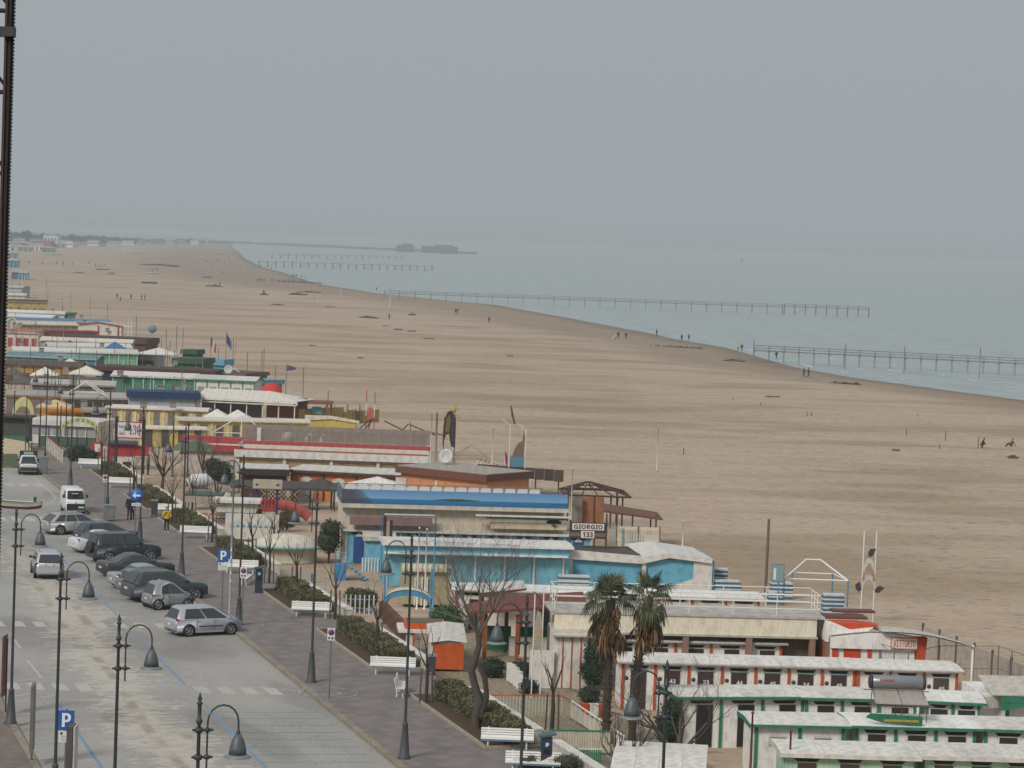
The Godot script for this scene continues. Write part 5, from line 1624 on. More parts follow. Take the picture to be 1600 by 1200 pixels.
	for q in [[-0.45, 5.6], [0.45, 5.4]]:
		for k in 4:
			st = S()
			bar(st, v3(q[0], q[1] * k / 4.0, 0), v3(q[0], q[1] * (k + 1) / 4.0, 0), 0.055)
			put("mast_section", st, mt("d6d2cd" if k % 2 == 0 else "a8443c", 0.6, ""), t)
	st = S()
	prism(st, [v2(-0.3, 2.3), v2(0.3, 2.3), v2(0.4, 3.2), v2(0.2, 3.7), v2(-0.2, 3.7), v2(-0.4, 3.2)], -0.05, 0.05)
	put("shield", st, mt("b4625a", 0.8), t)
	t = thing("timber_tripods", "leaning bare timber tripod frames behind the glass screens", "timber frame", v3(-13.76, -0.8, -286.24))
	st = S()
	for q in [[-3.2, 0.2, -1.2, 2.0], [-2.3, 0.2, -0.9, 2.1], [-1.6, 0.0, -1.1, 2.1], [0.3, 1.9, 3.2, 0.6], [-2.0, 0.6, 2.6, 0.8], [1.6, 0.3, 2.9, 1.7], [3.0, 1.6, 6.0, 0.5], [4.6, 1.0, 6.8, 0.6]]:
		bar(st, v3(q[0], q[1] + 0.6, 0), v3(q[2], q[3] + 0.6, 0.4), 0.07)
	put("beams", st, mt("5a493f", 0.9, "bark", 0.7), t)
	# play area
	playground()
	t = thing("cream_pool_bar", "cream curved roof of the pool bar with a turquoise edge", "building", v3(-14.29, -0.8, -178.67), deg_to_rad(4.5))
	st = S()
	lathe(st, [v2(2.0, 0), v2(2.0, 0.9), v2(2.55, 0.95), v2(2.6, 1.15), v2(1.2, 1.75), v2(0, 1.85)], 16, v3(-0.3, 0, -1.2), Basis().scaled(v3(1, 1, 0.75)))
	put("roof", st, mt("cbc5b6", 0.85), t)
	st = S()
	lathe(st, [v2(2.62, 0.98), v2(2.66, 1.0), v2(2.66, 1.12), v2(2.62, 1.14)], 16, v3(-0.3, 0, -1.2), Basis().scaled(v3(1, 1, 0.75)))
	put("turquoise_edge", st, mt("6fa7ab", 0.7, ""), t)
	t = thing("white_terrace_wall", "white curved terrace wall with a row of turquoise triangles", "wall", v3(-18.68, -0.6, -190.21), deg_to_rad(2))
	bx(t, "wall", v3(0.6, 0.9, 0), v3(3.8, 1.8, 0.25), mt("d0cdc5", 0.8))
	for i in 8:
		st = S()
		prism(st, [v2(-0.16, 0), v2(0.16, 0), v2(0, 0.24)], 0.12, 0.15)
		put("turquoise_triangle", st, mt("5f93a5", 0.8, ""), t, v3(-0.8 + i * 0.4, 0.85, 0))
	bx(t, "upper_roof", v3(-0.6, 2.6, -1.5), v3(3.4, 0.2, 2.6), mt("d3d0c8", 0.8))
	bx(t, "upper_wall", v3(-0.6, 2.2, -1.6), v3(2.8, 0.8, 2.0), mt("c9c3b8", 0.8))
	for i in 2:
		t = thing("pool_terrace", ["pale grey sunken pool terrace below the bare trees", "pale flat pool deck further back beside the tube slide"][i], "terrace", [v3(-14.58, -0.8, -169.99), v3(-16.35, -0.8, -184.74)][i], deg_to_rad(4.5))
		bx(t, "deck", v3(0, 0.15, 0), v3(4.5, 0.3, 6.0), mt("b1aca3", 0.9, "stone", 0.4))
	railing(thing("blue_pool_railing", "thin blue railing around the pool terrace beside the promenade wall", "railing", v3(-12.95, -0.7, -160.41), deg_to_rad(3)), Vector3.ZERO, v3(2.2, 0, 0), 4, 1.1, mt("5f94b5", 0.6, ""), 2)
	t = thing("picket_gate", "white and blue picket boards at the top of the cobbled ramp", "gate", v3(-8.89, -0.1, -150.71), deg_to_rad(4.5))
	for i in 7:
		bx(t, "picket", v3(i * 0.26, 0.5, 0), v3(0.07, 1.1, 0.05), mt("d5d5d2"))
	for y in [0.3, 0.8]: bx(t, "rail", v3(0.8, y, -0.04), v3(1.8, 0.06, 0.04), mt("6f93b0"))

func playground() -> void:
	var red := mt("b33231", 0.5)
	var blue := mt("2f356f", 0.5)
	var t := thing("play_tower", "children's play tower with red slatted panels, blue posts and a red tube slide", "play tower", v3(-18.32, -0.7, -201.84), deg_to_rad(5))
	for q in [[-0.6, 0.4], [0.95, 0.4], [-0.6, -1.0], [0.95, -1.0]]:
		bx(t, "post", v3(q[0], 1.5, q[1]), v3(0.17, 3.1, 0.17), blue)
	bx(t, "deck", v3(0.2, 1.0, -0.3), v3(1.5, 0.1, 1.4), mt("6d5a4e"))
	for i in 6: bx(t, "slat", v3(-0.45 + i * 0.25, 1.45, 0.42), v3(0.13, 0.85, 0.05), red)
	for y in [1.06, 1.85]: bx(t, "red_beam", v3(0.2, y, 0.44), v3(1.5, 0.14, 0.06), red)
	for s in [-1, 1]:
		slope_panel(t, "roof_board", v3(0.2, 3.3, -0.3), v3(0.2, 2.7, -0.3 + s * 1.1), 2.2, mt("9c8f7f", 0.85))
	var st := S()
	var pts := []
	for i in 9:
		var k := i / 8.0
		pts.append(v3(1.0 + 2.4 * k, 1.5 - 0.9 * k * k, 0.2 - 0.3 * k))
	tube(st, pts, [0.42, 0.42, 0.41, 0.41, 0.41, 0.41, 0.41, 0.41, 0.43], 14)
	put("tube_slide", st, mt("ad5148", 0.5), t)
	for i in 3:
		st = S()
		var c: Vector3 = pts[2 + i * 2]
		tube(st, [c - v3(0.04, 0, 0), c + v3(0.04, 0, 0)], [0.45], 14)
		put("tube_joint", st, mt("a03a34", 0.5, ""), t)
	var q := thing("play_tower", "small blue and brown climbing frame left of the red slide tower", "play tower", v3(-20.23, -0.7, -203.97), 0.2)
	for s in [[-0.7, 0.3], [0.7, 0.3], [-0.7, -0.7], [0.7, -0.7]]:
		bx(q, "post", v3(s[0], 1.0, s[1]), v3(0.14, 2.0, 0.14), mt("3c5a86"))
	for i in 3: bx(q, "panel", v3(-0.5 + i * 0.5, 1.0, 0.36), v3(0.42, 1.1, 0.06), mt("4f86ad"))
	slope_panel(q, "slide_board", v3(0.3, 1.6, -0.2), v3(0.3, 0.3, 1.5), 0.5, mt("3a4250", 0.5))
	q = thing("tipped_cover", "round rolled white tarpaulin bundle tied with dark cords", "tarpaulin", v3(-24.28, -0.5, -211.42), 0.2)
	st = S()
	tube(st, [v3(-0.95, 1.75, 0), v3(-0.6, 1.95, 0), v3(0.4, 2.0, 0), v3(0.8, 1.9, 0)], [0.35, 0.55, 0.55, 0.3], 12)
	put("cover", st, mt("cdd0d2", 0.7), q)
	st = S()
	for i in 5: tube(st, [v3(-0.7 + i * 0.3, 1.93, 0), v3(-0.66 + i * 0.3, 1.93, 0)], [0.57], 12)
	put("cord", st, mt("55524f", 0.8, ""), q)
	bx(q, "base_trailer", v3(0, 0.85, 0), v3(1.6, 1.0, 1.4), mt("8e8478"))
	q = thing("canopy_shelter", "dark green roofed shelter with pale cloth sides and orange tables inside", "shelter", v3(-22.78, -0.5, -201.09), 0.05)
	bx(q, "roof", v3(0, 1.9, -0.6), v3(2.9, 0.14, 2.4), mt("4e5d52"))
	bx(q, "pale_valance", v3(0, 1.6, 0.55), v3(2.8, 0.5, 0.05), mt("a69c90"))
	for x in [-1.35, 1.35]: bx(q, "post", v3(x, 0.9, 0.5), v3(0.12, 1.8, 0.12), mt("6c645c"))
	for i in 3: bx(q, "orange_table", v3(-0.8 + i * 0.8, 0.45, 0.1), v3(0.65, 0.08, 0.6), mt("a3683f"))
	q = thing("thatched_cabin", "round grey cabin with a conical bell roof beside the play towers", "cabin", v3(-21.74, -0.6, -205.32))
	st = S()
	lathe(st, [v2(0.6, 0), v2(0.6, 1.35)], 14)
	put("wall", st, mt("8f9284"), q)
	st = S()
	lathe(st, [v2(0.75, 1.3), v2(0.82, 1.42), v2(0.62, 1.75), v2(0, 1.85)], 14)
	put("roof", st, mt("b9b5a4"), q)

func rows_far() -> void:
	var t: Node3D
	var st: SurfaceTool
	# [label, left end, right end, huts, wall, trim, roof, door, depth]
	var rows := [
		["light blue building with small windows under a dark blue roof band", v3(-44.41, 1.8, -313.43), v3(-36.96, 1.8, -314.4), 6, "93aebb", "b9c0c2", "b9b7b2", "5f6a70", 4.0],
		["grey flat roofed huts behind the white truss", v3(-51.8, 1.3, -310.76), v3(-44.27, 1.3, -313.09), 7, "8b7b6b", "9d948a", "a29d97", "4b403b", 6.0],
		["yellow and white huts at the left behind the dark mast", v3(-58.91, 1.2, -313.07), v3(-52.26, 1.2, -313.52), 6, "c3b078", "8d6f5f", "9f9a93", "7a716b", 6.0],
		["white hut row with a green ribbed awning", v3(-52.83, 1.7, -355.07), v3(-41.88, 1.7, -354.82), 8, "2f7a66", "bfc4bb", "cfccc6", "52806f", 5.0],
		["white clubhouse row with a green gable at its right", v3(-41.69, 1.7, -353.27), v3(-33.77, 1.7, -352.49), 5, "d2d0ca", "2c8064", "c9c6c0", "8e9591", 5.0],
		["dull brown huts with yellow walls at the far left", v3(-69.59, 1.9, -368.76), v3(-59.48, 1.9, -369.36), 8, "b08b4c", "5b463b", "5a453d", "5b4434", 7.0],
		["pale grey roofed huts below the white awnings", v3(-59.8, 1.4, -334.54), v3(-49.74, 1.4, -335.64), 8, "6d6660", "8f8b86", "aaa6a1", "4d4844", 5.0],
		["green banded huts with a long white roof", v3(-76.82, 1.8, -413.51), v3(-58.46, 1.8, -418.33), 13, "5f9c7c", "cfd4cb", "cdcbc6", "7fb397", 5.0],
		["white and blue huts above the green banded row", v3(-75.6, 1.6, -438.3), v3(-62.92, 1.6, -442.51), 9, "86a4b4", "d0d2d0", "cbcac7", "59799a", 5.0],
		["teal and navy huts at the left edge below the green row", v3(-75.59, 1.6, -400.36), v3(-61.91, 1.6, -398.97), 10, "4f7f8a", "8ea9ab", "6e8a90", "324257", 5.0],
		["long cream roofed hall with dark round ornaments", v3(-79.1, 2, -449.79), v3(-64.09, 2, -450.53), 8, "a79c8a", "b8b0a2", "d3cdc0", "7a7267", 6.0],
		["white huts with small red shutters at the left edge", v3(-91.49, 1.8, -484.51), v3(-85.65, 1.8, -484.15), 4, "c9c5be", "b9b4ac", "a65a52", "a23b38", 5.0],
		["beige roofed huts below the thin blue roof line", v3(-96.62, 1.8, -524.73), v3(-85.93, 1.8, -529.75), 8, "9b8a70", "b5ac9c", "cbbfa9", "7b6c58", 5.0],
		["long huts with a bright blue roof line", v3(-101.31, 1.7, -548.63), v3(-83.51, 1.7, -558.14), 11, "b4b7b6", "c9c9c6", "4f7ea6", "8795a0", 5.0],
		["white huts with thin double roofs", v3(-108.32, 1.7, -573.16), v3(-98.5, 1.7, -571.66), 6, "aaaeae", "cdcdca", "cfcfcb", "7f8486", 5.0],
		["white roofed hall with a green panel", v3(-111.97, 1.9, -592.36), v3(-99.54, 1.9, -594.02), 6, "c9c9c4", "c5c8c0", "d5d4d0", "4f8a64", 6.0],
		["tan huts under a black roof at the left edge", v3(-125.98, 2.2, -666.94), v3(-116.45, 2.2, -668.79), 5, "b9a06a", "9b8a63", "34312f", "8a7448", 6.0],
		["white and yellow huts beyond the black roof", v3(-137.77, 2.2, -728.17), v3(-132.72, 2.2, -729.02), 3, "cfcdb8", "c8c19a", "c7c6c0", "b5a95a", 6.0],
		["small pale huts far along the beach at the mast", v3(-154.83, 2.2, -819.02), v3(-150.13, 2.2, -817.86), 3, "a9b0b4", "9aa0a2", "b5b6b4", "5a7790", 6.0],
	]
	for q in rows:
		t = cabin_row("beach_hut_row", q[0], q[1], q[2], q[3], {"wall": q[4], "trim": q[5], "roof": q[6], "door": q[7], "rtex": "grime", "panel": 4.0, "vent": false, "dp": q[8], "dw": 0.9, "dh": 1.6, "up": 0.45, "fas": 0.22})
	# flat coloured roofs and bands
	var bl := [
		["dark blue roof terrace above the light blue building", v3(-43.07, 2.9, -302.41), v3(-35.43, 2.9, -303.69), 4.0, "a9b4b8", "1f3866", 0.75, ""],
		["long maroon roof with navy band and small white lights", v3(-56.29, 2.4, -362.94), v3(-40.07, 2.4, -361.16), 7.0, "2a2d48", "4f2f2e", 0.5, "4a2f2f"],
		["grey brown hall roof right of the maroon roof", v3(-40.5, 2.2, -365.05), v3(-36.04, 2.2, -363.1), 6.0, "7a6a60", "6c5a50", 0.4, "5b4b44"],
		["brown flat roof of the long tavern at the left", v3(-80.31, 2.4, -465.32), v3(-63.15, 2.4, -461.56), 6.0, "5a4038", "57403a", 0.9, "4e3a34"],
		["dark red banded pavilion at the far left", v3(-86.86, 2.2, -488.3), v3(-76.45, 2.2, -493.19), 4.0, "8a8178", "84363a", 0.45, ""],
		["dark green terrace block right of the light blue kiosk", v3(-49.85, 2.4, -395.28), v3(-45.62, 2.4, -394.58), 6.0, "3a5a48", "34503f", 0.7, "3d5446"],
		["dark green box roof behind the green terrace block", v3(-50.18, 3.2, -408.33), v3(-48.08, 3.2, -407.85), 3.0, "38573f", "34503f", 0.7, ""],
		["low green roofed snack bar", v3(-106.64, 2, -602.04), v3(-99.83, 2, -600.81), 5.0, "8fa08e", "55795b", 0.5, ""],
		["light blue kiosk with a white roof", v3(-60.46, 1.7, -423.92), v3(-56.54, 1.7, -422.57), 4.0, "c3ccd0", "8fb9cc", 0.4, ""],
		["sky blue shelters on the sand beside the grey brown hall", v3(-47.35, 2, -406.95), v3(-43.62, 2, -405.69), 3.0, "6f9fb6", "6ba0bb", 0.9, ""],
		["teal canopy block behind the striped green awning", v3(-35.76, 1.6, -361.42), v3(-33.61, 1.6, -359.61), 4.0, "6c9aa0", "6a9fb0", 0.6, ""],
		["grey bar with brown openings under the grey flat roofs", v3(-47.28, 1, -296.63), v3(-42.09, 1, -297.49), 4.0, "7e6e64", "9c948b", 0.3, ""],
		["dark thatch hall behind the white awnings", v3(-61, 1.6, -345.74), v3(-53.29, 1.6, -346.58), 5.0, "4e463f", "57504a", 0.5, ""],
	]
	for q in bl:
		var o := {"fas": q[6], "n": 5, "ow": 0.9, "oh": 0.8, "oy": 1.0, "oc": "4b4846"}
		if q[7]: o["top"] = q[7]
		flat_block("beach_building", q[0], "building", q[1], q[2], q[3], q[4], q[5], o)
	# little white lights along the maroon roof
	# kiosk with red edged gable
	t = thing("beach_kiosk", "white kiosk with a red edged gable and red posts far left", "kiosk", v3(-83.53, -0.8, -540.32), 0.05)
	var w := 4.6
	st = S()
	prism(st, [v2(-w, 0), v2(w, 0), v2(w, 2.4), v2(0, 3.1), v2(-w, 2.5)], -4.0, 0)
	put("wall", st, mt("d0ccc5"), t)
	for x in [-w, 0.0, w * 0.86]: bx(t, "red_post", v3(x, 1.2, 0.06), v3(0.3, 2.4, 0.1), mt("a83a34"))
	st = S()
	quad(st, v3(-w, 2.5, 0.3), v3(0, 3.15, 0.3), v3(0, 3.15, -4.3), v3(-w, 2.5, -4.3))
	quad(st, v3(0, 3.15, 0.3), v3(w * 1.4, 2.3, 0.3), v3(w * 1.4, 2.3, -4.3), v3(0, 3.15, -4.3))
	put("roof", st, mt("cfccc7"), t)
	st = S()
	bar(st, v3(-w, 2.5, 0.32), v3(0, 3.15, 0.32), 0.1)
	bar(st, v3(0, 3.15, 0.32), v3(w, 2.5, 0.32), 0.1)
	put("red_edge", st, mt("a83a34", 0.7, ""), t)
	# white gable of the light blue kiosk
	canopy("white_gable_roof", "low white gable roof right of the light blue kiosk", v3(-55.83, -0.8, -423.25), 3.0, 2.5, 2.6, 3.5, "d2d0cb", true)
	canopy("blue_pavilion", "bright blue pyramid roof of a small beach pavilion", v3(-63.6, -0.8, -428.68), 2.1, 2.1, 2.6, 4.0, "3a6ea0", true)
	canopy("white_awning", "white sail awning at the left, upper of the two beside the flagpole", v3(-61.61, -0.8, -373.71), 1.9, 2.2, 2.6, 3.7, "d2cfc5", true)
	canopy("white_awning", "white sail awning at the left, lower of the two beside the flagpole", v3(-56.93, -0.8, -358.94), 2.2, 2.0, 2.5, 3.5, "d6d2c6", true)
	canopy("white_parasol_tent", "white peaked tent over dark maroon seats", v3(-61.91, -0.8, -355.66), 1.8, 1.8, 2.3, 3.3, "d9d6cd", true)
	canopy("thatch_parasol", "grey thatched parasol roof at the left, farther one", v3(-65.95, -0.8, -354.58), 1.5, 1.5, 2.2, 3.1, "5f5853", true)
	canopy("thatch_parasol", "grey thatched parasol roof at the left, nearer one beside a white lamp globe", v3(-61.29, -0.8, -336.56), 1.7, 1.5, 2.2, 3.1, "5a544f", true)
	canopy("orange_parasol_tent", "orange and cream tent roof behind the white hall", v3(-50.17, -0.8, -295.25), 1.9, 1.9, 2.2, 2.9, "cdb58a", true)
	t = thing("orange_awning", "bright orange awning wall below the cream tent roof", "awning", v3(-50.22, -0.8, -298.09), 0.05)
	bx(t, "cloth", v3(0.4, 1.1, 0), v3(4.6, 1.5, 0.1), mt("c4862e", 0.85))
	t = thing("white_truss", "white open triangular roof truss standing on the huts", "truss", v3(-49.71, -0.8, -313), 0.03)
	st = S()
	for z in [0.0, -2.0]:
		bar(st, v3(-2.6, 2.2, z), v3(0, 3.9, z), 0.09)
		bar(st, v3(2.6, 2.2, z), v3(0, 3.9, z), 0.09)
		bar(st, v3(-2.6, 2.2, z), v3(2.6, 2.2, z), 0.07)
		bar(st, v3(-1.5, 2.7, z), v3(1.5, 2.7, z), 0.05)
		for x in [-2.4, 2.4]: bar(st, v3(x, 0, z), v3(x, 2.2, z), 0.08)
	put("frame", st, mt("cfcdc9", 0.6, ""), t)
	# blue disc sign on a mast; ornaments
	t = thing("disc_sign", "pale blue round sign high on a mast beyond the tavern roof", "sign", v3(-63.59, -0.8, -472.56))
	st = S()
	bar(st, Vector3.ZERO, v3(0, 4.2, 0), 0.07)
	put("mast", st, mt("8c9396", 0.6, ""), t)
	st = S()
	lathe(st, [v2(0, -0.06), v2(0.75, -0.06), v2(0.75, 0.06), v2(0, 0.06)], 16, v3(0, 4.6, 0), Basis(Vector3.RIGHT, PI / 2))
	put("disc", st, mt("6f9fc0", 0.7, "stone", 0.8), t)
	for i in 2:
		t = thing("round_ornament", ["brown oval ornament before the cream roofed hall, left", "dark blue oval ornament before the cream roofed hall, right"][i], "ornament", [v3(-74.03, -0.8, -448.35), v3(-70.89, -0.8, -451.53)][i])
		st = S()
		lathe(st, [v2(0, -0.75), v2(0.3, -0.5), v2(0.38, 0), v2(0.3, 0.5), v2(0, 0.75)], 12, v3(0, 2.4, 0))
		put("body", st, mt(["5a3d33", "3a3f55"][i], 0.7), t)
		st = S()
		bar(st, Vector3.ZERO, v3(0, 1.7, 0), 0.06)
		put("stem", st, mt("6a625c", 0.7, ""), t)
	t = thing("satellite_dish", "pale satellite dish at the right end of the maroon roof", "satellite dish", v3(-37.99, 2.3, -359.49), -0.2)
	st = S()
	lathe(st, [v2(0.02, 0.0), v2(0.5, 0.1), v2(0.62, 0.2), v2(0.5, 0.14), v2(0.02, 0.04)], 16, v3(0, 0.55, 0), Basis(Vector3.RIGHT, PI * 0.42))
	bar(st, v3(0, 0, -0.1), v3(0, 0.6, -0.1), 0.05)
	put("dish", st, mt("a9b0b0", 0.5), t)
	t = thing("white_tent_gable", "white open gable frame above the green awning row", "tent frame", v3(-38, -0.8, -366.24))
	st = S()
	bar(st, v3(-1.2, 2.6, 0), v3(0, 3.5, 0), 0.08)
	bar(st, v3(1.9, 2.4, 0), v3(0, 3.5, 0), 0.08)
	bar(st, v3(-1.2, 0, 0), v3(-1.2, 2.6, 0), 0.06)
	bar(st, v3(1.9, 0, 0), v3(1.9, 2.4, 0), 0.06)
	put("frame", st, mt("cfcfca", 0.6, ""), t)
	# flags
	for q in [["Italian style tricolour flag, green white and red, on a tall mast", v3(-49.71, -0.8, -441.15), 5.159, ["3c6b4c", "c9c9c4", "a3423c"], 0], ["blue flag hanging from a pair of masts beyond the grey hall", v3(-46.04, -0.8, -430.56), 6.165, ["3c4f7c", "37476f", "5f6f8e"], 0], ["violet blue pennant flying from a thin mast over the pergola", v3(-30.07, -0.8, -357.33), 4.866, ["5b5470", "544d68", "5b5470"], 1]]:
		t = thing("flag_mast", q[0], "flag", q[1])
		st = S()
		bar(st, Vector3.ZERO, v3(0, q[2], 0), 0.06)
		put("mast", st, mt("7d756c", 0.6, ""), t)
		for k in 3:
			st = S()
			if q[4] == 0:
				var x0 := 0.05 + k * 0.28
				var yy: float = q[2] - 0.3 - k * 0.45
				quad(st, v3(x0, yy, 0.02 * k), v3(x0 + 0.3, yy - 0.45, 0.06), v3(x0 + 0.3, yy - 1.9, 0.02), v3(x0, yy - 1.5, 0.05))
				quad(st, v3(x0, yy, 0.04 + 0.02 * k), v3(x0 + 0.3, yy - 0.45, 0.08), v3(x0 + 0.3, yy - 1.9, 0.04), v3(x0, yy - 1.5, 0.07))
			else:
				var x0 := 0.05 + k * 0.4
				var yy: float = q[2] - 0.2
				quad(st, v3(x0, yy - 0.1 * k, 0), v3(x0 + 0.42, yy - 0.1 * k - 0.06, 0.1 - 0.05 * k), v3(x0 + 0.42, yy - 0.7 + 0.08 * k, 0.1 - 0.05 * k), v3(x0, yy - 0.8 + 0.08 * k, 0))
			put("flag_stripe", st, mt(q[3][k], 0.9), t)
	# masts and poles among the huts
	var pl := [[v3(-146.36, -0.8, -781.7), 8.003, "88857f"], [v3(-63.35, -0.8, -342.78), 4.423, "6f6a64"], [v3(-144.69, -0.8, -784.71), 6.914, "88857f"], [v3(-132.16, -0.8, -724.51), 6.902, "88857f"], [v3(-79.12, -0.8, -444.91), 6.369, "8a8783"], [v3(-62.82, -0.8, -358.26), 4.279, "7b746a"], [v3(-138.72, -0.8, -795.46), 6.629, "77716a"], [v3(-70.83, -0.8, -416.98), 5.474, "7b746a"], [v3(-75.15, -0.8, -448.44), 5.136, "b9bcbc"], [v3(-107.5, -0.8, -650.88), 6.513, "7f7c77"], [v3(-65.18, -0.8, -400.75), 5.262, "6f6a64"], [v3(-52.1, -0.8, -322.98), 7.331, "8d8b86"], [v3(-93.55, -0.8, -592.44), 7.059, "8a8783"], [v3(-92.84, -0.8, -593.3), 5.939, "d0cfcb"], [v3(-58.54, -0.8, -377.87), 4.693, "7b746a"], [v3(-85.83, -0.8, -566.8), 6.08, "7f7c77"], [v3(-58.72, -0.8, -395.98), 5.2, "9a948b"], [v3(-55.11, -0.8, -380.35), 4.36, "cfcecb"], [v3(-79.5, -0.8, -553.9), 5.942, "d0cfcb"], [v3(-76.59, -0.8, -538.22), 6.672, "cfcecb"], [v3(-69.6, -0.8, -495.27), 6.142, "6f6a64"], [v3(-52.64, -0.8, -382.15), 4.746, "77716a"], [v3(-44.95, -0.8, -333.86), 3.831, "cfd3d3"], [v3(-44.19, -0.8, -333.01), 2.548, "cfd3d3"], [v3(-48.1, -0.8, -365.24), 4.537, "cfcecb"], [v3(-53.03, -0.8, -410.21), 6.658, "857d74"], [v3(-38.67, -0.8, -307.27), 4.115, "a8443c"], [v3(-50.45, -0.8, -402.26), 7.585, "857d74"], [v3(-42.93, -0.8, -348.97), 4.92, "7f7c77"], [v3(-49.58, -0.8, -402.93), 7.309, "9a948b"], [v3(-40.42, -0.8, -330.13), 3.946, "c9b98a"], [v3(-39.9, -0.8, -330.45), 3.792, "cfcbc2"], [v3(-44.71, -0.8, -379.16), 4.709, "7b746a"], [v3(-35.65, -0.8, -303.5), 3.92, "8b6b4c"], [v3(-44.74, -0.8, -387.87), 4.076, "9a948b"], [v3(-44.61, -0.8, -406.7), 4.37, "7b746a"], [v3(-43.53, -0.8, -417.6), 5.482, "7b746a"], [v3(-42.97, -0.8, -415.98), 5.164, "9ab0c0"], [v3(-37.95, -0.8, -383.94), 4.86, "6f6a64"], [v3(-36.14, -0.8, -386.97), 5.175, "7b746a"], [v3(-35.72, -0.8, -385.53), 5.524, "7b746a"], [v3(-34.83, -0.8, -395.05), 2.548, "77716a"], [v3(-27.88, -0.8, -358.76), 4.286, "77716a"], [v3(-23.27, -0.8, -340.64), 2.28, "5a4a40"], [v3(-17.63, -0.8, -287.99), 2.619, "7d756c"], [v3(-17.93, -0.8, -310.09), 2.077, "5a4a40"], [v3(-10.53, -0.8, -282.42), 2.704, "7d756c"], [v3(-7.71, -0.8, -262.26), 5.086, "b9b6b0"], [v3(-1.55, -0.8, -246.37), 4.958, "cfcdc9"], [v3(14.64, -0.8, -265.54), 4.261, "b9b6b0"]]
	for i in pl.size():
		var lb := "thin mast among the beach hut rows, %s thin mast from the left" % ordinal(i)
		pole(lb, pl[i][0], pl[i][1], 0.055, pl[i][2], "thin masts among the beach huts")

	# small vent boxes and bare parasol poles all over the far huts, too alike to tell apart
	var vb: Node3D = null
	for p in [v3(-104.72, 1.75, -608.83), v3(-92.91, 1.75, -576.91), v3(-79.26, 1.75, -432.66), v3(-40.7, 1.75, -326.47), v3(-76.49, 1.75, -505.51), v3(-106.38, 1.75, -603.34), v3(-50.25, 1.75, -291.33), v3(-42.33, 1.75, -323.8), v3(-60.1, 1.75, -361.32), v3(-42.83, 1.75, -311.97), v3(-51.72, 1.75, -353.95), v3(-38.55, 1.75, -312.3), v3(-74.24, 1.75, -493.15), v3(-48.88, 1.75, -389.19), v3(-40.06, 1.75, -315.35), v3(-67.16, 1.75, -438.72), v3(-63.74, 1.75, -433.96), v3(-84.63, 1.75, -478.54), v3(-65.79, 1.75, -356.97), v3(-65.52, 1.75, -388.92), v3(-73.09, 1.75, -469.44), v3(-87.14, 1.75, -545.14), v3(-53.96, 1.75, -330.93), v3(-63.29, 1.75, -382.01), v3(-94.81, 1.75, -516.05), v3(-50.46, 1.75, -372.86), v3(-80.36, 1.75, -468.21), v3(-72.52, 1.75, -413.05), v3(-62.41, 1.75, -338.33), v3(-37.04, 1.75, -294.03), v3(-39.89, 1.75, -291.24), v3(-89.99, 1.75, -482.21), v3(-40.45, 1.75, -333.12), v3(-46.24, 1.75, -290.63)]:
		if vb == null:
			vb = thing("roof_vent_box", "small grey vent box standing on a far hut roof", "vent box", p, 0, "vent boxes on the far hut roofs")
			bx(vb, "body", v3(0, 0.3, 0), v3(0.7, 0.6, 0.6), mt("8f8c86", 0.8))
			bx(vb, "cap", v3(0, 0.64, 0), v3(0.85, 0.08, 0.75), mt("6c6762", 0.8))
		else: copy(vb, "", p, 0.1)
	var pp: Node3D = null
	for p in [v3(-50.82, -0.2, -350.67), v3(-101.32, -0.2, -603.16), v3(-50.89, -0.2, -316.02), v3(-112.43, -0.2, -607.91), v3(-114.27, -0.2, -678.91), v3(-123.5, -0.2, -709.88), v3(-112.2, -0.2, -609.03), v3(-81.17, -0.2, -439.15), v3(-52.3, -0.2, -307.59), v3(-76.49, -0.2, -426.76), v3(-81.72, -0.2, -477.26), v3(-86.5, -0.2, -467.09), v3(-56.04, -0.2, -329.23), v3(-59.61, -0.2, -455.11), v3(-102.43, -0.2, -551.46), v3(-101.04, -0.2, -589.33), v3(-57.12, -0.2, -333.24), v3(-127.42, -0.2, -713.87), v3(-50.51, -0.2, -400.84), v3(-49.65, -0.2, -372.18), v3(-57.38, -0.2, -332.07), v3(-41.53, -0.2, -330.23), v3(-64.03, -0.2, -389.29), v3(-53.51, -0.2, -402.51), v3(-58.5, -0.2, -443.03), v3(-55.17, -0.2, -386.47), v3(-54.44, -0.2, -322.47), v3(-39.07, -0.2, -323.32), v3(-48.31, -0.2, -397.99), v3(-112.22, -0.2, -610.29), v3(-61.12, -0.2, -423.74), v3(-44.62, -0.2, -327.6), v3(-133.6, -0.2, -770.86), v3(-47.85, -0.2, -362.33), v3(-55.68, -0.2, -435.91), v3(-46.31, -0.2, -366.1), v3(-67.72, -0.2, -435.64), v3(-134.93, -0.2, -724.04), v3(-66.67, -0.2, -453.17), v3(-53.36, -0.2, -415.13), v3(-88.57, -0.2, -496.72), v3(-60.04, -0.2, -443.86), v3(-62.91, -0.2, -337.33), v3(-75.33, -0.2, -499.76), v3(-76.45, -0.2, -445.25), v3(-71.16, -0.2, -396.07)]:
		if pp == null: pp = pole("bare parasol pole standing among the far huts", p, 3.4, 0.05, "5d554d", "bare parasol poles among the far huts")
		else: copy(pp, "", p, 0.0)

func ordinal(i: int) -> String:
	var one := "first second third fourth fifth sixth seventh eighth ninth tenth eleventh twelfth thirteenth fourteenth fifteenth sixteenth seventeenth eighteenth nineteenth".split(" ")
	var tens := "twenty thirty forty fifty sixty seventy eighty ninety".split(" ")
	var n := i + 1
	if n < 20: return one[n - 1]
	if n % 10 == 0: return tens[n / 10 - 2].trim_suffix("y") + "ieth"
	return tens[n / 10 - 2] + " " + one[n % 10 - 1]

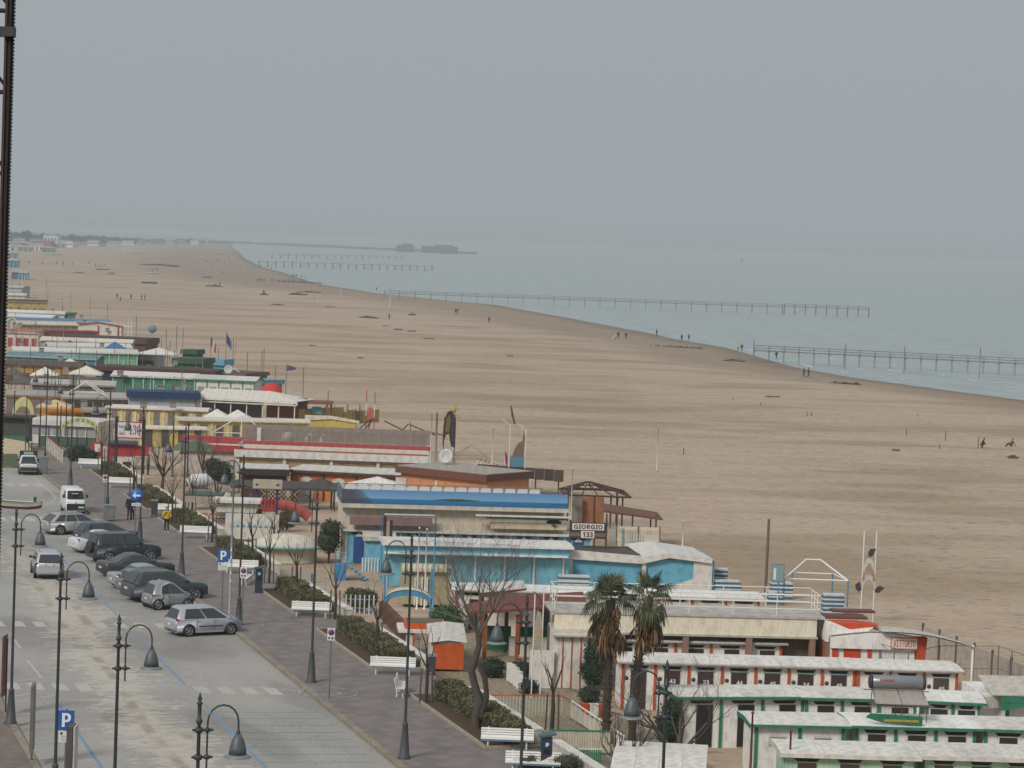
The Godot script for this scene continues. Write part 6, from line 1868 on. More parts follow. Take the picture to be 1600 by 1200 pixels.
# ---------------------------------------------------------------- promenade furniture
func make_lamp(label: String, side: float) -> Node3D:
	# tall iron post, side bracket with a half round arm and a bell lantern; local +x is the side of the arm
	var iron := mt("404446", 0.55, "", 1, 0.3)
	var t := thing("street_lamp", label, "street lamp", Vector3.ZERO, 0, "black street lamps along the road")
	var st := S()
	lathe(st, [v2(0.27, 0), v2(0.27, 0.06), v2(0.22, 0.12), v2(0.11, 1.35), v2(0.13, 1.4), v2(0.1, 1.46), v2(0.075, 1.5)], 8)
	put("base", st, mt("45474a", 0.6, "grime", 0.8), t)
	st = S()
	lathe(st, [v2(0.062, 1.5), v2(0.046, 8.35), v2(0.085, 8.4), v2(0.085, 8.46), v2(0.05, 8.5), v2(0.05, 8.85), v2(0.09, 8.88), v2(0.04, 8.93), v2(0.06, 9.0), v2(0.0, 9.2)], 8)
	put("post", st, iron, t)
	for y in [8.2, 7.5]:
		st = S()
		bar(st, v3(-0.17, y, 0), v3(0.37, y, 0), 0.035)
		lathe(st, [v2(0, -0.06), v2(0.1, -0.06), v2(0.1, 0.06), v2(0, 0.06)], 8, v3(0, y, 0))
		lathe(st, [v2(0, -0.05), v2(0.07, -0.05), v2(0.07, 0.05), v2(0, 0.05)], 8, v3(0.22, y, 0))
		put("bracket", st, iron, t)
	st = S()
	var pts := [v3(0.22, 7.1, 0), v3(0.22, 8.35, 0)]
	for j in 9:
		var an := PI * j / 8.0
		pts.append(v3(0.62 - cos(an) * 0.4, 8.4 + sin(an) * 0.44, 0))
	pts.append(v3(1.02, 8.15, 0))
	tube(st, pts, [0.027], 6)
	lathe(st, [v2(0.05, 0), v2(0.06, 0.08), v2(0.03, 0.14)], 8, v3(1.02, 8.05, 0))
	put("arm", st, iron, t)
	st = S()
	lathe(st, [v2(0, 8.1), v2(0.08, 8.08), v2(0.16, 7.92), v2(0.215, 7.72), v2(0.235, 7.56), v2(0.2, 7.56), v2(0, 7.6)], 16, v3(1.02, 0, 0))
	put("lantern", st, mt("565b5e", 0.5, "", 1, 0.2), t)
	st = S()
	lathe(st, [v2(0.235, 7.56), v2(0.36, 7.5), v2(0.36, 7.485), v2(0.2, 7.53), v2(0.0, 7.45)], 16, v3(1.02, 0, 0))
	put("lantern_rim", st, mt("7b7d7d", 0.45, "", 1, 0.2), t)
	return t

func bench(label: String, at: Vector3, yaw: float, first: Node3D) -> Node3D:
	if first: return copy(first, label, at, yaw)
	var w := mt("dddbd7", 0.6, "")
	var t := thing("bench", label, "bench", at, yaw, "white slatted benches on the promenade")
	for i in 4: bx(t, "back_slat", v3(0, 0.5 + i * 0.095, -0.17 - i * 0.02), v3(2.2, 0.075, 0.03), w, Basis(Vector3.RIGHT, -0.2))
	for i in 4: bx(t, "seat_slat", v3(0, 0.43 + 0.008 * i, 0.19 - i * 0.1), v3(2.2, 0.03, 0.08), w)
	bx(t, "front_rail", v3(0, 0.37, 0.21), v3(2.2, 0.05, 0.03), mt("5c7f96", 0.7, ""))
	for x in [-0.8, 0.8]:
		var st := S()
		box(st, v3(x, 0.2, 0.14), v3(0.06, 0.4, 0.06))
		box(st, v3(x, 0.2, -0.14), v3(0.06, 0.4, 0.06))
		box(st, v3(x, 0.39, 0.0), v3(0.06, 0.05, 0.4))
		bar(st, v3(x, 0.38, -0.14), v3(x, 0.86, -0.27), 0.03)
		put("leg", st, mt("c9c9c6", 0.6, ""), t)
	return t

func road_sign(called: String, label: String, at: Vector3, h: float, yaw: float) -> Node3D:
	var t := thing(called, label, "road sign", at, yaw)
	var st := S()
	bar(st, Vector3.ZERO, v3(0, h, 0), 0.035, -1, 8)
	put("pole", st, mt("74777a", 0.5, "", 1, 0.4), t)
	return t

func disc(parent: Node, called: String, c: Vector3, r: float, m: Material, d := 0.02) -> MeshInstance3D:
	var st := S()
	lathe(st, [v2(0, -d), v2(r, -d), v2(r, d), v2(0, d)], 24, Vector3.ZERO, Basis(Vector3.RIGHT, PI / 2))
	return put(called, st, m, parent, c)

func parking_sign(label: String, at: Vector3, top: float, yaw: float) -> void:
	var t := road_sign("parking_sign", label, at, top, yaw)
	var b := bx(t, "blue_plate", v3(0, top - 0.42, 0.05), v3(0.58, 0.72, 0.03), mt("2257a0", 0.5, ""))
	words(b, "letter", "P", v3(0, 0, 0.02), 0.5, 0.32, mt("dfe2e4", 0.5, ""))
	var w := bx(t, "white_plate", v3(0, top - 1.02, 0.05), v3(0.52, 0.42, 0.03), mt("d3d4d3", 0.5, ""))
	bx(w, "symbol", v3(-0.16, 0.12, 0.02), v3(0.07, 0.09, 0.01), mt("2c2f33", 0.5, ""))
	for i in 3: bx(w, "text_line", v3(0.02, 0.02 - i * 0.08, 0.02), v3(0.38, 0.02, 0.006), mt("9a9c9d", 0.5, ""))

func no_parking(label: String, at: Vector3, top: float, yaw: float) -> void:
	var t := road_sign("no_parking_sign", label, at, top, yaw)
	var b := bx(t, "white_plate", v3(0, top - 0.32, 0.045), v3(0.34, 0.56, 0.025), mt("d3d4d3", 0.5, ""))
	disc(b, "red_ring", v3(0, 0.1, 0.01), 0.14, mt("ab3038", 0.5, ""))
	disc(b, "blue_disc", v3(0, 0.1, 0.018), 0.105, mt("2f4a8c", 0.5, ""))
	bx(b, "red_bar", v3(0, 0.1, 0.04), v3(0.2, 0.03, 0.006), mt("ab3038", 0.5, ""), Basis(v3(0, 0, 1), -0.78))
	bx(b, "blue_symbol", v3(-0.08, -0.17, 0.015), v3(0.09, 0.09, 0.01), mt("34507f", 0.5, ""))
	bx(b, "red_symbol", v3(0.07, -0.17, 0.015), v3(0.09, 0.11, 0.01), mt("5d2f30", 0.5, ""))

func promenade() -> void:
	var t: Node3D
	var st: SurfaceTool
	var arm := STREET_YAW
	# lamps
	var first: Node3D = null
	var lm := [
		[-31.3, 0.04, "street lamp whose bell lantern hangs in front of the right hand palm"],
		[-17.3, 0.02, "street lamp beside the nearest bench, lantern in front of the gazebo"],
		[0.9, 0.6, "street lamp on the promenade beside the second bench, its conical foot in full view"],
		[19.4, 0.7, "street lamp standing opposite the zebra crossing by the circle painted on the promenade"],
		[37.8, 0.65, "street lamp behind the nose of the silver compact car"],
		[58.2, 0.9, "street lamp behind the nose of the black off road car, left of the parking sign"],
		[75.8, 0.95, "street lamp that carries the blue arrow sign"],
		[91.6, 0.9, "street lamp in front of the large grey bin"],
		[114.2, 1.0, "street lamp behind the small white van"],
		[129.6, 0.7, "street lamp at the far end by the grey refuse bin and the pickup"]]
	for q in lm:
		var at := P(q[0], q[1], 0.12)
		if first == null:
			first = make_lamp(q[2], 1)
			first.position = at
			first.rotation.y = arm + PI
		else: copy(first, q[2], at, arm + PI)
	var ll := [[v3(-20.52, 0.12, -112.02), "street lamp on the left pavement below the decorative boat"], [v3(-16.03, 0.12, -96.59), "street lamp on the left pavement in front of the silver car seen from behind"], [v3(-11.71, 0.12, -81.57), "street lamp in the left foreground with its lantern over the blue parking line"], [v3(-7.66, 0.12, -68.11), "nearest street lamp at the bottom edge left of centre"]]
	for q in ll: copy(first, q[1], q[0], arm)
	# benches
	var b0: Node3D = null
	var bn := [[v3(0.36, 0.12, -110.54), "white slatted bench at the near end of the hedge with the big bare tree"], [v3(-5.23, 0.12, -128.51), "white slatted bench behind the lamp post, in front of the orange shed"], [v3(-10.58, 0.12, -147.11), "white slatted bench between the second and third hedge, right of the parking meter"], [v3(-16.33, 0.12, -164.96), "white slatted bench behind the blue parking sign"], [v3(-21.27, 0.12, -183.17), "white slatted bench beside the person in the yellow jacket"], [v3(-25.11, 0.12, -197.43), "white bench partly hidden by a litter bin, right of the blue arrow sign"], [v3(-31.44, 0.12, -217.28), "white bench below the white 130 board"], [v3(-36.49, 0.12, -233.73), "farthest white bench beside the red framed board"], [v3(1.39, 0.12, -105.6), "white bench cut by the bottom edge behind the parking meter"]]
	for q in bn:
		var o := bench(q[1], q[0], deg_to_rad(-1), b0)
		if b0 == null: b0 = o
	bench("small end on bench beside the lamp post near the big hedge", v3(-4.59, 0.12, -122.93), PI / 2 - 0.02, b0)
	bench("end on white bench beside the blue parking meter", v3(-15.49, 0.12, -160.19), PI / 2 - 0.05, b0)
	# signs
	parking_sign("blue P parking sign with a white plate, behind the silver compact car", v3(-15.42, 0.12, -146.3), 3.734, 0.05)
	parking_sign("blue P parking sign with a white plate at the bottom left", v3(-15.58, 0.12, -96.01), 3.608, 0.05)
	no_parking("no parking sign on a thin pole in front of the hedge, mid promenade", v3(-7.77, 0.12, -121.18), 3.249, 0.0)
	no_parking("no parking sign beside the lamp post right of the parking sign", v3(-13.94, 0.12, -142.73), 3.198, 0.0)
	no_parking("no parking sign in front of the lamp post by the large grey bin", v3(-29.99, 0.12, -199.4), 2.68, 0.0)
	t = road_sign("arrow_sign", "round blue sign with a white left arrow and a small white plate", v3(-24.36, 0.12, -175.56), 3.964, 0.0)
	var tp: float = 3.964
	var d := disc(t, "blue_disc", v3(0.05, tp - 0.42, 0.06), 0.44, mt("2a5fae", 0.45, ""))
	st = S()
	prism(st, [v2(-0.28, 0), v2(-0.06, 0.2), v2(-0.06, 0.06), v2(0.26, 0.06), v2(0.26, -0.06), v2(-0.06, -0.06), v2(-0.06, -0.2)], 0.02, 0.035)
	put("arrow", st, mt("d9dcde", 0.5, ""), d)
	var wp := bx(t, "white_plate", v3(0.05, tp - 1.02, 0.06), v3(0.62, 0.2, 0.03), mt("c6c8c8", 0.5, ""))
	for i in 4: bx(wp, "mark", v3(-0.2 + i * 0.13, 0, 0.018), v3(0.07, 0.07, 0.006), mt("8d9092", 0.5, ""))
	t = pole("tall light grey pole with a small box on top beside the blue parking sign", v3(-14.8, 0.12, -144.46), 8.613, 0.06, "8b8e8f")
	bx(t, "top_box", v3(0.18, 8.613 - 0.35, 0), v3(0.28, 0.55, 0.25), mt("a9acac", 0.5))
	for i in 5: bx(t, "sticker", v3(0.0, 2.2 + i * 0.42, 0.065), v3(0.07, 0.2, 0.01), mt("d2d3d2", 0.6, ""))
	# edge-on sign posts at lower left
	t = thing("sign_post", "grey signboard seen edge on, standing on the left pavement", "sign post", v3(-18.27, 0.12, -104.14), 0.0)
	bx(t, "board", v3(0.05, 1.75, 0), v3(0.13, 2.6, 1.0), mt("6f6b64", 0.7), Basis(Vector3.UP, 0.1))
	bx(t, "post", v3(0, 0.9, -0.3), v3(0.07, 1.8, 0.07), mt("55534f", 0.6))
	t = thing("sign_post", "red and black banner board seen edge on at the left frame edge", "sign post", v3(-21.37, 0.12, -114.72), 0.0)
	bx(t, "board", v3(0.02, 2.0, 0), v3(0.07, 2.6, 0.9), mt("6b3a30", 0.7))
	bx(t, "post", v3(0.16, 1.6, 0.2), v3(0.06, 3.2, 0.06), mt("3a3634", 0.6))
	t = thing("sign_post", "dark banner frame seen edge on below the left parking sign", "sign post", v3(-15.32, 0.12, -95.18), 0.0)
	bx(t, "board", v3(0.1, 2.0, 0.2), v3(0.22, 2.4, 0.8), mt("4f4a4b", 0.7))
	bx(t, "white_edge", v3(0.26, 2.0, 0.2), v3(0.05, 2.4, 0.8), mt("bdbcb9", 0.7))
	# parking meters
	var pm := [[v3(-14.36, 0.12, -156.37), "dark blue parking meter with a white P badge beside the third hedge"], [v3(1.9, 0.12, -105.96), "dark blue parking meter with a white P badge at the bottom edge"]]
	for q in pm:
		t = thing("parking_meter", q[1], "parking meter", q[0], 0.1, "parking meters")
		st = S()
		prism(st, [v2(-0.22, 0), v2(0.22, 0), v2(0.22, 1.4), v2(-0.22, 1.4)], -0.2, 0.2)
		put("body", st, mt("2c3945", 0.5), t)
		st = S()
		prism(st, [v2(-0.3, 1.38), v2(0.36, 1.52), v2(0.36, 1.6), v2(-0.3, 1.48)], -0.28, 0.28)
		put("hood", st, mt("49606b", 0.5), t)
		var bd := disc(t, "badge", v3(0.02, 1.12, 0.215), 0.1, mt("4a7ea6", 0.5, ""))
		words(bd, "letter", "P", v3(0, 0, 0.025), 0.15, 0.1, mt("e2e6e8", 0.5, ""))
		bx(t, "display", v3(0, 0.85, 0.205), v3(0.24, 0.18, 0.02), mt("16191c", 0.3, ""))
	# bins
	for q in [["large grey wheeled bin beside the lamp post, opposite the parked estate car", v3(-28.5, 0.12, -192.05), 0.85, 1.1], ["grey blue wheeled refuse bin behind the pickup", v3(-39.42, 0.12, -227.19), 0.75, 1.4], ["slim dark litter bin in front of the partly hidden bench", v3(-25.84, 0.12, -196.22), 0.5, 1.15], ["square brown planter tub by the bench under the 130 board", v3(-33.33, 0, -233.91), 0.7, 0.7], ["dark litter box on the wall behind the second bench", v3(-3.4, 0.12, -128.94), 0.45, 0.9]]:
		t = thing("litter_bin", q[0], "bin", q[1], 0.1)
		var w: float = q[2]
		var h: float = q[3]
		st = S()
		prism(st, [v2(-w * 0.42, 0.12), v2(w * 0.42, 0.12), v2(w * 0.5, h), v2(-w * 0.5, h)], -w * 0.4, w * 0.4)
		put("body", st, mt("5b3d35" if w == 0.7 else ("3d4143" if w < 0.6 else "6f7577"), 0.6), t)
		bx(t, "lid", v3(0, h + 0.04, 0), v3(w * 1.08, 0.1, w * 0.9), mt("4a2f2a" if w == 0.7 else "7d8486", 0.6))
		for s in [-1, 1]: bx(t, "foot", v3(s * w * 0.35, 0.06, 0.1), v3(0.1, 0.13, w * 0.5), mt("2d2d2d", 0.7, ""))
	# decorative boat on the first left lamp
	t = thing("decorative_boat", "small green white and red wooden boat mounted above the left street lamp", "boat decoration", v3(-20.65, 9.3, -113.01), 0.0)
	var rr := []
	for q in [[-2.0, 0.2, 0.1], [-1.4, 0.02, 0.34], [-0.5, -0.08, 0.42], [0.4, -0.1, 0.36], [0.85, -0.05, 0.22], [1.0, 0.0, 0.1]]:
		var x: float = q[0]
		var y: float = q[1]
		var w: float = q[2]
		rr.append([v3(x, y + 0.18, -w), v3(x, y, -w * 0.8), v3(x, y - 0.14, 0), v3(x, y, w * 0.8), v3(x, y + 0.18, w)])
	for part in [["red_bottom", [1, 2, 3], "9a4a35"], ["white_strake", [0, 1], "cfcabf"], ["white_strake", [3, 4], "cfcabf"]]:
		st = S()
		var ss := []
		for ring in rr:
			var o := []
			for k in part[1]: o.append(ring[k])
			ss.append(o)
		rings(st, ss, false, false)
		put(part[0], st, mt(part[2], 0.7), t)
	st = S()
	for i in 5:
		quad(st, rr[i][0] - v3(0, 0.03, 0), rr[i + 1][0] - v3(0, 0.03, 0), rr[i + 1][4] - v3(0, 0.03, 0), rr[i][4] - v3(0, 0.03, 0))
	put("green_deck", st, mt("2f5a45", 0.7), t)
	bx(t, "small_figure", v3(0.72, 0.2, 0), v3(0.12, 0.22, 0.08), mt("3a4340", 0.7, ""))
	# low things at the far end: grass patch, ramp, picket railing
	st = S()
	quad(st, v3(-45.75, 0.06, -232.27), v3(-42.68, 0.06, -233.67), v3(-44.33, 0.5, -241.6), v3(-47.34, 0.5, -240.15))
	tag(put("grass_patch", st, mt("56663b", 0.95, "stone", 0.7)), "sloping green grass patch at the left end of the road", "grass", "", "stuff")
	t = thing("beige_ramp_wall", "beige sloping ramp wall above the grass at the left", "wall", Vector3.ZERO)
	st = S()
	quad(st, v3(-45.6, 0.3, -241.33), v3(-42.84, 0.3, -242.65), v3(-45.03, 1, -249.42), v3(-47.84, 1, -252.92))
	quad(st, v3(-47.84, 1, -252.92), v3(-45.03, 1, -249.42), v3(-45.25, 0.9, -250.66), v3(-48.08, 0.9, -254.19))
	put("slab", st, mt("b9a88e", 0.9), t)
	t = thing("white_picket_railing", "white picket ramp railing running away from the grey refuse bin", "railing", Vector3.ZERO)
	var p0 := v3(-39.64, 0, -237.85)
	var p1 := v3(-43.41, 0, -251.56)
	for i in 11:
		var p := p0.lerp(p1, i / 10.0)
		bx(t, "picket", p + v3(0, 0.75, 0), v3(0.09, 1.2, 0.09), mt("d3cec4"))
	bx(t, "rail", (p0 + p1) / 2 + v3(0, 1.35, 0), v3(0.07, 0.07, p0.distance_to(p1)), mt("a5563a", 0.7, ""), yb(atan2(p1.x - p0.x, p1.z - p0.z)))
	t = thing("grey_screen_fence", "dark green mesh fence behind the white picket railing", "fence", v3(-41.99, 0, -254.62), 0.05)
	bx(t, "mesh_panel", v3(0, 0.7, 0), v3(5.4, 1.0, 0.05), mt("4e5f55", 0.9))
	for i in 7: bx(t, "fence_post", v3(-2.7 + i * 0.9, 1.0, 0.06), v3(0.08, 2.0, 0.08), mt("3d403e", 0.7))
	# far dark slim posts by the white hall
	var fp := [[v3(-48.36, 0, -261.33), 4.878], [v3(-45.23, 0, -250.66), 5.1], [v3(-44.66, 0, -254.91), 4.515], [v3(-43.2, 0, -255.63), 4.283], [v3(-44.17, 0, -263.48), 3.406], [v3(-42.41, 0, -256.02), 4.412], [v3(-33.02, 0, -225.09), 5.123], [v3(-26.58, 0, -221.79), 5.208], [v3(-28.86, 0, -230.02), 5.344]]
	for i in fp.size(): pole("dark slim post around the entrances of the far promenade, %s from the left" % ["first", "second", "third", "fourth", "fifth", "sixth", "seventh", "ninth", "eighth"][i], fp[i][0], fp[i][1], 0.06, "40393a", "dark slim posts at the entrances")
	t = thing("dark_kiosk", "dark flat topped kiosk behind the grass patch at the far left", "kiosk", v3(-48.42, 0, -261.3), 0.0)
	bx(t, "body", v3(0, 1.2, -1), v3(3.0, 2.4, 2.0), mt("4a4a46"))
	bx(t, "roof", v3(0, 2.45, -0.8), v3(3.6, 0.2, 2.8), mt("3b3b39"))
	bx(t, "green_base", v3(0.2, 0.3, 0.2), v3(2.4, 0.6, 0.3), mt("3f7351"))

# ---------------------------------------------------------------- plants
func leaf(st: SurfaceTool, c: Vector3, s: float, r: RandomNumberGenerator, col: Color) -> void:
	var a := v3(r.randf_range(-1, 1), r.randf_range(-1, 1), r.randf_range(-1, 1)).normalized()
	var b := a.cross(v3(r.randf_range(-1, 1), r.randf_range(-1, 1), r.randf_range(-1, 1))).normalized()
	st.set_color(col)
	tri(st, c - a * s, c + b * s * 0.5, c + a * s)
	tri(st, c - a * s, c + a * s, c - b * s * 0.5)

func leaf_box(st: SurfaceTool, size: Vector3, n: int, s: float, r: RandomNumberGenerator, c0: Color, c1: Color, lump: FastNoiseLite) -> void:
	# leaves over a box hedge: mostly on its top and sides
	for i in n:
		var p := v3(r.randf_range(-0.5, 0.5), r.randf_range(0, 1), r.randf_range(-0.5, 0.5))
		match r.randi_range(0, 4):
			0, 1: p.y = 1.0 - 0.2 * r.randf() * r.randf()
			2: p.x = -0.5 + 0.12 * r.randf()
			3: p.x = 0.5 - 0.12 * r.randf()
			4: p.z = 0.5 - 0.02 * r.randf()
		p *= size
		var k := lump.get_noise_3d(p.x * 1.2, p.y * 1.2, p.z * 1.2)
		p += v3(0.12 * k * signf(p.x), 0.16 * k if p.y > size.y * 0.6 else 0.0, 0)
		leaf(st, p, s * r.randf_range(0.7, 1.3), r, c0.lerp(c1, clampf(0.5 + k * 1.1 + r.randf_range(-0.25, 0.25), 0, 1)))

func leaf_blob(st: SurfaceTool, c: Vector3, rad: Vector3, n: int, s: float, r: RandomNumberGenerator, c0: Color, c1: Color, lump: FastNoiseLite) -> void:
	for i in n:
		var d := v3(r.randf_range(-1, 1), r.randf_range(-1, 1), r.randf_range(-1, 1))
		if d.length() > 1 or d.length() < 0.1: continue
		d = d.normalized() * pow(d.length(), 0.4)
		var k := lump.get_noise_3d(d.x * 4 + c.x, d.y * 4 + c.y, d.z * 4 + c.z)
		d *= 0.86 + 0.34 * k
		leaf(st, c + d * rad, s * r.randf_range(0.6, 1.3), r, c0.lerp(c1, clampf(0.5 + k + r.randf_range(-0.3, 0.3), 0, 1)))

func branch(st: SurfaceTool, a: Vector3, dir: Vector3, len: float, rad: float, depth: int, r: RandomNumberGenerator, o: Dictionary) -> void:
	var n := 3
	var pts := [a]
	var rr := [rad]
	var d := dir.normalized()
	for i in n:
		d = (d + v3(r.randf_range(-1, 1), r.randf_range(-0.4, 1.0), r.randf_range(-1, 1)) * o.get("wander", 0.16) + v3(0, o.get("lift", 0.03), 0)).normalized()
		pts.append(pts[-1] + d * len / n)
		rr.append(rad * (1.0 - 0.42 * (i + 1) / n))
	tube(st, pts, rr, 6 if rad > 0.04 else (4 if rad > 0.015 else 3))
	if depth <= 0: return
	var kids: int = r.randi_range(o.get("kmin", 2), o.get("kmax", 3))
	for k in kids:
		var t := 3 if k == 0 else r.randi_range(1, 3)
		var side := d.cross(v3(r.randf_range(-1, 1), r.randf_range(-1, 1), r.randf_range(-1, 1))).normalized()
		var nd: Vector3 = (d + side * o.get("spread", 0.75) * r.randf_range(0.5, 1.2)).normalized()
		nd.y = nd.y if nd.y > -0.1 else -nd.y * 0.4
		branch(st, pts[t], nd, len * r.randf_range(0.6, 0.85), rr[t] * 0.72, depth - 1, r, o)

func bare_tree(called: String, label: String, at: Vector3, trunk: Array, rad: float, len: float, depth: int, sd: int, hex: String, o := {}) -> Node3D:
	# trunk: points from the foot to the fork in local metres
	var r := RandomNumberGenerator.new()
	r.seed = sd
	var t := thing(called, label, "tree", at, 0, o.get("group", ""))
	var st := S()
	var rr := []
	for i in trunk.size(): rr.append(rad * (1.25 - 0.45 * i / maxf(trunk.size() - 1.0, 1.0)) * r.randf_range(0.84, 1.18))
	tube(st, trunk, rr, 9)
	put("trunk", st, mt(hex, 0.95, "bark", 1.4), t)
	st = S()
	var top: Vector3 = trunk[-1]
	var n: int = o.get("limbs", 4)
	for i in n:
		var an := TAU * (i + r.randf_range(-0.3, 0.3)) / n
		var dir := v3(cos(an) * o.get("out", 0.7), 1.0, sin(an) * o.get("out", 0.7))
		branch(st, top - v3(0, 0.1, 0), dir, len * r.randf_range(0.8, 1.15), rad * o.get("lr", 0.62), depth, r, o)
	put("branches", st, mt(o.get("twig", hex), 0.95, "bark", 1.4), t)
	return t

func shrub(called: String, label: String, at: Vector3, blobs: Array, hexes: Array, leafs: int, s: float, sd: int) -> void:
	var r := RandomNumberGenerator.new()
	r.seed = sd
	var t := thing(called, label, "shrub", at)
	var st := S()
	var lump := noise(sd, 0.6, 2)
	for b in blobs: leaf_blob(st, b[0], b[1], int(1.7 * leafs * b[1].x * maxf(b[1].y, 0.5)), s, r, lin(hexes[0]), lin(hexes[1]), lump)
	# the dense twigs and leaves inside
	for b in blobs:
		var rr := []
		for i in 7:
			var ring := []
			var la := PI * (i / 6.0 - 0.5)
			for j in 10:
				var d := v3(cos(la) * cos(TAU * j / 10), sin(la), cos(la) * sin(TAU * j / 10))
				ring.append(b[0] + d * b[1] * (0.72 + 0.3 * lump.get_noise_3d(d.x * 4 + b[0].x, d.y * 4 + b[0].y, d.z * 4 + b[0].z)) + v3(0, 0, 0.001 * j))
			rr.append(ring)
		st.set_color(lin(hexes[0]))
		rings(st, rr)
	put("foliage", st, vmat(0.8, "", 1, Color(0.05, 0.07, 0.02)), t)
	st = S()
	for b in blobs: bar(st, v3(b[0].x * 0.3, 0, 0), b[0], 0.07, 0.03)
	put("stem", st, mt("4d4238", 0.95, "bark", 1.0), t)

func palm(label: String, at: Vector3, h: float, lean: Vector3, sd: int, crowns: Array) -> void:
	var r := RandomNumberGenerator.new()
	r.seed = sd
	var t := thing("palm_tree", label, "palm tree", at)
	var st := S()
	var pts := []
	var rad := []
	for i in 25:
		var k := i / 24.0
		pts.append(v3(lean.x * k * k, h * k, lean.z * k * k))
		rad.append((0.18 - 0.02 * k + (0.05 if k > 0.75 else 0.0)) * (1.0 + 0.08 * (i % 2)))
	tube(st, pts, rad, 10)
	put("trunk", st, mt("5e5145", 0.95, "bark", 1.6), t)
	# old leaf bases that stand off the upper trunk
	st = S()
	for i in 330:
		var k := 0.12 + 0.8 * r.randf()
		var an := r.randf() * TAU
		var c := v3(lean.x * k * k, h * k, lean.z * k * k)
		var d := v3(cos(an), 0, sin(an))
		bar(st, c + d * 0.17, c + d * r.randf_range(0.22, 0.34) + v3(0, r.randf_range(-0.05, 0.16), 0), 0.03, 0.008, 4)
	put("leaf_bases", st, mt("73675a", 0.95, "bark", 1.2), t)
	var top := v3(lean.x, h, lean.z)
	# skirt of dead leaves hanging down
	st = S()
	var dead := [lin("6b5139"), lin("7f6446"), lin("4c3a2c"), lin("8a714f")]
	for i in 46:
		var an := r.randf() * TAU
		var d := v3(cos(an), 0, sin(an))
		var y0 := -0.25 - 1.7 * r.randf()
		var out := r.randf_range(0.05, 0.62)
		var base := top + v3(0, y0, 0) + d * 0.12
		var tip := base + d * out + v3(0, r.randf_range(-0.2, 0.15), 0)
		st.set_color(dead[r.randi_range(0, 3)])
		bar(st, base, tip, 0.018, 0.012, 4)
		var fall := r.randf_range(0.4, 1.2)
		for j in 11:
			var q := tip + v3(r.randf_range(-0.16, 0.16), 0, r.randf_range(-0.16, 0.16))
			var e := q + d * r.randf_range(-0.12, 0.16) + v3(r.randf_range(-0.13, 0.13), -fall * r.randf_range(0.6, 1.0), r.randf_range(-0.13, 0.13))
			st.set_color(dead[r.randi_range(0, 3)])
			var sd2 := v3(-d.z, 0, d.x) * 0.025
			tri(st, tip, q.lerp(e, 0.4) + sd2, e)
			tri(st, tip, q.lerp(e, 0.4) - sd2, e)
	put("dead_leaf_skirt", st, vmat(0.95), t)
	# living fan leaves
	var leafm := vmat(0.7, "", 1, Color(0.05, 0.06, 0.01))
	var greens := [lin("35432a"), lin("434f31"), lin("2a3722"), lin("545b3c")]
	for i in crowns.size():
		var an: float = crowns[i][0]
		var el: float = crowns[i][1]
		var d := v3(cos(an) * cos(el), sin(el), sin(an) * cos(el))
		var stem: float = r.randf_range(0.45, 0.85)
		st = S()
		var hub := top + d * stem + v3(0, -0.1 * (1.0 - sin(el)), 0)
		st.set_color(lin("5c6440"))
		bar(st, top, hub, 0.02, 0.014, 4)
		var side := d.cross(Vector3.UP).normalized()
		var up := side.cross(d).normalized()
		var size := r.randf_range(0.62, 0.82)
		for j in 25:
			var f := lerpf(-2.0, 2.0, j / 24.0)
			var bd := (d * cos(f) + side * sin(f)).normalized()
			var mid := hub + bd * size * 0.6 + up * 0.1 * absf(f)
			var tip := hub + bd * size * r.randf_range(0.9, 1.08) + v3(0, (-0.2 - 0.2 * r.randf() - 0.1 * absf(f)) * (1.15 - sin(el)), 0)
			var wv := bd.cross(up).normalized() * 0.03
			st.set_color(greens[r.randi_range(0, 3)] if r.randf() < 0.9 else dead[1])
			tri(st, hub, mid + wv, mid - wv)
			tri(st, mid + wv, tip, mid - wv)
		put("fan_leaf", st, leafm, t)

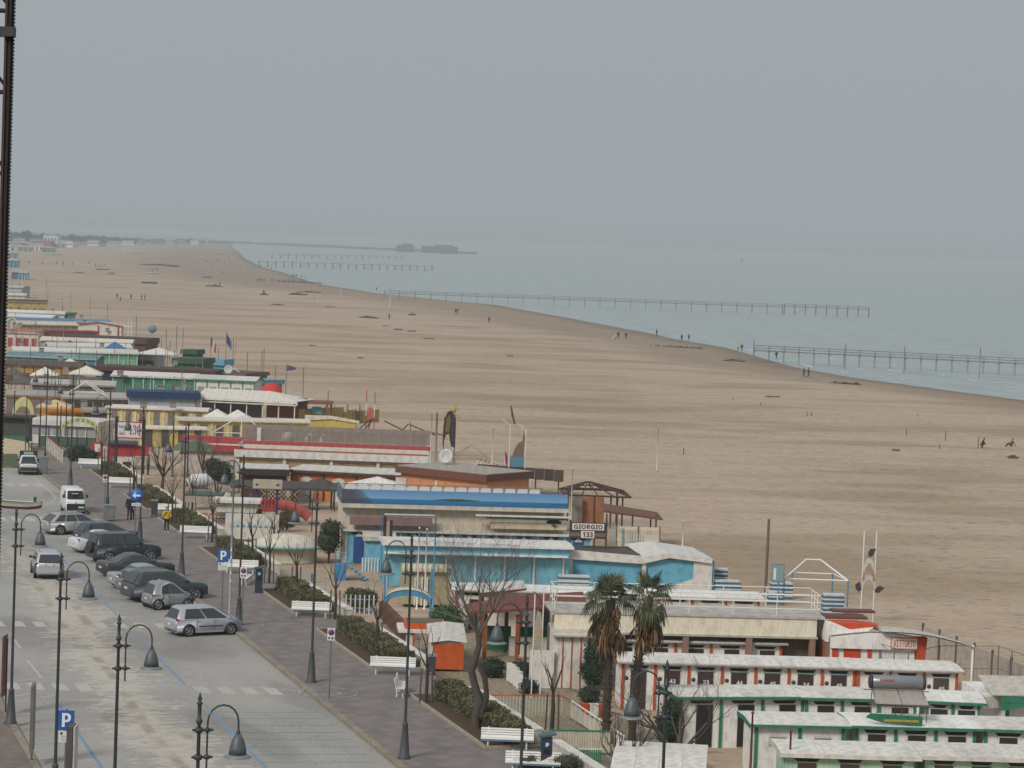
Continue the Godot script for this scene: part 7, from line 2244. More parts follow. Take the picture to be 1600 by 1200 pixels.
func plants() -> void:
	var r := RandomNumberGenerator.new()
	r.seed = 21
	var lump := noise(51, 0.8, 3)
	# hedge beds with their pale kerb
	var beds := [[2.6, 15.6, "near hedge under the big bare tree"], [22.6, 36.0, "hedge beside the second bench with the no parking sign"], [41.6, 52.2, "hedge behind the dark blue parking meter"], [61.6, 73.0, "hedge right of the lamp post, behind the fourth bench"], [79.8, 91.0, "hedge in front of the person in yellow"], [96.8, 108.5, "hedge below the orange tables shelter"], [118.2, 129.6, "farthest hedge below the 130 board"]]
	for q in beds:
		var len: float = q[1] - q[0]
		var mid: float = (q[0] + q[1]) / 2
		var bedt := thing("planting_bed", "kerbed earth bed holding the " + q[2], "planting bed", P(mid, 5.7, 0.12), STREET_YAW)
		for s in [[0, -1.2, len, true], [len / 2 - 0.06, 0, 2.5, false], [-len / 2 + 0.06, 0, 2.5, false]]:
			var n := int(s[2] / 1.0)
			for i in n:
				var c: float = (i + 0.5) * s[2] / n - s[2] / 2
				bx(bedt, "kerb_stone", v3(-1.2, 0.05, -c) if s[3] else v3(c, 0.05, s[0]), v3(0.12, 0.14, s[2] / n - 0.02) if s[3] else v3(s[2] / n - 0.02, 0.14, 0.12), mt("b3aca1", 0.9, "stone", 0.6))
		bx(bedt, "soil", v3(0, 0.03, 0), v3(2.3, 0.06, len - 0.2), mt("574336", 0.98, "stone", 0.8))
		var hl := len - 1.0
		var h := thing("hedge", "clipped grey green " + q[2], "hedge", P(mid + 0.1, 6.05, 0.15), STREET_YAW)
		var st := S()
		leaf_box(st, v3(1.2, 0.8, hl), int(hl * 1100), 0.055, r, lin("3d3f2b"), lin("6f6c4d"), lump)
		put("leaves", st, vmat(0.85, "", 1, Color(0.05, 0.06, 0.02)), h)
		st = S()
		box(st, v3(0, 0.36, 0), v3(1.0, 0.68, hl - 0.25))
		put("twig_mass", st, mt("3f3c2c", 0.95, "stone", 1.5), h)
	# the big pollarded tree
	var o := {"limbs": 7, "out": 0.62, "spread": 0.8, "wander": 0.22, "lift": 0.06, "lr": 0.36, "kmin": 2, "kmax": 4, "twig": "8f8780"}
	bare_tree("bare_tree", "big bare pollarded tree with a twisted dark trunk growing in the near hedge", v3(-0.99, 0.15, -114.82), [v3(0, 0, 0), v3(-0.02, 0.6, 0), v3(0.12, 1.2, 0), v3(-0.14, 1.9, 0), v3(-0.3, 2.5, 0.05), v3(-0.16, 3.0, 0), v3(0.0, 3.6, 0), v3(-0.05, 4.1, 0)], 0.165, 2.0, 5, 4, "6a615b", o)
	# its second stem
	var st2 := S()
	tube(st2, [v3(0.2, 0.5, 0.1), v3(0.42, 1.4, 0.12), v3(0.3, 2.2, 0.1), v3(0.0, 2.9, 0.05)], [0.12, 0.105, 0.12, 0.1], 8)
	put("second_stem", st2, mt("5a504a", 0.95, "bark", 1.4), get_node("bare_tree"))
	# young pruned trees with stakes
	var yt := [[v3(2.28, 0.1, -115.47), 1.25, "young bare tree behind the near parking meter"], [v3(-3.36, 0.1, -120.73), 1.3, "young pruned tree tied to stakes at the upper end of the near hedge"], [v3(-6.36, 0.1, -135.27), 1.25, "young pruned tree with two stakes in the second hedge"], [v3(-9.24, 0.1, -146.6), 1.3, "young bare tree beside the third bench"], [v3(-12.15, 0.1, -156.01), 1.35, "young bare tree with a forked crown right of the parking meter"], [v3(-14.16, 0.1, -160.75), 1.45, "staked young bare tree at the parking meter"], [v3(-16.1, 0.1, -169.85), 1.35, "slim bare tree behind the tall grey pole"], [v3(-19.89, 0.1, -181.04), 1.5, "budding yellow green tree pair beside the fifth bench"], [v3(-24.04, 0.1, -192.08), 1.5, "bare tree beside the person in yellow"], [v3(-29.51, 0.1, -211.04), 1.6, "leafless tree behind the blue arrow sign"], [v3(-34.69, 0.1, -228.23), 1.8, "bare tree with a lilac tinge beside the farthest bench"], [v3(-23.6, 0.1, -200.57), 1.4, "tangled bare tree in front of the white tarpaulin bundle"]]
	for i in yt.size():
		var q = yt[i]
		var k: float = q[1]
		var t := bare_tree("young_tree", q[2], q[0], [Vector3.ZERO, v3(0.03, 0.8 * k, 0), v3(0, 1.35 * k, 0.03)], 0.075, 0.75 * k, 2, 100 + i, "5b4f47", {"limbs": 4, "out": 0.6, "spread": 0.55, "lift": 0.12, "lr": 0.55, "kmin": 2, "kmax": 2, "wander": 0.12})
		for s in [-1, 1]:
			var st := S()
			bar(st, v3(s * 0.28, 0, 0.05), v3(s * 0.24, 1.25 * k, 0.05), 0.045)
			put("stake", st, mt("7b6a5a", 0.9, "bark", 1.0), t)
		if q[2].begins_with("budding"):
			var st := S()
			leaf_blob(st, v3(0, 2.2 * k * 0.8, 0), v3(0.8, 0.4, 0.6), 260, 0.06, r, lin("6f6a35"), lin("857d42"), lump)
			put("buds", st, vmat(0.85), t)
	# bare trees at the lower right
	bare_tree("bare_tree", "spreading bare tree in front of the white and green huts, lower right", v3(7.22, -0.6, -109.41), [Vector3.ZERO, v3(0.1, 0.7, 0), v3(0.15, 1.0, 0)], 0.13, 1.85, 5, 17, "6f655d", {"limbs": 5, "out": 1.0, "spread": 0.8, "lift": 0.08, "lr": 0.6})
	bare_tree("bare_tree", "low dark bare shrub tree at the bottom edge left of the spreading tree", v3(5, 0, -105.1), [Vector3.ZERO, v3(0.05, 0.35, 0)], 0.09, 1.2, 3, 23, "4a4240", {"limbs": 6, "out": 0.8, "spread": 0.5, "lift": 0.12, "lr": 0.55})
	bare_tree("bare_tree", "bare brown thicket tree beside the red kiosk", v3(-27.79, -0.2, -214.93), [Vector3.ZERO, v3(0.05, 0.8, 0), v3(0.1, 1.6, 0)], 0.12, 1.7, 4, 31, "6a5c50", {"limbs": 5, "out": 0.8, "spread": 0.6, "lift": 0.1})
	bare_tree("bare_tree", "pale bare weeping tree left of the dark olive", v3(-25.75, -0.4, -226.58), [Vector3.ZERO, v3(0.05, 0.7, 0), v3(-0.1, 1.4, 0)], 0.11, 1.5, 4, 37, "76695c", {"limbs": 5, "out": 0.7, "spread": 0.6, "lift": 0.1})
	bare_tree("bare_tree", "reddish bare bushes below the red tube slide", v3(-16.19, -0.6, -187.78), [Vector3.ZERO, v3(0.02, 0.5, 0)], 0.07, 0.9, 3, 41, "6f5548", {"limbs": 7, "out": 0.62, "spread": 0.6, "lift": 0.08})
	# palms
	var c1 := []
	var c2 := []
	for i in 15: c1.append([PI * 0.5 + (i * 2.4), [1.15, 0.6, 0.3, -0.15][i % 4]])
	for i in 14: c2.append([0.4 + (i * 2.4), [1.2, 0.55, 0.15, -0.4][i % 4]])
	palm("left palm with a brown skirt of dead leaves and a broad green crown", v3(4.69, -0.7, -117.1), 6.308, v3(-0.02, 0, 0), 61, c1)
	palm("right palm, more ragged, with the bell lantern in front of its trunk", v3(5.87, -0.7, -117.64), 6.422, v3(0.5, 0, 0.2), 62, c2)
	# evergreen shrubs
	shrub("conifer", "dark green upright conifer beside the left palm trunk", v3(4.55, -0.8, -131.77), [[v3(0, 1.0, 0), v3(0.75, 0.9, 0.7)], [v3(0.05, 1.9, 0), v3(0.6, 0.8, 0.6)], [v3(0.15, 2.6, 0), v3(0.32, 0.5, 0.35)]], ["1f3324", "34503a"], 2600, 0.07, 71)
	shrub("round_bush", "clipped round dark bush below the conifer", v3(4.28, -0.8, -127.64), [[v3(0, 0.45, 0), v3(0.65, 0.5, 0.6)]], ["26372a", "3a4d34"], 4200, 0.05, 72)
	shrub("dark_shrub", "tall dark shrub behind the bell lantern at lower right", v3(7.38, -0.8, -116.82), [[v3(0, 0.9, 0), v3(0.62, 0.9, 0.6)], [v3(0.15, 1.7, 0), v3(0.5, 0.65, 0.5)]], ["20301f", "33472f"], 2600, 0.07, 73)
	shrub("green_bush", "bright green round bush right of the khaki hut", v3(-3.24, -0.7, -149.55), [[v3(0, 0.8, 0), v3(1.1, 0.75, 0.8)], [v3(0.4, 0.5, 0.3), v3(0.8, 0.6, 0.6)]], ["2b4a2a", "44683b"], 1800, 0.07, 74)
	shrub("olive_tree", "dense dark olive tree left of the turquoise end hut", v3(-11.86, -0.8, -179.44), [[v3(0, 1.5, 0), v3(0.95, 0.95, 0.8)], [v3(0.1, 2.4, 0), v3(0.85, 0.65, 0.8)]], ["2d3526", "4c5440"], 1800, 0.08, 75)
	shrub("oleander_bush", "grey green oleander bush behind the second hedge, before the blue arch", v3(-8.35, -0.7, -156.03), [[v3(0, 0.7, 0), v3(1.0, 0.75, 0.7)], [v3(-0.5, 0.9, 0), v3(0.55, 0.55, 0.5)], [v3(0.6, 0.8, 0), v3(0.5, 0.5, 0.5)]], ["323c26", "5a6242"], 1800, 0.07, 76)
	shrub("olive_tree", "grey green olive crown in front of the red pavilion", v3(-24.33, -0.6, -224.61), [[v3(0, 1.8, 0), v3(1.35, 1.0, 1.1)], [v3(-0.5, 2.3, 0), v3(0.9, 0.6, 0.7)], [v3(0.6, 1.2, 0), v3(0.9, 0.7, 0.7)]], ["2f3528", "525642"], 1300, 0.09, 77)
	shrub("dark_bush", "dark low bushes behind the picket railing at the far promenade end", v3(-39.3, -0.3, -244.52), [[v3(0, 0.8, 0), v3(1.5, 0.9, 1.0)], [v3(1.0, 0.6, 0), v3(1.0, 0.7, 0.8)]], ["22302a", "37463a"], 1100, 0.1, 78)
	shrub("dark_bush", "two dark rounded bushes between the ramp and the white screen", v3(0.01, -0.8, -134.24), [[v3(-0.4, 0.5, 0), v3(0.8, 0.6, 0.6)], [v3(0.9, 0.5, 0.2), v3(0.7, 0.6, 0.6)]], ["1e2b20", "34442f"], 2400, 0.06, 79)
	shrub("dark_bush", "dark bush at the foot of the twin white poles", v3(1.37, -0.8, -129.55), [[v3(0, 0.4, 0), v3(0.6, 0.45, 0.5)]], ["1f2d24", "36483a"], 3000, 0.05, 80)
	shrub("green_bush", "brownish green shrubs below the play tower", v3(-16.25, -0.7, -198.02), [[v3(0, 0.8, 0), v3(0.9, 0.8, 0.7)], [v3(-0.8, 0.6, 0), v3(0.7, 0.6, 0.5)]], ["3b3a26", "5d5436"], 1700, 0.07, 81)
	shrub("agave", "spiky dark yucca on the cream hut roof", v3(3.18, 1.9, -181.3), [[v3(0, 0.3, 0), v3(0.5, 0.35, 0.4)]], ["2c3b33", "465346"], 2600, 0.12, 82)
	shrub("dark_bush", "small clipped hedge ball at the bottom edge beside the parking meter", v3(2.61, 0.1, -105.94), [[v3(0, 0.4, 0), v3(0.9, 0.45, 0.5)], [v3(-1.4, 0.4, 0), v3(0.7, 0.4, 0.5)]], ["3a3d2c", "61604a"], 2400, 0.05, 83)

# ---------------------------------------------------------------- vehicles
var wheel_cache := {}

func wheel_meshes(r: float) -> Array:
	var k := "%.2f" % r
	if wheel_cache.has(k): return wheel_cache[k]
	var side := Basis(Vector3.RIGHT, PI / 2)
	var st := S()
	lathe(st, [v2(r * 0.62, -0.09), v2(r * 0.93, -0.1), v2(r, -0.06), v2(r, 0.06), v2(r * 0.93, 0.1), v2(r * 0.66, 0.095), v2(r * 0.62, 0.06)], 22, Vector3.ZERO, side)
	st.generate_normals()
	var a := st.commit()
	st = S()
	lathe(st, [v2(0, 0.02), v2(r * 0.62, 0.03), v2(r * 0.68, 0.1), v2(r * 0.62, 0.1), v2(r * 0.57, 0.05), v2(0, 0.045)], 20, Vector3.ZERO, side)
	for i in 5:
		var an := TAU * i / 5.0
		box(st, v3(cos(an) * r * 0.32, sin(an) * r * 0.32, 0.075), v3(r * 0.62, r * 0.15, 0.035), Basis(v3(0, 0, 1), an))
	lathe(st, [v2(0, 0.1), v2(r * 0.14, 0.1), v2(r * 0.14, 0.05)], 10, Vector3.ZERO, side)
	st.generate_normals()
	wheel_cache[k] = [a, st.commit()]
	return wheel_cache[k]

func pane(parent: Node, called: String, p: Array, m: Material) -> void:
	# a window: a thin slab through four corner points, a little proud of the body
	var st := S()
	var n: Vector3 = (p[1] - p[0]).cross(p[3] - p[0]).normalized() * 0.006
	quad(st, p[0] + n, p[1] + n, p[2] + n, p[3] + n)
	quad(st, p[3] - n, p[2] - n, p[1] - n, p[0] - n)
	for k in 4: quad(st, p[k] + n, p[(k + 1) % 4] + n, p[(k + 1) % 4] - n, p[k] - n)
	put(called, st, m, parent)

func car(called: String, label: String, at: Vector3, yaw: float, o: Dictionary) -> Node3D:
	var t := thing(called, label, o.get("cat", "car"), at, yaw)
	var L: float = o.L
	var W: float = o.W
	var H: float = o.H
	var hb: float = o.hb
	var hh: float = o.get("hh", hb - 0.05)
	var ht: float = o.get("ht", hb)
	var gy: float = o.get("gy", 0.2)
	var c: Array = o.cab   # belt rear, belt front, roof rear, roof front
	var paint := mt(o.hex, 0.28, "", 1, o.get("metal", 0.35))
	paint.clearcoat_enabled = true
	paint.clearcoat = 0.6
	var dark := mt("1b1c1e", 0.6, "")
	var glass := mt(o.get("glass", "2c3438"), 0.06, "")
	glass.metallic_specular = 0.95
	var h2 := W / 2
	var f := L / 2
	var st := S()
	var rr := []
	for s in [[-f, 0.42, ht * 0.84, 0.84], [-f + 0.05, 0.3, ht * 0.95, 0.92], [-f + 0.28, gy, ht, 0.985], [c[0], gy, hb, 1.0], [(c[0] + c[1]) / 2, gy, hb, 1.01], [c[1], gy, hb, 1.0], [lerpf(c[1], f, 0.45), gy, hh, 0.985], [f - 0.28, gy + 0.02, hh * 0.93, 0.95], [f - 0.06, 0.3, hh * 0.82, 0.86], [f, 0.38, hh * 0.7, 0.74]]:
		var w: float = h2 * s[3]
		var y0: float = s[1]
		var y1: float = s[2]
		var ring := []
		for q in [[0.0, y0], [0.84, y0], [0.97, y0 + 0.1], [1.0, lerpf(y0, y1, 0.5)], [0.985, y1 - 0.09], [0.93, y1 - 0.015], [0.8, y1 + 0.005], [0.0, y1 + 0.025]]: ring.append(v3(s[0], q[1], w * q[0]))
		for q in [[0.8, y1 + 0.005], [0.93, y1 - 0.015], [0.985, y1 - 0.09], [1.0, lerpf(y0, y1, 0.5)], [0.97, y0 + 0.1], [0.84, y0]]: ring.append(v3(s[0], q[1], -w * q[0]))
		rr.append(ring)
	rings(st, rr)
	put("body", st, paint, t)
	# greenhouse
	var wb := h2 * 0.955
	var wr: float = h2 * o.get("tumble", 0.78)
	st = S()
	rr = []
	for s in [[c[0], c[1], hb - 0.03, wb], [c[2], c[3], H - 0.07, wr], [c[2] + 0.12, c[3] - 0.14, H - 0.01, wr * 0.86], [c[2] + 0.35, c[3] - 0.4, H, wr * 0.6]]:
		var k := 0.1
		var ring := []
		for q in [[s[0], -s[3] + k], [s[0] + k, -s[3]], [s[1] - k, -s[3]], [s[1], -s[3] + k], [s[1], s[3] - k], [s[1] - k, s[3]], [s[0] + k, s[3]], [s[0], s[3] - k]]: ring.append(v3(q[0], s[2], q[1]))
		rr.append(ring)
	rings(st, rr)
	put("cabin", st, paint if not o.get("dark_roof", false) else dark, t)
	# windows on the sides, bilinear between belt and roof
	var y0 := hb + 0.03
	var y1 := H - 0.11
	var k0 := 0.05
	var k1 := (y1 - hb + 0.03) / (H - 0.04 - hb)
	for sd in [-1, 1]:
		var wins: Array = o.get("wins", [[0.06, 0.3], [0.33, 0.62], [0.65, 0.97]])
		for q in wins:
			var p: Array = []
			for uv in [[q[0], k0], [q[1], k0], [q[1], k1], [q[0], k1]]:
				var x := lerpf(lerpf(c[0] + 0.1, c[2] + 0.1, uv[1]), lerpf(c[1] - 0.1, c[3] - 0.1, uv[1]), uv[0])
				var y := lerpf(hb, H - 0.05, uv[1])
				var zz: float
				zz = lerpf(wb, wr, (y - hb + 0.03) / (H - 0.04 - hb))
				p.append(v3(x, y, sd * (zz + 0.012)))
			if sd < 0: p.reverse()
			pane(t, "window", p, glass)
		# wheels and arches
		for x in [o.get("wr_x", -L * 0.305), o.get("wf_x", L * 0.32)]:
			var wrad: float = o.get("wheel", 0.31)
			var am := S()
			lathe(am, [v2(0, -0.03), v2(wrad + 0.06, -0.03), v2(wrad + 0.06, 0.012), v2(0, 0.012)], 22, Vector3.ZERO, Basis(Vector3.RIGHT, PI / 2 * sd))
			put("wheel_arch", am, dark if not o.get("flare", false) else mt("33373a", 0.7, ""), t, v3(x, wrad + 0.02, sd * (h2 * 0.995)))
			var wm := wheel_meshes(wrad)
			var wh := mi("wheel", wm[0], mt("17181a", 0.85, ""), t, v3(x, wrad, sd * (h2 - 0.07)), Basis(Vector3.UP, 0.0 if sd > 0 else PI))
			mi("rim", wm[1], mt("a5a7a9", 0.3, "", 1, 0.7), wh)
		st = S()
		box(st, v3(0, 0, 0), v3(0.1, 0.13, 0.2))
		put("mirror", st, paint if not o.get("black_mirror", false) else dark, t, v3(c[1] - 0.25, hb + 0.07, sd * (h2 + 0.07)))
		for x in o.get("handles", [-0.35, 0.55]):
			bx(t, "door_handle", v3(x, hb - 0.11, sd * (h2 * 1.0 - 0.0)), v3(0.17, 0.035, 0.03), mt("b6b8ba", 0.3, "", 1, 0.6) if o.get("chrome", false) else paint)
			bx(t, "door_seam", v3(x - 0.12, lerpf(0.3, hb, 0.5), sd * (h2 * 1.0)), v3(0.014, hb - 0.36, 0.016), dark)
		if o.get("strip", true): bx(t, "side_strip", v3(0.08, 0.52, sd * (h2 * 1.005)), v3(L * 0.36, 0.05, 0.025), dark)
		bx(t, "sill", v3(0, gy + 0.04, sd * h2 * 0.93), v3(L * 0.42, 0.09, 0.12), mt("2a2b2d", 0.7, "") if not o.get("bright_sill", false) else paint)
		if o.get("rails", false): bx(t, "roof_rail", v3((c[2] + c[3]) / 2, H + 0.03, sd * wr * 0.86), v3((c[3] - c[2]) * 0.8, 0.035, 0.035), mt("9a9c9e", 0.35, "", 1, 0.6))
		# lights
		st = S()
		var th: float = o.get("tl_h", 0.2)
		var ty: float = o.get("tl_y", hb - 0.12)
		prism(st, [v2(-0.14, -th / 2), v2(0.14, -th / 2), v2(0.14, th / 2), v2(-0.14, th / 2)], -0.14, 0.02)
		put("tail_light", st, mt("9c1f20", 0.2, ""), t, v3(-f + 0.13, minf(ty, ht - 0.12), sd * h2 * 0.74), Basis(Vector3.UP, -PI / 2 - sd * 0.55))
		st = S()
		prism(st, [v2(-0.18, -0.07), v2(0.18, -0.07), v2(0.16, 0.08), v2(-0.16, 0.08)], -0.12, 0.02)
		put("headlight", st, mt("b9c0c4", 0.15, "", 1, 0.3), t, v3(f - 0.17, hh * 0.76, sd * h2 * 0.68), Basis(Vector3.UP, PI / 2 - sd * 0.5))
	# windscreen and rear window
	for s in [[c[1], c[3], 1.0], [c[0], c[2], -1.0]]:
		var p: Array = []
		for uv in [[-0.86, 0.06], [0.86, 0.06], [0.84, 0.88], [-0.84, 0.88]]:
			var x: float = lerpf(s[0], s[1], uv[1]) + s[2] * 0.012
			p.append(v3(x, lerpf(hb, H - 0.06, uv[1]), uv[0] * (lerpf(wb, wr, uv[1]) - 0.03)))
		if s[2] > 0: p.reverse()
		pane(t, "windscreen" if s[2] > 0 else "rear_window", p, glass)
	bx(t, "rear_bumper", v3(-f + 0.02, 0.47, 0), v3(0.1, 0.17, W * 0.82), paint if o.get("body_bumper", true) else dark)
	bx(t, "front_bumper", v3(f - 0.05, 0.42, 0), v3(0.1, 0.17, W * 0.74), paint if o.get("body_bumper", true) else dark)
	var pl := bx(t, "number_plate", v3(-f - 0.012, o.get("plate_y", hb - 0.3), 0), v3(0.03, 0.11, 0.5), mt("c9c9c4", 0.5, ""))
	for sd in [-1, 1]: bx(pl, "blue_band", v3(-0.01, 0, sd * 0.23), v3(0.02, 0.1, 0.045), mt("2f4a8c", 0.5, ""))
	bx(t, "front_plate", v3(f + 0.005, 0.42, 0), v3(0.03, 0.1, 0.36), mt("c9c9c4", 0.5, ""))
	bx(t, "grille", v3(f - 0.01, hh * 0.72, 0), v3(0.06, 0.1, W * 0.36), dark)
	st = S()
	box(st, v3(0, gy, 0), v3(L * 0.86, 0.12, W * 0.8))
	put("underbody", st, dark, t)
	return t

func vehicles() -> void:
	var y := deg_to_rad(31)
	var t: Node3D
	car("parked_car", "silver compact car parked nose to the kerb, nearest of the parked row", v3(-15.73, 0, -140.25), y, {"L": 3.83, "W": 1.66, "H": 1.52, "hb": 0.9, "hh": 0.86, "cab": [-1.84, 1.4, -1.58, 0.4], "hex": "a9abb4", "wins": [[0.1, 0.5], [0.53, 0.92]], "tl_y": 0.98, "tl_h": 0.34, "handles": [-0.6, 0.4], "wheel": 0.3, "bright_sill": true})
	t = car("parked_car", "tiny two seat car parked between the silver compact and the green off road car", v3(-18.8, 0, -149.36), y, {"L": 2.55, "W": 1.52, "H": 1.53, "hb": 0.88, "hh": 0.86, "cab": [-1.2, 0.98, -0.95, 0.15], "hex": "8b8e90", "wins": [[0.22, 0.52], [0.54, 0.93]], "handles": [-0.1], "wheel": 0.29, "wr_x": -0.86, "wf_x": 0.92, "strip": false, "tl_y": 0.88, "tl_h": 0.26})
	for sd in [-1, 1]:
		var st := S()
		tube(st, [v3(-0.95, 0.45, sd * 0.765), v3(-0.62, 0.72, sd * 0.77), v3(-0.74, 1.0, sd * 0.75), v3(-0.62, 1.35, sd * 0.65), v3(-0.2, 1.5, sd * 0.6)], [0.07], 8)
		put("silver_frame_arch", st, mt("b4b6b8", 0.3, "", 1, 0.4), t)
	car("parked_car", "dark green large off road estate parked behind the tiny two seat car", v3(-19.38, 0, -152.72), y, {"L": 4.75, "W": 1.93, "H": 1.72, "hb": 1.08, "hh": 1.06, "gy": 0.28, "cab": [-2.3, 1.25, -1.85, 0.35], "hex": "3a4647", "wheel": 0.37, "tl_y": 1.08, "tl_h": 0.26, "rails": true, "handles": [-0.75, 0.3]})
	car("parked_car", "pale silver saloon parked with only its rear showing beside the dark green off road car", v3(-21.09, 0, -157.67), y, {"L": 4.5, "W": 1.74, "H": 1.42, "hb": 0.9, "hh": 0.86, "ht": 0.95, "cab": [-1.5, 1.05, -0.8, 0.25], "hex": "9c9f9c", "tl_y": 0.84, "tl_h": 0.24})
	car("parked_car", "blue grey estate car parked between the pale silver saloon and the green off road car", v3(-20.24, 0, -155.3), y, {"L": 4.4, "W": 1.74, "H": 1.46, "hb": 0.92, "hh": 0.88, "cab": [-2.0, 1.0, -1.75, 0.2], "hex": "6f7b8c", "rails": true})
	car("parked_car", "dark grey green saloon parked right of the black off road car", v3(-22.46, 0, -162.78), y, {"L": 4.6, "W": 1.78, "H": 1.42, "hb": 0.92, "hh": 0.88, "ht": 0.98, "cab": [-1.55, 1.1, -0.7, 0.2], "hex": "3c4344", "tl_y": 0.88})
	t = car("parked_car", "black off road car with a spare wheel on its tail, parked mid row", v3(-24.23, 0, -169.83), y, {"L": 4.55, "W": 1.88, "H": 1.86, "hb": 1.18, "hh": 1.12, "gy": 0.32, "cab": [-2.2, 1.05, -2.02, 0.5], "hex": "2a2e36", "wheel": 0.4, "tl_y": 0.95, "tl_h": 0.2, "rails": true, "flare": true, "chrome": true, "tumble": 0.85})
	var sw := S()
	lathe(sw, [v2(0, -0.12), v2(0.34, -0.12), v2(0.38, -0.08), v2(0.38, 0.08), v2(0.3, 0.12), v2(0, 0.13)], 20, Vector3.ZERO, Basis(v3(0, 0, 1), PI / 2))
	put("spare_wheel", sw, mt("2d2e2d", 0.6, ""), t, v3(-2.38, 0.98, 0.1))
	car("parked_car", "white saloon mostly hidden behind the black off road car", v3(-26.17, 0, -174.54), y, {"L": 4.5, "W": 1.74, "H": 1.42, "hb": 0.92, "hh": 0.88, "ht": 0.98, "cab": [-1.55, 1.05, -0.8, 0.2], "hex": "c3c7c9", "tl_y": 0.88, "metal": 0.0})
	car("parked_car", "dark blue estate car parked beside the silver estate", v3(-26.68, 0, -179.25), y, {"L": 4.4, "W": 1.72, "H": 1.44, "hb": 0.9, "hh": 0.86, "cab": [-2.02, 1.0, -1.72, 0.2], "hex": "333c4a", "rails": true})
	car("parked_car", "silver estate car, farthest of the parked row, close to the grey wheeled bin", v3(-29.7, 0, -184.6), y, {"L": 4.85, "W": 1.86, "H": 1.46, "hb": 0.92, "hh": 0.88, "cab": [-2.2, 1.1, -1.6, 0.3], "hex": "a3a4a4", "wheel": 0.33, "tl_y": 0.9, "tl_h": 0.16, "rails": true, "strip": false})
	var away := PI / 2 - STREET_YAW
	car("silver_hatchback", "silver tall hatchback driving away on the road, seen from behind", v3(-27.65, 0, -161.51), PI / 2 + 0.25, {"L": 4.1, "W": 1.72, "H": 1.6, "hb": 0.98, "hh": 0.94, "gy": 0.26, "cab": [-1.98, 1.0, -1.7, 0.2], "hex": "b6b8c0", "wheel": 0.33, "tl_y": 0.96, "tl_h": 0.3, "rails": true, "plate_y": 0.86, "black_mirror": true})
	# white one box van coming towards us
	t = thing("white_van", "small white one box van with a dark bumper driving towards the camera", "van", v3(-32.12, 0, -197.88), -PI / 2 + 0.3)
	var white := mt("d6d8d6", 0.35, "", 1, 0.0)
	var dark := mt("1e2123", 0.6, "")
	var glass := mt("20262a", 0.06, "")
	var st := S()
	var rr := []
	for s in [[-1.7, 0.3, 1.8, 0.68], [-1.62, 0.25, 1.86, 0.7], [0.85, 0.25, 1.86, 0.7], [1.02, 0.25, 1.82, 0.7], [1.56, 0.25, 1.08, 0.71], [1.7, 0.28, 0.98, 0.69], [1.75, 0.34, 0.9, 0.64]]:
		var ring := []
		for q in [[-1.0, 0.1], [-1.0, 0.6], [-0.93, 0.95], [-0.8, 1.0], [0.8, 1.0], [0.93, 0.95], [1.0, 0.6], [1.0, 0.1], [0.9, 0.0], [-0.9, 0.0]]: ring.append(v3(s[0], lerpf(s[1], s[2], q[1]), s[3] * q[0]))
		rr.append(ring)
	rings(st, rr)
	put("body", st, white, t)
	pane(t, "windscreen", [v3(1.51, 1.15, 0.62), v3(1.51, 1.15, -0.62), v3(1.1, 1.71, -0.56), v3(1.1, 1.71, 0.56)].map(func(p): return p + v3(0.03, 0.02, 0)), glass)
	bx(t, "dashboard_paper", v3(1.29, 1.5, 0.02), v3(0.02, 0.16, 0.5), mt("b9b08c", 0.8, ""), Basis(v3(0, 0, 1), 0.43))
	for sd in [-1, 1]:
		pane(t, "side_window", [v3(0.35, 1.2, sd * 0.715), v3(1.15, 1.2, sd * 0.715), v3(1.0, 1.7, sd * 0.67), v3(0.35, 1.7, sd * 0.67)] if sd > 0 else [v3(0.35, 1.7, sd * 0.67), v3(1.0, 1.7, sd * 0.67), v3(1.15, 1.2, sd * 0.715), v3(0.35, 1.2, sd * 0.715)], glass)
		bx(t, "headlight", v3(1.68, 0.92, sd * 0.5), v3(0.1, 0.12, 0.28), mt("c3c8ca", 0.2, ""))
		bx(t, "mirror", v3(1.3, 1.35, sd * 0.86), v3(0.1, 0.24, 0.14), dark)
		for x in [-1.05, 1.15]:
			var wm := wheel_meshes(0.27)
			var wh := mi("wheel", wm[0], mt("17181a", 0.85, ""), t, v3(x, 0.27, sd * 0.62), Basis(Vector3.UP, 0.0 if sd > 0 else PI))
			mi("rim", wm[1], mt("a5a7a9", 0.3, "", 1, 0.7), wh)
	bx(t, "dark_bumper", v3(1.72, 0.6, 0), v3(0.12, 0.46, 1.34), dark)
	bx(t, "number_plate", v3(1.8, 0.58, -0.38), v3(0.02, 0.12, 0.4), mt("c9c9c4", 0.5, ""))
	bx(t, "badge", v3(1.76, 0.93, 0), v3(0.03, 0.08, 0.1), mt("8f9394", 0.3, "", 1, 0.6))
	for z in [-0.25, 0.25]: bx(t, "wiper", v3(1.55, 1.18, z), v3(0.02, 0.02, 0.42), dark)
	# pickup with a dark load frame
	t = car("pickup_truck", "white pickup truck with a black ladder frame, farthest vehicle on the left", v3(-40.97, 0, -228.55), PI / 2 + 0.2, {"L": 4.2, "W": 1.6, "H": 1.55, "hb": 0.98, "hh": 0.92, "ht": 0.98, "gy": 0.26, "cab": [-0.35, 1.05, -0.25, 0.4], "hex": "c4c6c6", "wheel": 0.31, "wins": [[0.25, 0.92]], "tl_y": 0.8, "tl_h": 0.3, "body_bumper": false, "cat": "pickup", "metal": 0.0, "plate_y": 0.5, "black_mirror": true})
	bx(t, "dark_tailgate_base", v3(-2.1, 0.52, 0), v3(0.14, 0.3, 1.5), mt("2b2e31", 0.6, ""))
	bx(t, "cargo_bed", v3(-1.2, 0.99, 0), v3(1.6, 0.06, 1.3), mt("3a3c3d", 0.7, ""))
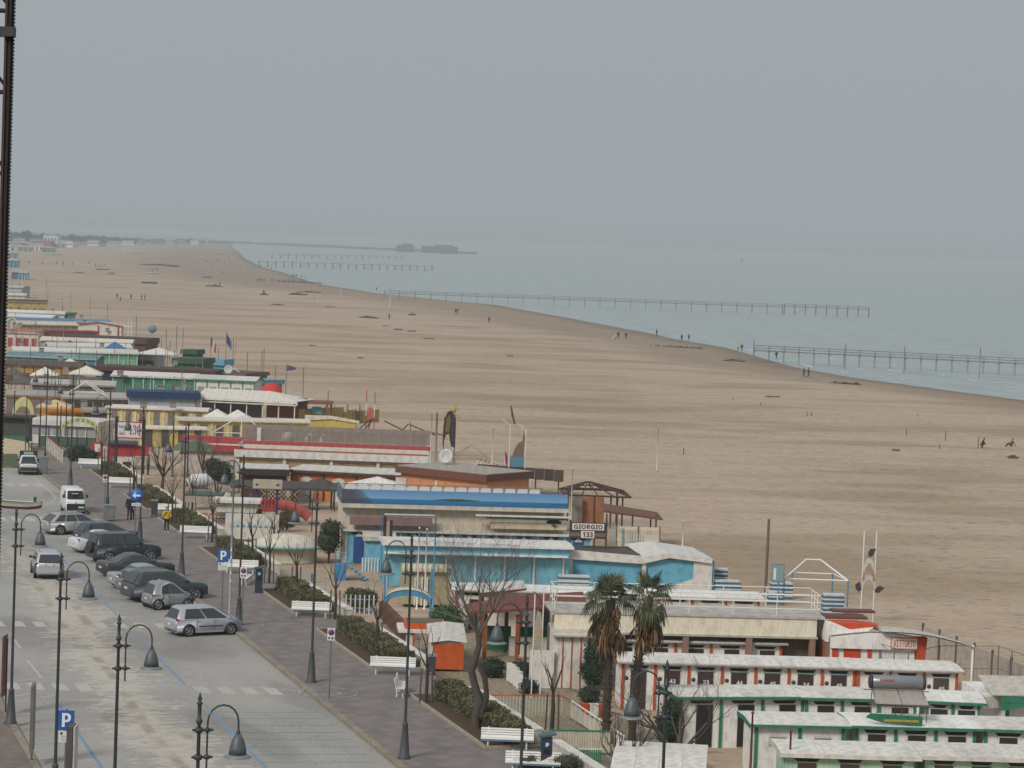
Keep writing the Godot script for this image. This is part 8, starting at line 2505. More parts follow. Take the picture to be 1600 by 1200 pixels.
	bx(t, "headboard", v3(0.1, 1.62, 0), v3(0.08, 0.55, 1.5), mt("26292b", 0.6, ""))
	bx(t, "pale_panel", v3(-0.02, 1.7, 0), v3(0.1, 0.22, 0.8), mt("9fa6a6", 0.6, ""))
	for z in [-0.25, 0.0, 0.22]:
		st = S()
		bar(st, v3(0.2, 1.5, z), v3(0.9, 3.1, z * 1.2), 0.045)
		put("ladder_rail", st, mt("2f3133", 0.6, ""), t)

# ---------------------------------------------------------------- people
const SKIN := 0
const HAIR := 1
const TOP := 2
const LEGS := 3
const SHOE := 4

func field_mesh(bones: Array, cell: float, soft: float) -> Array:
	# bones: [a, b, ra, rb, kind]. Surface nets over the smooth union of tapered capsules -> [vertices, indices, kinds]
	var lo := v3(1e9, 1e9, 1e9)
	var hi := -lo
	for b in bones:
		var m: float = maxf(b[2], b[3]) + cell * 3
		for p in [b[0], b[1]]:
			lo = lo.min(p - Vector3.ONE * m)
			hi = hi.max(p + Vector3.ONE * m)
	var n := Vector3i(((hi - lo) / cell).ceil()) + Vector3i.ONE
	var f := PackedFloat32Array()
	f.resize(n.x * n.y * n.z)
	f.fill(1.0)
	var kd := PackedInt32Array()
	kd.resize(f.size())
	var nearest := PackedFloat32Array()
	nearest.resize(f.size())
	nearest.fill(1e9)
	for b in bones:
		var a: Vector3 = b[0]
		var ab: Vector3 = b[1] - a
		var l2 := maxf(ab.length_squared(), 1e-9)
		var m: float = maxf(b[2], b[3]) + soft + cell * 2
		var q0 := Vector3i(((a.min(b[1]) - Vector3.ONE * m - lo) / cell).floor()).clamp(Vector3i.ZERO, n - Vector3i.ONE)
		var q1 := Vector3i(((a.max(b[1]) + Vector3.ONE * m - lo) / cell).ceil()).clamp(Vector3i.ZERO, n - Vector3i.ONE)
		for z in range(q0.z, q1.z + 1):
			for y in range(q0.y, q1.y + 1):
				for x in range(q0.x, q1.x + 1):
					var p := lo + v3(x, y, z) * cell - a
					var t := clampf(p.dot(ab) / l2, 0, 1)
					var d := (p - ab * t).length() - lerpf(b[2], b[3], t)
					var i := (z * n.y + y) * n.x + x
					var g := f[i]
					var h := clampf(0.5 + 0.5 * (g - d) / soft, 0, 1)
					f[i] = lerpf(g, d, h) - soft * h * (1 - h)
					if d < nearest[i]:
						nearest[i] = d
						kd[i] = b[4]
	var vid := {}
	var vs := PackedVector3Array()
	var ks := PackedInt32Array()
	var ix := PackedInt32Array()
	var off := []
	for c in 8: off.append(((c >> 2) * n.y + ((c >> 1) & 1)) * n.x + (c & 1))
	for z in n.z - 1:
		for y in n.y - 1:
			for x in n.x - 1:
				var i := (z * n.y + y) * n.x + x
				var mask := 0
				for c in 8:
					if f[i + off[c]] < 0: mask |= 1 << c
				if mask == 0 or mask == 255: continue
				var s := Vector3.ZERO
				var cnt := 0
				for e in [[0, 1], [2, 3], [4, 5], [6, 7], [0, 2], [1, 3], [4, 6], [5, 7], [0, 4], [1, 5], [2, 6], [3, 7]]:
					var fa := f[i + off[e[0]]]
					var fb := f[i + off[e[1]]]
					if (fa < 0) == (fb < 0): continue
					var t := fa / (fa - fb)
					s += v3(e[0] & 1, (e[0] >> 1) & 1, e[0] >> 2).lerp(v3(e[1] & 1, (e[1] >> 1) & 1, e[1] >> 2), t)
					cnt += 1
				vid[i] = vs.size()
				vs.append(lo + (v3(x, y, z) + s / cnt) * cell)
				ks.append(kd[i])
	var step := [1, n.x, n.x * n.y]
	for i in vid:
		for ax in 3:
			var j: int = i + step[ax]
			if j >= f.size() or (f[i] < 0) == (f[j] < 0): continue
			var u: int = step[(ax + 1) % 3]
			var v: int = step[(ax + 2) % 3]
			if not (vid.has(i - u) and vid.has(i - v) and vid.has(i - u - v)): continue
			var q := [vid[i], vid[i - u], vid[i - u - v], vid[i - v]]
			if f[i] < 0: q.reverse()
			for k in [0, 2, 1, 0, 3, 2]: ix.append(q[k])
	return [vs, ix, ks]

func hand_bones(wrist: Vector3, dir: Vector3, palm_n: Vector3, grip: float) -> Array:
	var d := dir.normalized()
	var s := d.cross(palm_n).normalized()
	var out := []
	var c := wrist + d * 0.09
	for k in 4: out.append([wrist + d * 0.02 + s * (k - 1.5) * 0.012, c + s * (k - 1.5) * 0.021, 0.017, 0.014, SKIN])
	for k in 4:
		var len: float = [0.036, 0.043, 0.04, 0.032][k]
		var a := c + s * (k - 1.5) * 0.021
		var b := a + (d + palm_n * grip * 0.5).normalized() * len
		var e := b + (d + palm_n * grip * 1.6).normalized() * len * 0.8
		out.append([a, b, 0.0095, 0.009, SKIN])
		out.append([b, e, 0.009, 0.0075, SKIN])
	var tb := wrist + d * 0.03 - s * 0.03
	var tm := tb + (d * 0.7 - s * 0.7 + palm_n * 0.3).normalized() * 0.045
	out.append([tb, tm, 0.014, 0.011, SKIN])
	out.append([tm, tm + (d + palm_n * 0.4).normalized() * 0.03, 0.011, 0.008, SKIN])
	return out

func pose(kind: String) -> Dictionary:
	# joints in metres; facing +z
	var j := {"hip": 0.93, "lean": 0.02, "lk": v3(0.1, 0.5, 0.03), "la": v3(0.11, 0.08, -0.02), "rk": v3(-0.1, 0.5, 0.03), "ra": v3(-0.11, 0.08, -0.02), "le": v3(0.27, 1.15, -0.03), "lw": v3(0.27, 0.9, 0.06), "re": v3(-0.27, 1.15, -0.03), "rw": v3(-0.27, 0.9, 0.06)}
	match kind:
		"walk": j.merge({"lk": v3(0.09, 0.5, 0.16), "la": v3(0.09, 0.08, 0.22), "rk": v3(-0.09, 0.5, -0.02), "ra": v3(-0.09, 0.12, -0.3), "le": v3(0.26, 1.16, -0.12), "lw": v3(0.25, 0.93, -0.05), "re": v3(-0.26, 1.16, 0.06), "rw": v3(-0.24, 0.96, 0.22)}, true)
		"phone": j.merge({"lk": v3(0.1, 0.5, 0.06), "la": v3(0.11, 0.08, 0.06), "ra": v3(-0.1, 0.08, -0.08), "re": v3(-0.3, 1.2, 0.1), "rw": v3(-0.14, 1.47, 0.2), "le": v3(0.3, 1.17, 0.02), "lw": v3(0.22, 1.12, 0.24)}, true)
		"sit": j.merge({"hip": 0.16, "lean": -0.12, "lk": v3(0.13, 0.38, 0.4), "la": v3(0.13, 0.08, 0.72), "rk": v3(-0.13, 0.4, 0.38), "ra": v3(-0.13, 0.08, 0.68), "le": v3(0.3, 0.42, -0.25), "lw": v3(0.32, 0.2, -0.38), "re": v3(-0.3, 0.45, -0.02), "rw": v3(-0.2, 0.42, 0.22)}, true)
		"crouch": j.merge({"hip": 0.36, "lean": 0.22, "lk": v3(0.14, 0.52, 0.3), "la": v3(0.12, 0.09, 0.06), "rk": v3(-0.14, 0.5, 0.3), "ra": v3(-0.12, 0.09, 0.04), "le": v3(0.28, 0.62, 0.28), "lw": v3(0.16, 0.5, 0.5), "re": v3(-0.28, 0.62, 0.28), "rw": v3(-0.14, 0.48, 0.5)}, true)
	return j

func body_bones(kind: String) -> Array:
	var j := pose(kind)
	var hy: float = j.hip
	var ln: float = j.lean
	var hl := v3(0.09, hy, 0)
	var hr := v3(-0.09, hy, 0)
	var chest := v3(0, hy + 0.42, ln)
	var neck := v3(0, hy + 0.56, ln * 1.2)
	var sl := v3(0.18, hy + 0.5, ln)
	var sr := v3(-0.18, hy + 0.5, ln)
	var head := neck + v3(0, 0.17, 0.02 + ln * 0.2)
	var sh := v3(0, 0, 0.13)
	var b := [
		[hl, j.lk, 0.095, 0.062, LEGS], [j.lk, j.la, 0.062, 0.042, LEGS], [hr, j.rk, 0.095, 0.062, LEGS], [j.rk, j.ra, 0.062, 0.042, LEGS],
		[hl, hr, 0.11, 0.11, LEGS],
		[v3(0.06, hy + 0.06, 0), chest + v3(0.07, 0, 0), 0.115, 0.13, TOP], [v3(-0.06, hy + 0.06, 0), chest - v3(0.07, 0, 0), 0.115, 0.13, TOP],
		[sl, sr, 0.085, 0.085, TOP], [sl, j.le, 0.07, 0.055, TOP], [j.le, j.lw, 0.054, 0.042, TOP], [sr, j.re, 0.07, 0.055, TOP], [j.re, j.rw, 0.054, 0.042, TOP],
		[neck - v3(0, 0.06, 0), neck + v3(0, 0.07, 0.01), 0.056, 0.052, SKIN],
	]
	for s in [[j.la, 0.02], [j.ra, -0.02]]:
		var a: Vector3 = s[0] - v3(0, 0.03, 0.02)
		b.append([a, a + v3(s[1], -0.01, 0.15) if kind != "sit" else a + v3(s[1], 0.1, 0.08), 0.045, 0.036, SHOE])
	return b

func head_bones(kind: String) -> Array:
	var j := pose(kind)
	var h := v3(0, j.hip + 0.56, j.lean * 1.2) + v3(0, 0.165, 0.02 + j.lean * 0.2)
	return [
		[h + v3(0, 0.03, -0.015), h + v3(0, 0.025, 0.02), 0.092, 0.085, SKIN], [h + v3(0, -0.05, 0.035), h + v3(0, -0.02, 0.03), 0.058, 0.07, SKIN],
		[h + v3(0, 0.01, 0.1), h + v3(0, -0.02, 0.118), 0.011, 0.016, SKIN], [h + v3(-0.018, -0.055, 0.088), h + v3(0.018, -0.055, 0.088), 0.011, 0.011, SKIN],
		[h + v3(0.088, 0.0, 0), h + v3(0.09, -0.03, 0.005), 0.016, 0.013, SKIN], [h + v3(-0.088, 0.0, 0), h + v3(-0.09, -0.03, 0.005), 0.016, 0.013, SKIN],
		[h + v3(0, 0.075, -0.02), h + v3(0, 0.01, -0.05), 0.088, 0.086, HAIR], [h + v3(0.05, 0.06, 0.02), h + v3(-0.05, 0.06, 0.02), 0.062, 0.062, HAIR],
		[h + v3(0.034, 0.012, 0.078), h + v3(0.036, 0.012, 0.08), 0.012, 0.012, HAIR], [h + v3(-0.034, 0.012, 0.078), h + v3(-0.036, 0.012, 0.08), 0.012, 0.012, HAIR],
	]

var shapes := {}
func person_mesh(kind: String, fine: bool, cols: Array) -> ArrayMesh:
	var key := kind + str(fine)
	if not shapes.has(key):
		var parts := []
		if fine:
			parts.append(field_mesh(body_bones(kind), 0.017, 0.035))
			parts.append(field_mesh(head_bones(kind), 0.008, 0.012))
			var j := pose(kind)
			for s in [["le", "lw", 1.0], ["re", "rw", -1.0]]:
				var d: Vector3 = (j[s[1]] - j[s[0]]).normalized()
				parts.append(field_mesh(hand_bones(j[s[1]], d, v3(-s[2], 0, 0.3).normalized(), 0.7), 0.005, 0.008))
		else:
			var bb := body_bones(kind) + head_bones(kind).slice(0, 2) + head_bones(kind).slice(6, 8)
			var j := pose(kind)
			for s in [["le", "lw"], ["re", "rw"]]:
				var d: Vector3 = (j[s[1]] - j[s[0]]).normalized()
				bb.append([j[s[1]], j[s[1]] + d * 0.12, 0.034, 0.026, SKIN])
			parts.append(field_mesh(bb, 0.036, 0.04))
		shapes[key] = parts
	var st := SurfaceTool.new()
	st.begin(Mesh.PRIMITIVE_TRIANGLES)
	var base := 0
	for p in shapes[key]:
		var vs: PackedVector3Array = p[0]
		for i in vs.size():
			st.set_smooth_group(0)
			st.set_color(cols[p[2][i]])
			st.add_vertex(vs[i])
		for i in p[1]: st.add_index(base + i)
		base += vs.size()
	st.generate_normals()
	return st.commit()

func palette(top: String, legs: String, hair := "2b2320", shoe := "242322", skin := "b98d74") -> Array:
	return [lin(skin), lin(hair), lin(top), lin(legs), lin(shoe)]

func person(label: String, at: Vector3, yaw: float, kind: String, fine: bool, cols: Array, group := "") -> MeshInstance3D:
	var k := "person %s %s %s" % [kind, fine, cols]
	if not boxes.has(k): boxes[k] = person_mesh(kind, fine, cols)
	var o := mi("person", boxes[k], vmat(0.85), self, drop(at), Basis(Vector3.UP, yaw))
	tag(o, label, "person", group)
	return o

func people() -> void:
	person("person in yellow jacket and black trousers with a hand at the face", v3(-23.62, 0.12, -186.03), 0.25, "phone", true, palette("c9a712", "1e1e22", "5c4028", "c9c9c9"))
	person("person in dark clothes standing behind the blue arrow sign, left of a pair", v3(-27.27, 0.12, -193.4), 0.5, "stand", true, palette("2a2427", "1f2026"))
	person("person in dark blue clothes standing behind the blue arrow sign, right of a pair", v3(-27.11, 0.12, -193.91), -0.6, "stand", true, palette("26303f", "23252c", "2b2320"))
	person("person in black standing below the red play tower", v3(-18.4, -0.7, -198.15), 2.6, "walk", true, palette("191a1c", "6a4038"))
	person("person in grey standing between the red kiosk and the bare thicket", v3(-31.38, -0.2, -233.17), 2.0, "stand", false, palette("4e585a", "2a2a2e"))
	# strollers and sitters on the sand; pixel free positions in metres
	var near := [[v3(52.23, -0.85, -481.27), "walk", "28303f", "2a2a2e", "walker in a dark coat, left of the couple nearest to the near pier"], [v3(53.1, -0.85, -481.94), "walk", "33283c", "3a3436", "walker in a violet coat, right of the couple nearest to the near pier"], [v3(55.07, -0.85, -562.07), "walk", "26282f", "26282c", "dark walker in front of the landward end of the near pier"], [v3(49.96, -0.85, -597.78), "walk", "b9b04a", "3d424a", "walker in a light yellow jacket at the waterline"], [v3(50.89, -0.85, -598.66), "walk", "2d3034", "35343a", "dark walker beside the one in the light yellow jacket"], [v3(40.72, -0.85, -651.69), "walk", "39424f", "2b2c33", "walker in grey blue, left of a pair at the water in mid beach"], [v3(42.55, -0.85, -653.61), "walk", "27292e", "2b2a2e", "dark walker, right of a pair at the water in mid beach"], [v3(36.3, -0.85, -683.41), "stand", "2e3743", "2c2d33", "lone walker at the water between the two piers"], [v3(27.15, -0.85, -650.46), "walk", "2a2a30", "2a2b31", "dark walker right of a person bending to a white dog"], [v3(25.39, -0.85, -653), "stand", "25272e", "27292f", "dark figure beside the white dog"], [v3(-6.96, -0.85, -739.36), "stand", "2b2730", "2d2a2e", "lone dark figure on the sand below the middle pier"], [v3(-17.94, -0.85, -818.8), "walk", "2c2c31", "2d2d32", "left of a couple below the landward end of the middle pier"], [v3(-17.37, -0.85, -819.62), "walk", "343238", "2b2b30", "right of a couple below the landward end of the middle pier"], [v3(-34.21, -0.85, -734.3), "walk", "36353a", "2c2d31", "dark walker left of the twin dark driftwood heaps"], [v3(-58.76, -0.85, -1136.25), "walk", "30333a", "2e2f35", "figure at the waterline left of the middle pier"], [v3(-98.41, -0.85, -1258.08), "stand", "2e3036", "2f3036", "figure at the waterline, right end of the strung out group"], [v3(-102.46, -0.85, -1290.08), "walk", "33363c", "2e2f34", "figure second from the right of the waterline group"], [v3(-121.16, -0.85, -848.82), "stand", "2b2d33", "2b2c31", "left of the dark pair standing on the sand behind the huts"], [v3(-117.49, -0.85, -845.7), "walk", "2c2e34", "2c2c31", "right pair on the sand, its left figure"], [v3(-116.69, -0.85, -847.16), "walk", "24262b", "2a2b30", "right pair on the sand, its right figure"], [v3(-125.82, -0.85, -850.19), "stand", "292b31", "2a2a2f", "left of the group of three behind the huts"], [v3(-120.53, -0.85, -821.2), "walk", "9aa0a6", "31343c", "pale figure in the group behind the huts"]]
	for q in near:
		person(q[4] if q[4].contains("person") or q[4].contains("figure") or q[4].contains("walker") else "dark person, " + q[4], q[0], fposmod(q[0].x * 3.7, TAU), q[1], false, palette(q[2], q[3]), "")
	var sit := v3(59.67, -0.8, -319.29)
	person("person in black reclining on the sand near the right edge", sit, -1.3, "sit", false, palette("6d3f4c", "1d1c20"))
	person("person crouching beside a dark post near the right edge", v3(55.37, -0.8, -315.14), 1.2, "crouch", false, palette("2a2a30", "4a3d38"))
	person("person bending down near the white dog between the piers", v3(24.58, -0.85, -652.13), 1.4, "crouch", false, palette("c9c6c0", "3a3a40"))
	# crowd further along the beach, one by one
	var far := [v3(-285.77, -0.85, -1577.11), v3(-276.88, -0.85, -1571.41), v3(-265.35, -0.85, -1530.87), v3(-272.5, -0.85, -1593.91), v3(-275.29, -0.85, -1632.84), v3(-261.13, -0.85, -1551.23), v3(-258.25, -0.85, -1565.11), v3(-262.08, -0.85, -1647.51), v3(-246.31, -0.85, -1574.53), v3(-245.23, -0.85, -1579.61), v3(-243.26, -0.85, -1588.83), v3(-322.89, -0.85, -2192.55), v3(-308.16, -0.85, -2199.17), v3(-279.47, -0.85, -2018.79), v3(-198.08, -0.85, -1454.73), v3(-196.93, -0.85, -1459.06), v3(-198.96, -0.85, -1487.09), v3(-198.49, -0.85, -1488.9), v3(-441.51, -0.85, -3329.34), v3(-370.84, -0.85, -2858.75), v3(-287.23, -0.85, -2252.47), v3(-420.54, -0.85, -3326.47), v3(-269.95, -0.85, -2173.98), v3(-469.71, -0.85, -3800.5), v3(-388.2, -0.85, -3166.3), v3(-320.52, -0.85, -2635.7), v3(-448.66, -0.85, -3716.17), v3(-338.93, -0.85, -2808.71), v3(-534.79, -0.85, -4472.46), v3(-384.1, -0.85, -3233.12), v3(-486.23, -0.85, -4124.28), v3(-243.31, -0.85, -2083.56), v3(-237.05, -0.85, -2042.5), v3(-279.9, -0.85, -2425.57), v3(-230.45, -0.85, -2006.31), v3(-443.38, -0.85, -3862.56), v3(-483.21, -0.85, -4253.08), v3(-190.64, -0.85, -1685.12), v3(-351.42, -0.85, -3120.85), v3(-405.64, -0.85, -3632.07), v3(-236.85, -0.85, -2123.28), v3(-241.85, -0.85, -2177.31), v3(-123.23, -0.85, -1119.67), v3(-373.9, -0.85, -3399.01), v3(-157.04, -0.85, -1437.49), v3(-304.68, -0.85, -2795.02), v3(-222.49, -0.85, -2051.68), v3(-401.89, -0.85, -3709.01), v3(-261.87, -0.85, -2445.82), v3(-344.13, -0.85, -3219.22), v3(-230.75, -0.85, -2160.73), v3(-300.82, -0.85, -2833.81), v3(-308.77, -0.85, -2941.4), v3(-264.14, -0.85, -2551.87), v3(-197.99, -0.85, -1914.52), v3(-178.4, -0.85, -1737.72), v3(-235.74, -0.85, -2309.99), v3(-175.22, -0.85, -1751.39), v3(-206.53, -0.85, -2067.89), v3(-119.3, -0.85, -1244.83), v3(-118.59, -0.85, -1246.73), v3(-172.36, -0.85, -1813.14), v3(-168.11, -0.85, -1781.96), v3(-117.65, -0.85, -1249.27), v3(-92.95, -0.85, -993.63), v3(-163.71, -0.85, -1753.1), v3(-116.69, -0.85, -1251.83), v3(-157.65, -0.85, -1732.47), v3(-115.65, -0.85, -1276.39), v3(-112.85, -0.85, -1262.15), v3(-109.87, -0.85, -1248.87), v3(-108.42, -0.85, -1252.7), v3(-107.21, -0.85, -1255.91), v3(-106.23, -0.85, -1258.5), v3(-105.25, -0.85, -1261.09), v3(-119.63, -0.85, -1440.41), v3(-102.84, -0.85, -1246.55), v3(-118.81, -0.85, -1442.96), v3(-117.99, -0.85, -1445.52), v3(-112.22, -0.85, -1407.89), v3(-108.91, -0.85, -1391.38), v3(-84.37, -0.85, -1160.6)]
	var cc := [palette("2c2e36", "2a2b30"), palette("3a3038", "2b2b30"), palette("2b3a4a", "2c2c30"), palette("4a4648", "303036")]
	for i in far.size():
		person("tiny stroller far along the beach, %s from the left of the crowd" % ordinal(mini(i, 69)) if i < 70 else "tiny dark stroller at the far waterline, %s from the right end" % ordinal(far.size() - 1 - i), far[i], fposmod(i * 2.3, TAU), "walk" if i % 3 else "stand", false, cc[i % 4], "strollers far along the beach")

# ---------------------------------------------------------------- things on the sand and in the sea
func pier(called: String, label: String, a: Vector3, b: Vector3, n: int, deck: float, r: float, rail: bool, lengthen := 1.0) -> Node3D:
	var t := thing(called, label, "pier")
	var m := mt("6b6964", 0.85, "", 1)
	for i in n + 1:
		var p := a.lerp(b, i / float(n))
		var foot := v3(p.x, minf(p.y, -1.9), p.z)
		var st := S()
		for s in [-0.7, 0.7]: bar(st, foot + v3(0, 0, s), v3(p.x, deck + (1.1 if rail else 0.0), p.z + s), r, -1, 5)
		box(st, v3(p.x, deck - 0.15, p.z), v3(0.2, 0.25, 1.6))
		if i % 4 == 1 and deck > 1.0: bar(st, foot + v3(0, 0.4, 0.7), v3(p.x + (b.x - a.x) / n, deck - 0.4, p.z + 0.7), r * 0.45, -1, 4)
		put("trestle", st, m, t)
	var d := b - a
	d.y = 0
	var yaw := atan2(-d.z, d.x)
	var c := (a + b) / 2
	bx(t, "deck", v3(c.x, deck, c.z), v3(d.length(), 0.24, 1.1), mt("7a7771", 0.9, ""), yb(yaw))
	if rail:
		for s in [-0.7, 0.7]:
			for y in [1.05, 0.55]:
				bx(t, "rail", v3(c.x, deck + y, c.z) + yb(yaw) * v3(0, 0, s), v3(d.length(), 0.09, 0.05), m, yb(yaw))
	return t

func sailboat(label: String, at: Vector3, h: float, hex: String, motor := false) -> void:
	var t := thing("sailing_boat" if not motor else "motor_boat", label, "boat", at, 0.4)
	var st := S()
	var l := h * 0.62
	var rr := []
	for q in [[-0.5, 0.3, 0.12], [-0.3, 0.42, 0.16], [0.1, 0.42, 0.16], [0.4, 0.26, 0.18], [0.55, 0.03, 0.2]]:
		var w: float = q[1] * l * 0.3
		rr.append([v3(q[0] * l, q[2] * l * 0.5, -w), v3(q[0] * l, 0.0, -w * 0.6), v3(q[0] * l, -0.08 * l, 0), v3(q[0] * l, 0.0, w * 0.6), v3(q[0] * l, q[2] * l * 0.5, w)])
	rings(st, rr)
	put("hull", st, mt("c9ccce", 0.4, ""), t)
	if motor:
		bx(t, "wheelhouse", v3(-0.1 * l, 0.2 * l, 0), v3(0.35 * l, 0.22 * l, 0.22 * l), mt("d0d2d2", 0.5, ""))
		return
	st = S()
	bar(st, v3(0, 0, 0), v3(0, h, 0), 0.08)
	put("mast", st, mt("9a9c9c", 0.5, ""), t)
	st = S()
	var n := 5
	for i in n:
		var a := i / float(n)
		var b := (i + 1) / float(n)
		var x0 := -0.42 * l * (1 - a)
		var x1 := -0.42 * l * (1 - b)
		var z0 := 0.12 * l * sin(PI * (0.3 + 0.5 * a))
		var z1 := 0.12 * l * sin(PI * (0.3 + 0.5 * b))
		quad(st, v3(-0.1, h * (0.12 + 0.86 * a), 0), v3(x0, h * (0.12 + 0.86 * a), z0), v3(x1, h * (0.12 + 0.86 * b), z1), v3(-0.1, h * (0.12 + 0.86 * b), 0))
	put("mainsail", st, mt(hex, 0.8, ""), t)
	st = S()
	tri(st, v3(0.1, h * 0.85, 0), v3(0.52 * l, 0.12 * l, 0), v3(0.12, 0.12 * l, 0.12 * l))
	put("jib", st, mt(hex, 0.8, ""), t)

func heap(called: String, label: String, cat: String, at: Vector3, w: float, h: float, hex: String, sd: int) -> void:
	# driftwood and seaweed heaps: crossed sticks over a low mound
	var r := RandomNumberGenerator.new()
	r.seed = sd
	var t := thing(called, label, cat, drop(at))
	var st := S()
	for i in int(26 + w * 8):
		var x := r.randf_range(-0.5, 0.5) * w
		var top := h * (1.0 - 1.6 * absf(x) / w) + 0.1
		var p := v3(x, r.randf_range(0, 1) * maxf(top, 0.1), r.randf_range(-0.5, 0.5))
		var d := v3(r.randf_range(-1, 1), r.randf_range(-0.25, 0.25), r.randf_range(-1, 1)).normalized() * r.randf_range(0.3, 0.9) * clampf(w * 0.2, 0.4, 1.2)
		bar(st, p - d, p + d, r.randf_range(0.03, 0.09), 0.02, 4)
	put("sticks", st, mt(hex, 0.95, ""), t)
	st = S()
	var rr := []
	for k in 3:
		var ring := []
		for j in 10:
			var an := TAU * j / 10
			ring.append(v3(cos(an) * w * [0.5, 0.32, 0.08][k], [-0.05, 0.45, 0.7][k] * h, sin(an) * 0.7 * [1.0, 0.7, 0.2][k]))
		rr.append(ring)
	rings(st, rr)
	put("mound", st, mt(hex, 0.95, ""), t)

func beach_things() -> void:
	var t: Node3D
	pier("pier", "near pier on thin trestles running out of the frame on the right", v3(50.63, -1, -564.85), v3(111.2, -1.7, -543.25), 20, 0.7, 0.045, true)
	pier("pier", "long middle pier on trestles reaching far into the sea", v3(-49.26, -1.2, -1010.18), v3(101.97, -1.7, -1025.73), 26, 1.0, 0.075, true)
	pier("landing_stage", "braced outer landing stage at the seaward end of the long middle pier", v3(102.83, -1.7, -1026.97), v3(135.06, -1.7, -1026.48), 8, 1.3, 0.1, true)
	pier("pier", "third pier far away, left of the harbour mole", v3(-183.32, -1.7, -1918.66), v3(-64.07, -1.7, -2047.62), 22, 2.2, 0.3, false)
	pier("pier", "faint fourth pier behind the third one", v3(-247.79, -1.7, -2725.97), v3(-133.8, -1.7, -3139.74), 18, 2.2, 0.35, false)
	# masts with lamps along the near pier
	var mp := [[v3(51.78, -1.7, -579.14), 4.006, "tall pole at the landward end of the near pier"], [v3(67.25, -1.7, -543.98), 5.192, "pole on the near pier, first one over the water"], [v3(78.5, -1.7, -539.22), 5.275, "pole on the near pier, middle of the three over the water"], [v3(91.83, -1.7, -528.54), 5.928, "pole on the near pier, closest to the right edge"]]
	for q in mp: pole(q[2], q[0], q[1], 0.09, "7c7b78")
	var wp := [[v3(-40.77, -0.9, -876.41), 6.261, "white marker pole on the wet sand, nearest of the row by the middle pier"], [v3(-68.05, -0.9, -1046.91), 4.237, "white marker pole on the wet sand, middle of the row"], [v3(-81.06, -0.9, -1137.75), 2.437, "white marker pole on the wet sand, farthest of the row"], [v3(-69.11, -0.9, -925.49), 1.763, "short white marker pole on the dry sand"], [v3(18.66, -0.9, -287.33), 0.757, "short stake on the sand in the centre right"], [v3(52.8, -0.9, -325.47), 1.168, "thin stake left of the crouching person"], [v3(49.79, -0.9, -310.75), 0.595, "short stake at the lower right sand"], [v3(49.21, -0.9, -333.41), 0.718, "stake with a peg on the right hand sand"], [v3(54.84, -0.9, -314.21), 1.354, "dark post beside the crouching person"], [v3(40.33, -0.9, -365.55), 0.524, "left of two short pegs on the middle sand"], [v3(40.99, -0.9, -365.93), 0.525, "right of two short pegs on the middle sand"], [v3(32.84, -0.9, -398.32), 0.381, "short dark peg below the waterline debris"], [v3(35.95, -0.9, -387.57), 0.371, "second short dark peg towards the right"], [v3(56.65, -0.9, -373.73), 0.357, "small peg on the right hand sand"]]
	for q in wp: pole(q[2], q[0], q[1], 0.05 if q[1] < 2.5 else 0.09, "4f4640" if q[1] < 2.5 else "c6c4be")
	# driftwood, pallets
	var hp := [[v3(44.64, -0.85, -540.73), 4.2, 0.5, "driftwood heap at the landward end of the near pier"], [v3(-40.56, -0.85, -744.79), 4.6, 0.6, "dark driftwood heap, long one in the middle beach"], [v3(-38.75, -0.85, -740.81), 1.8, 0.6, "small dark heap just right of the long driftwood"], [v3(-29.96, -0.85, -786.86), 2.2, 0.9, "round dark heap of nets on the middle beach"], [v3(-81.28, -0.85, -1004.38), 6.5, 0.9, "dark pointed driftwood heap far along the sand"], [v3(-80.95, -0.85, -1058.94), 9, 0.5, "long reddish driftwood heap far along the sand"], [v3(-106.72, -0.85, -1278.63), 30, 0.4, "long low weed bank along the far waterline"], [v3(-91.75, -0.85, -983.39), 3, 0.8, "small dark heap with a crouched shape far along"], [v3(-74.75, -0.85, -845.38), 4, 0.5, "low mixed debris heap on the far sand"], [v3(36.54, -0.85, -606.96), 12, 0.15, "long dark weed strip by the waterline in mid beach"], [v3(-226.64, -0.85, -1717.67), 26, 1.2, "wide reddish brown debris bank far along the beach"], [v3(-235.19, -0.85, -1729.36), 14, 0.8, "debris bank left of the wide reddish one"], [v3(-212.17, -0.85, -1307.24), 5, 0.6, "small dark heap behind the huts, left"], [v3(-198.89, -0.85, -1324.47), 4, 0.6, "small dark heap behind the huts, right"], [v3(-360.57, -0.85, -2559.38), 14, 0.8, "far pale debris bank near the town"], [v3(-213.97, -0.85, -1676.21), 8, 0.8, "debris bank right of the wide reddish one"], [v3(-123.4, -0.85, -1102.21), 7, 0.9, "pair of low frames on the sand right of the tiny blue hut"], [v3(-307.5, -0.85, -2766.63), 10, 0.8, "far dark bank near the waterline strollers"], [v3(56.48, -0.85, -301.13), 1, 0.25, "small dark lump at the right edge of the sand"], [v3(57.44, -0.85, -462.89), 5, 0.12, "thin dark weed line below the near pier"]]
	for i in hp.size(): heap("driftwood_heap", hp[i][3], "driftwood", hp[i][0], hp[i][1], hp[i][2], ["5e5246", "4a4038", "6b5a4c"][i % 3], 200 + i)
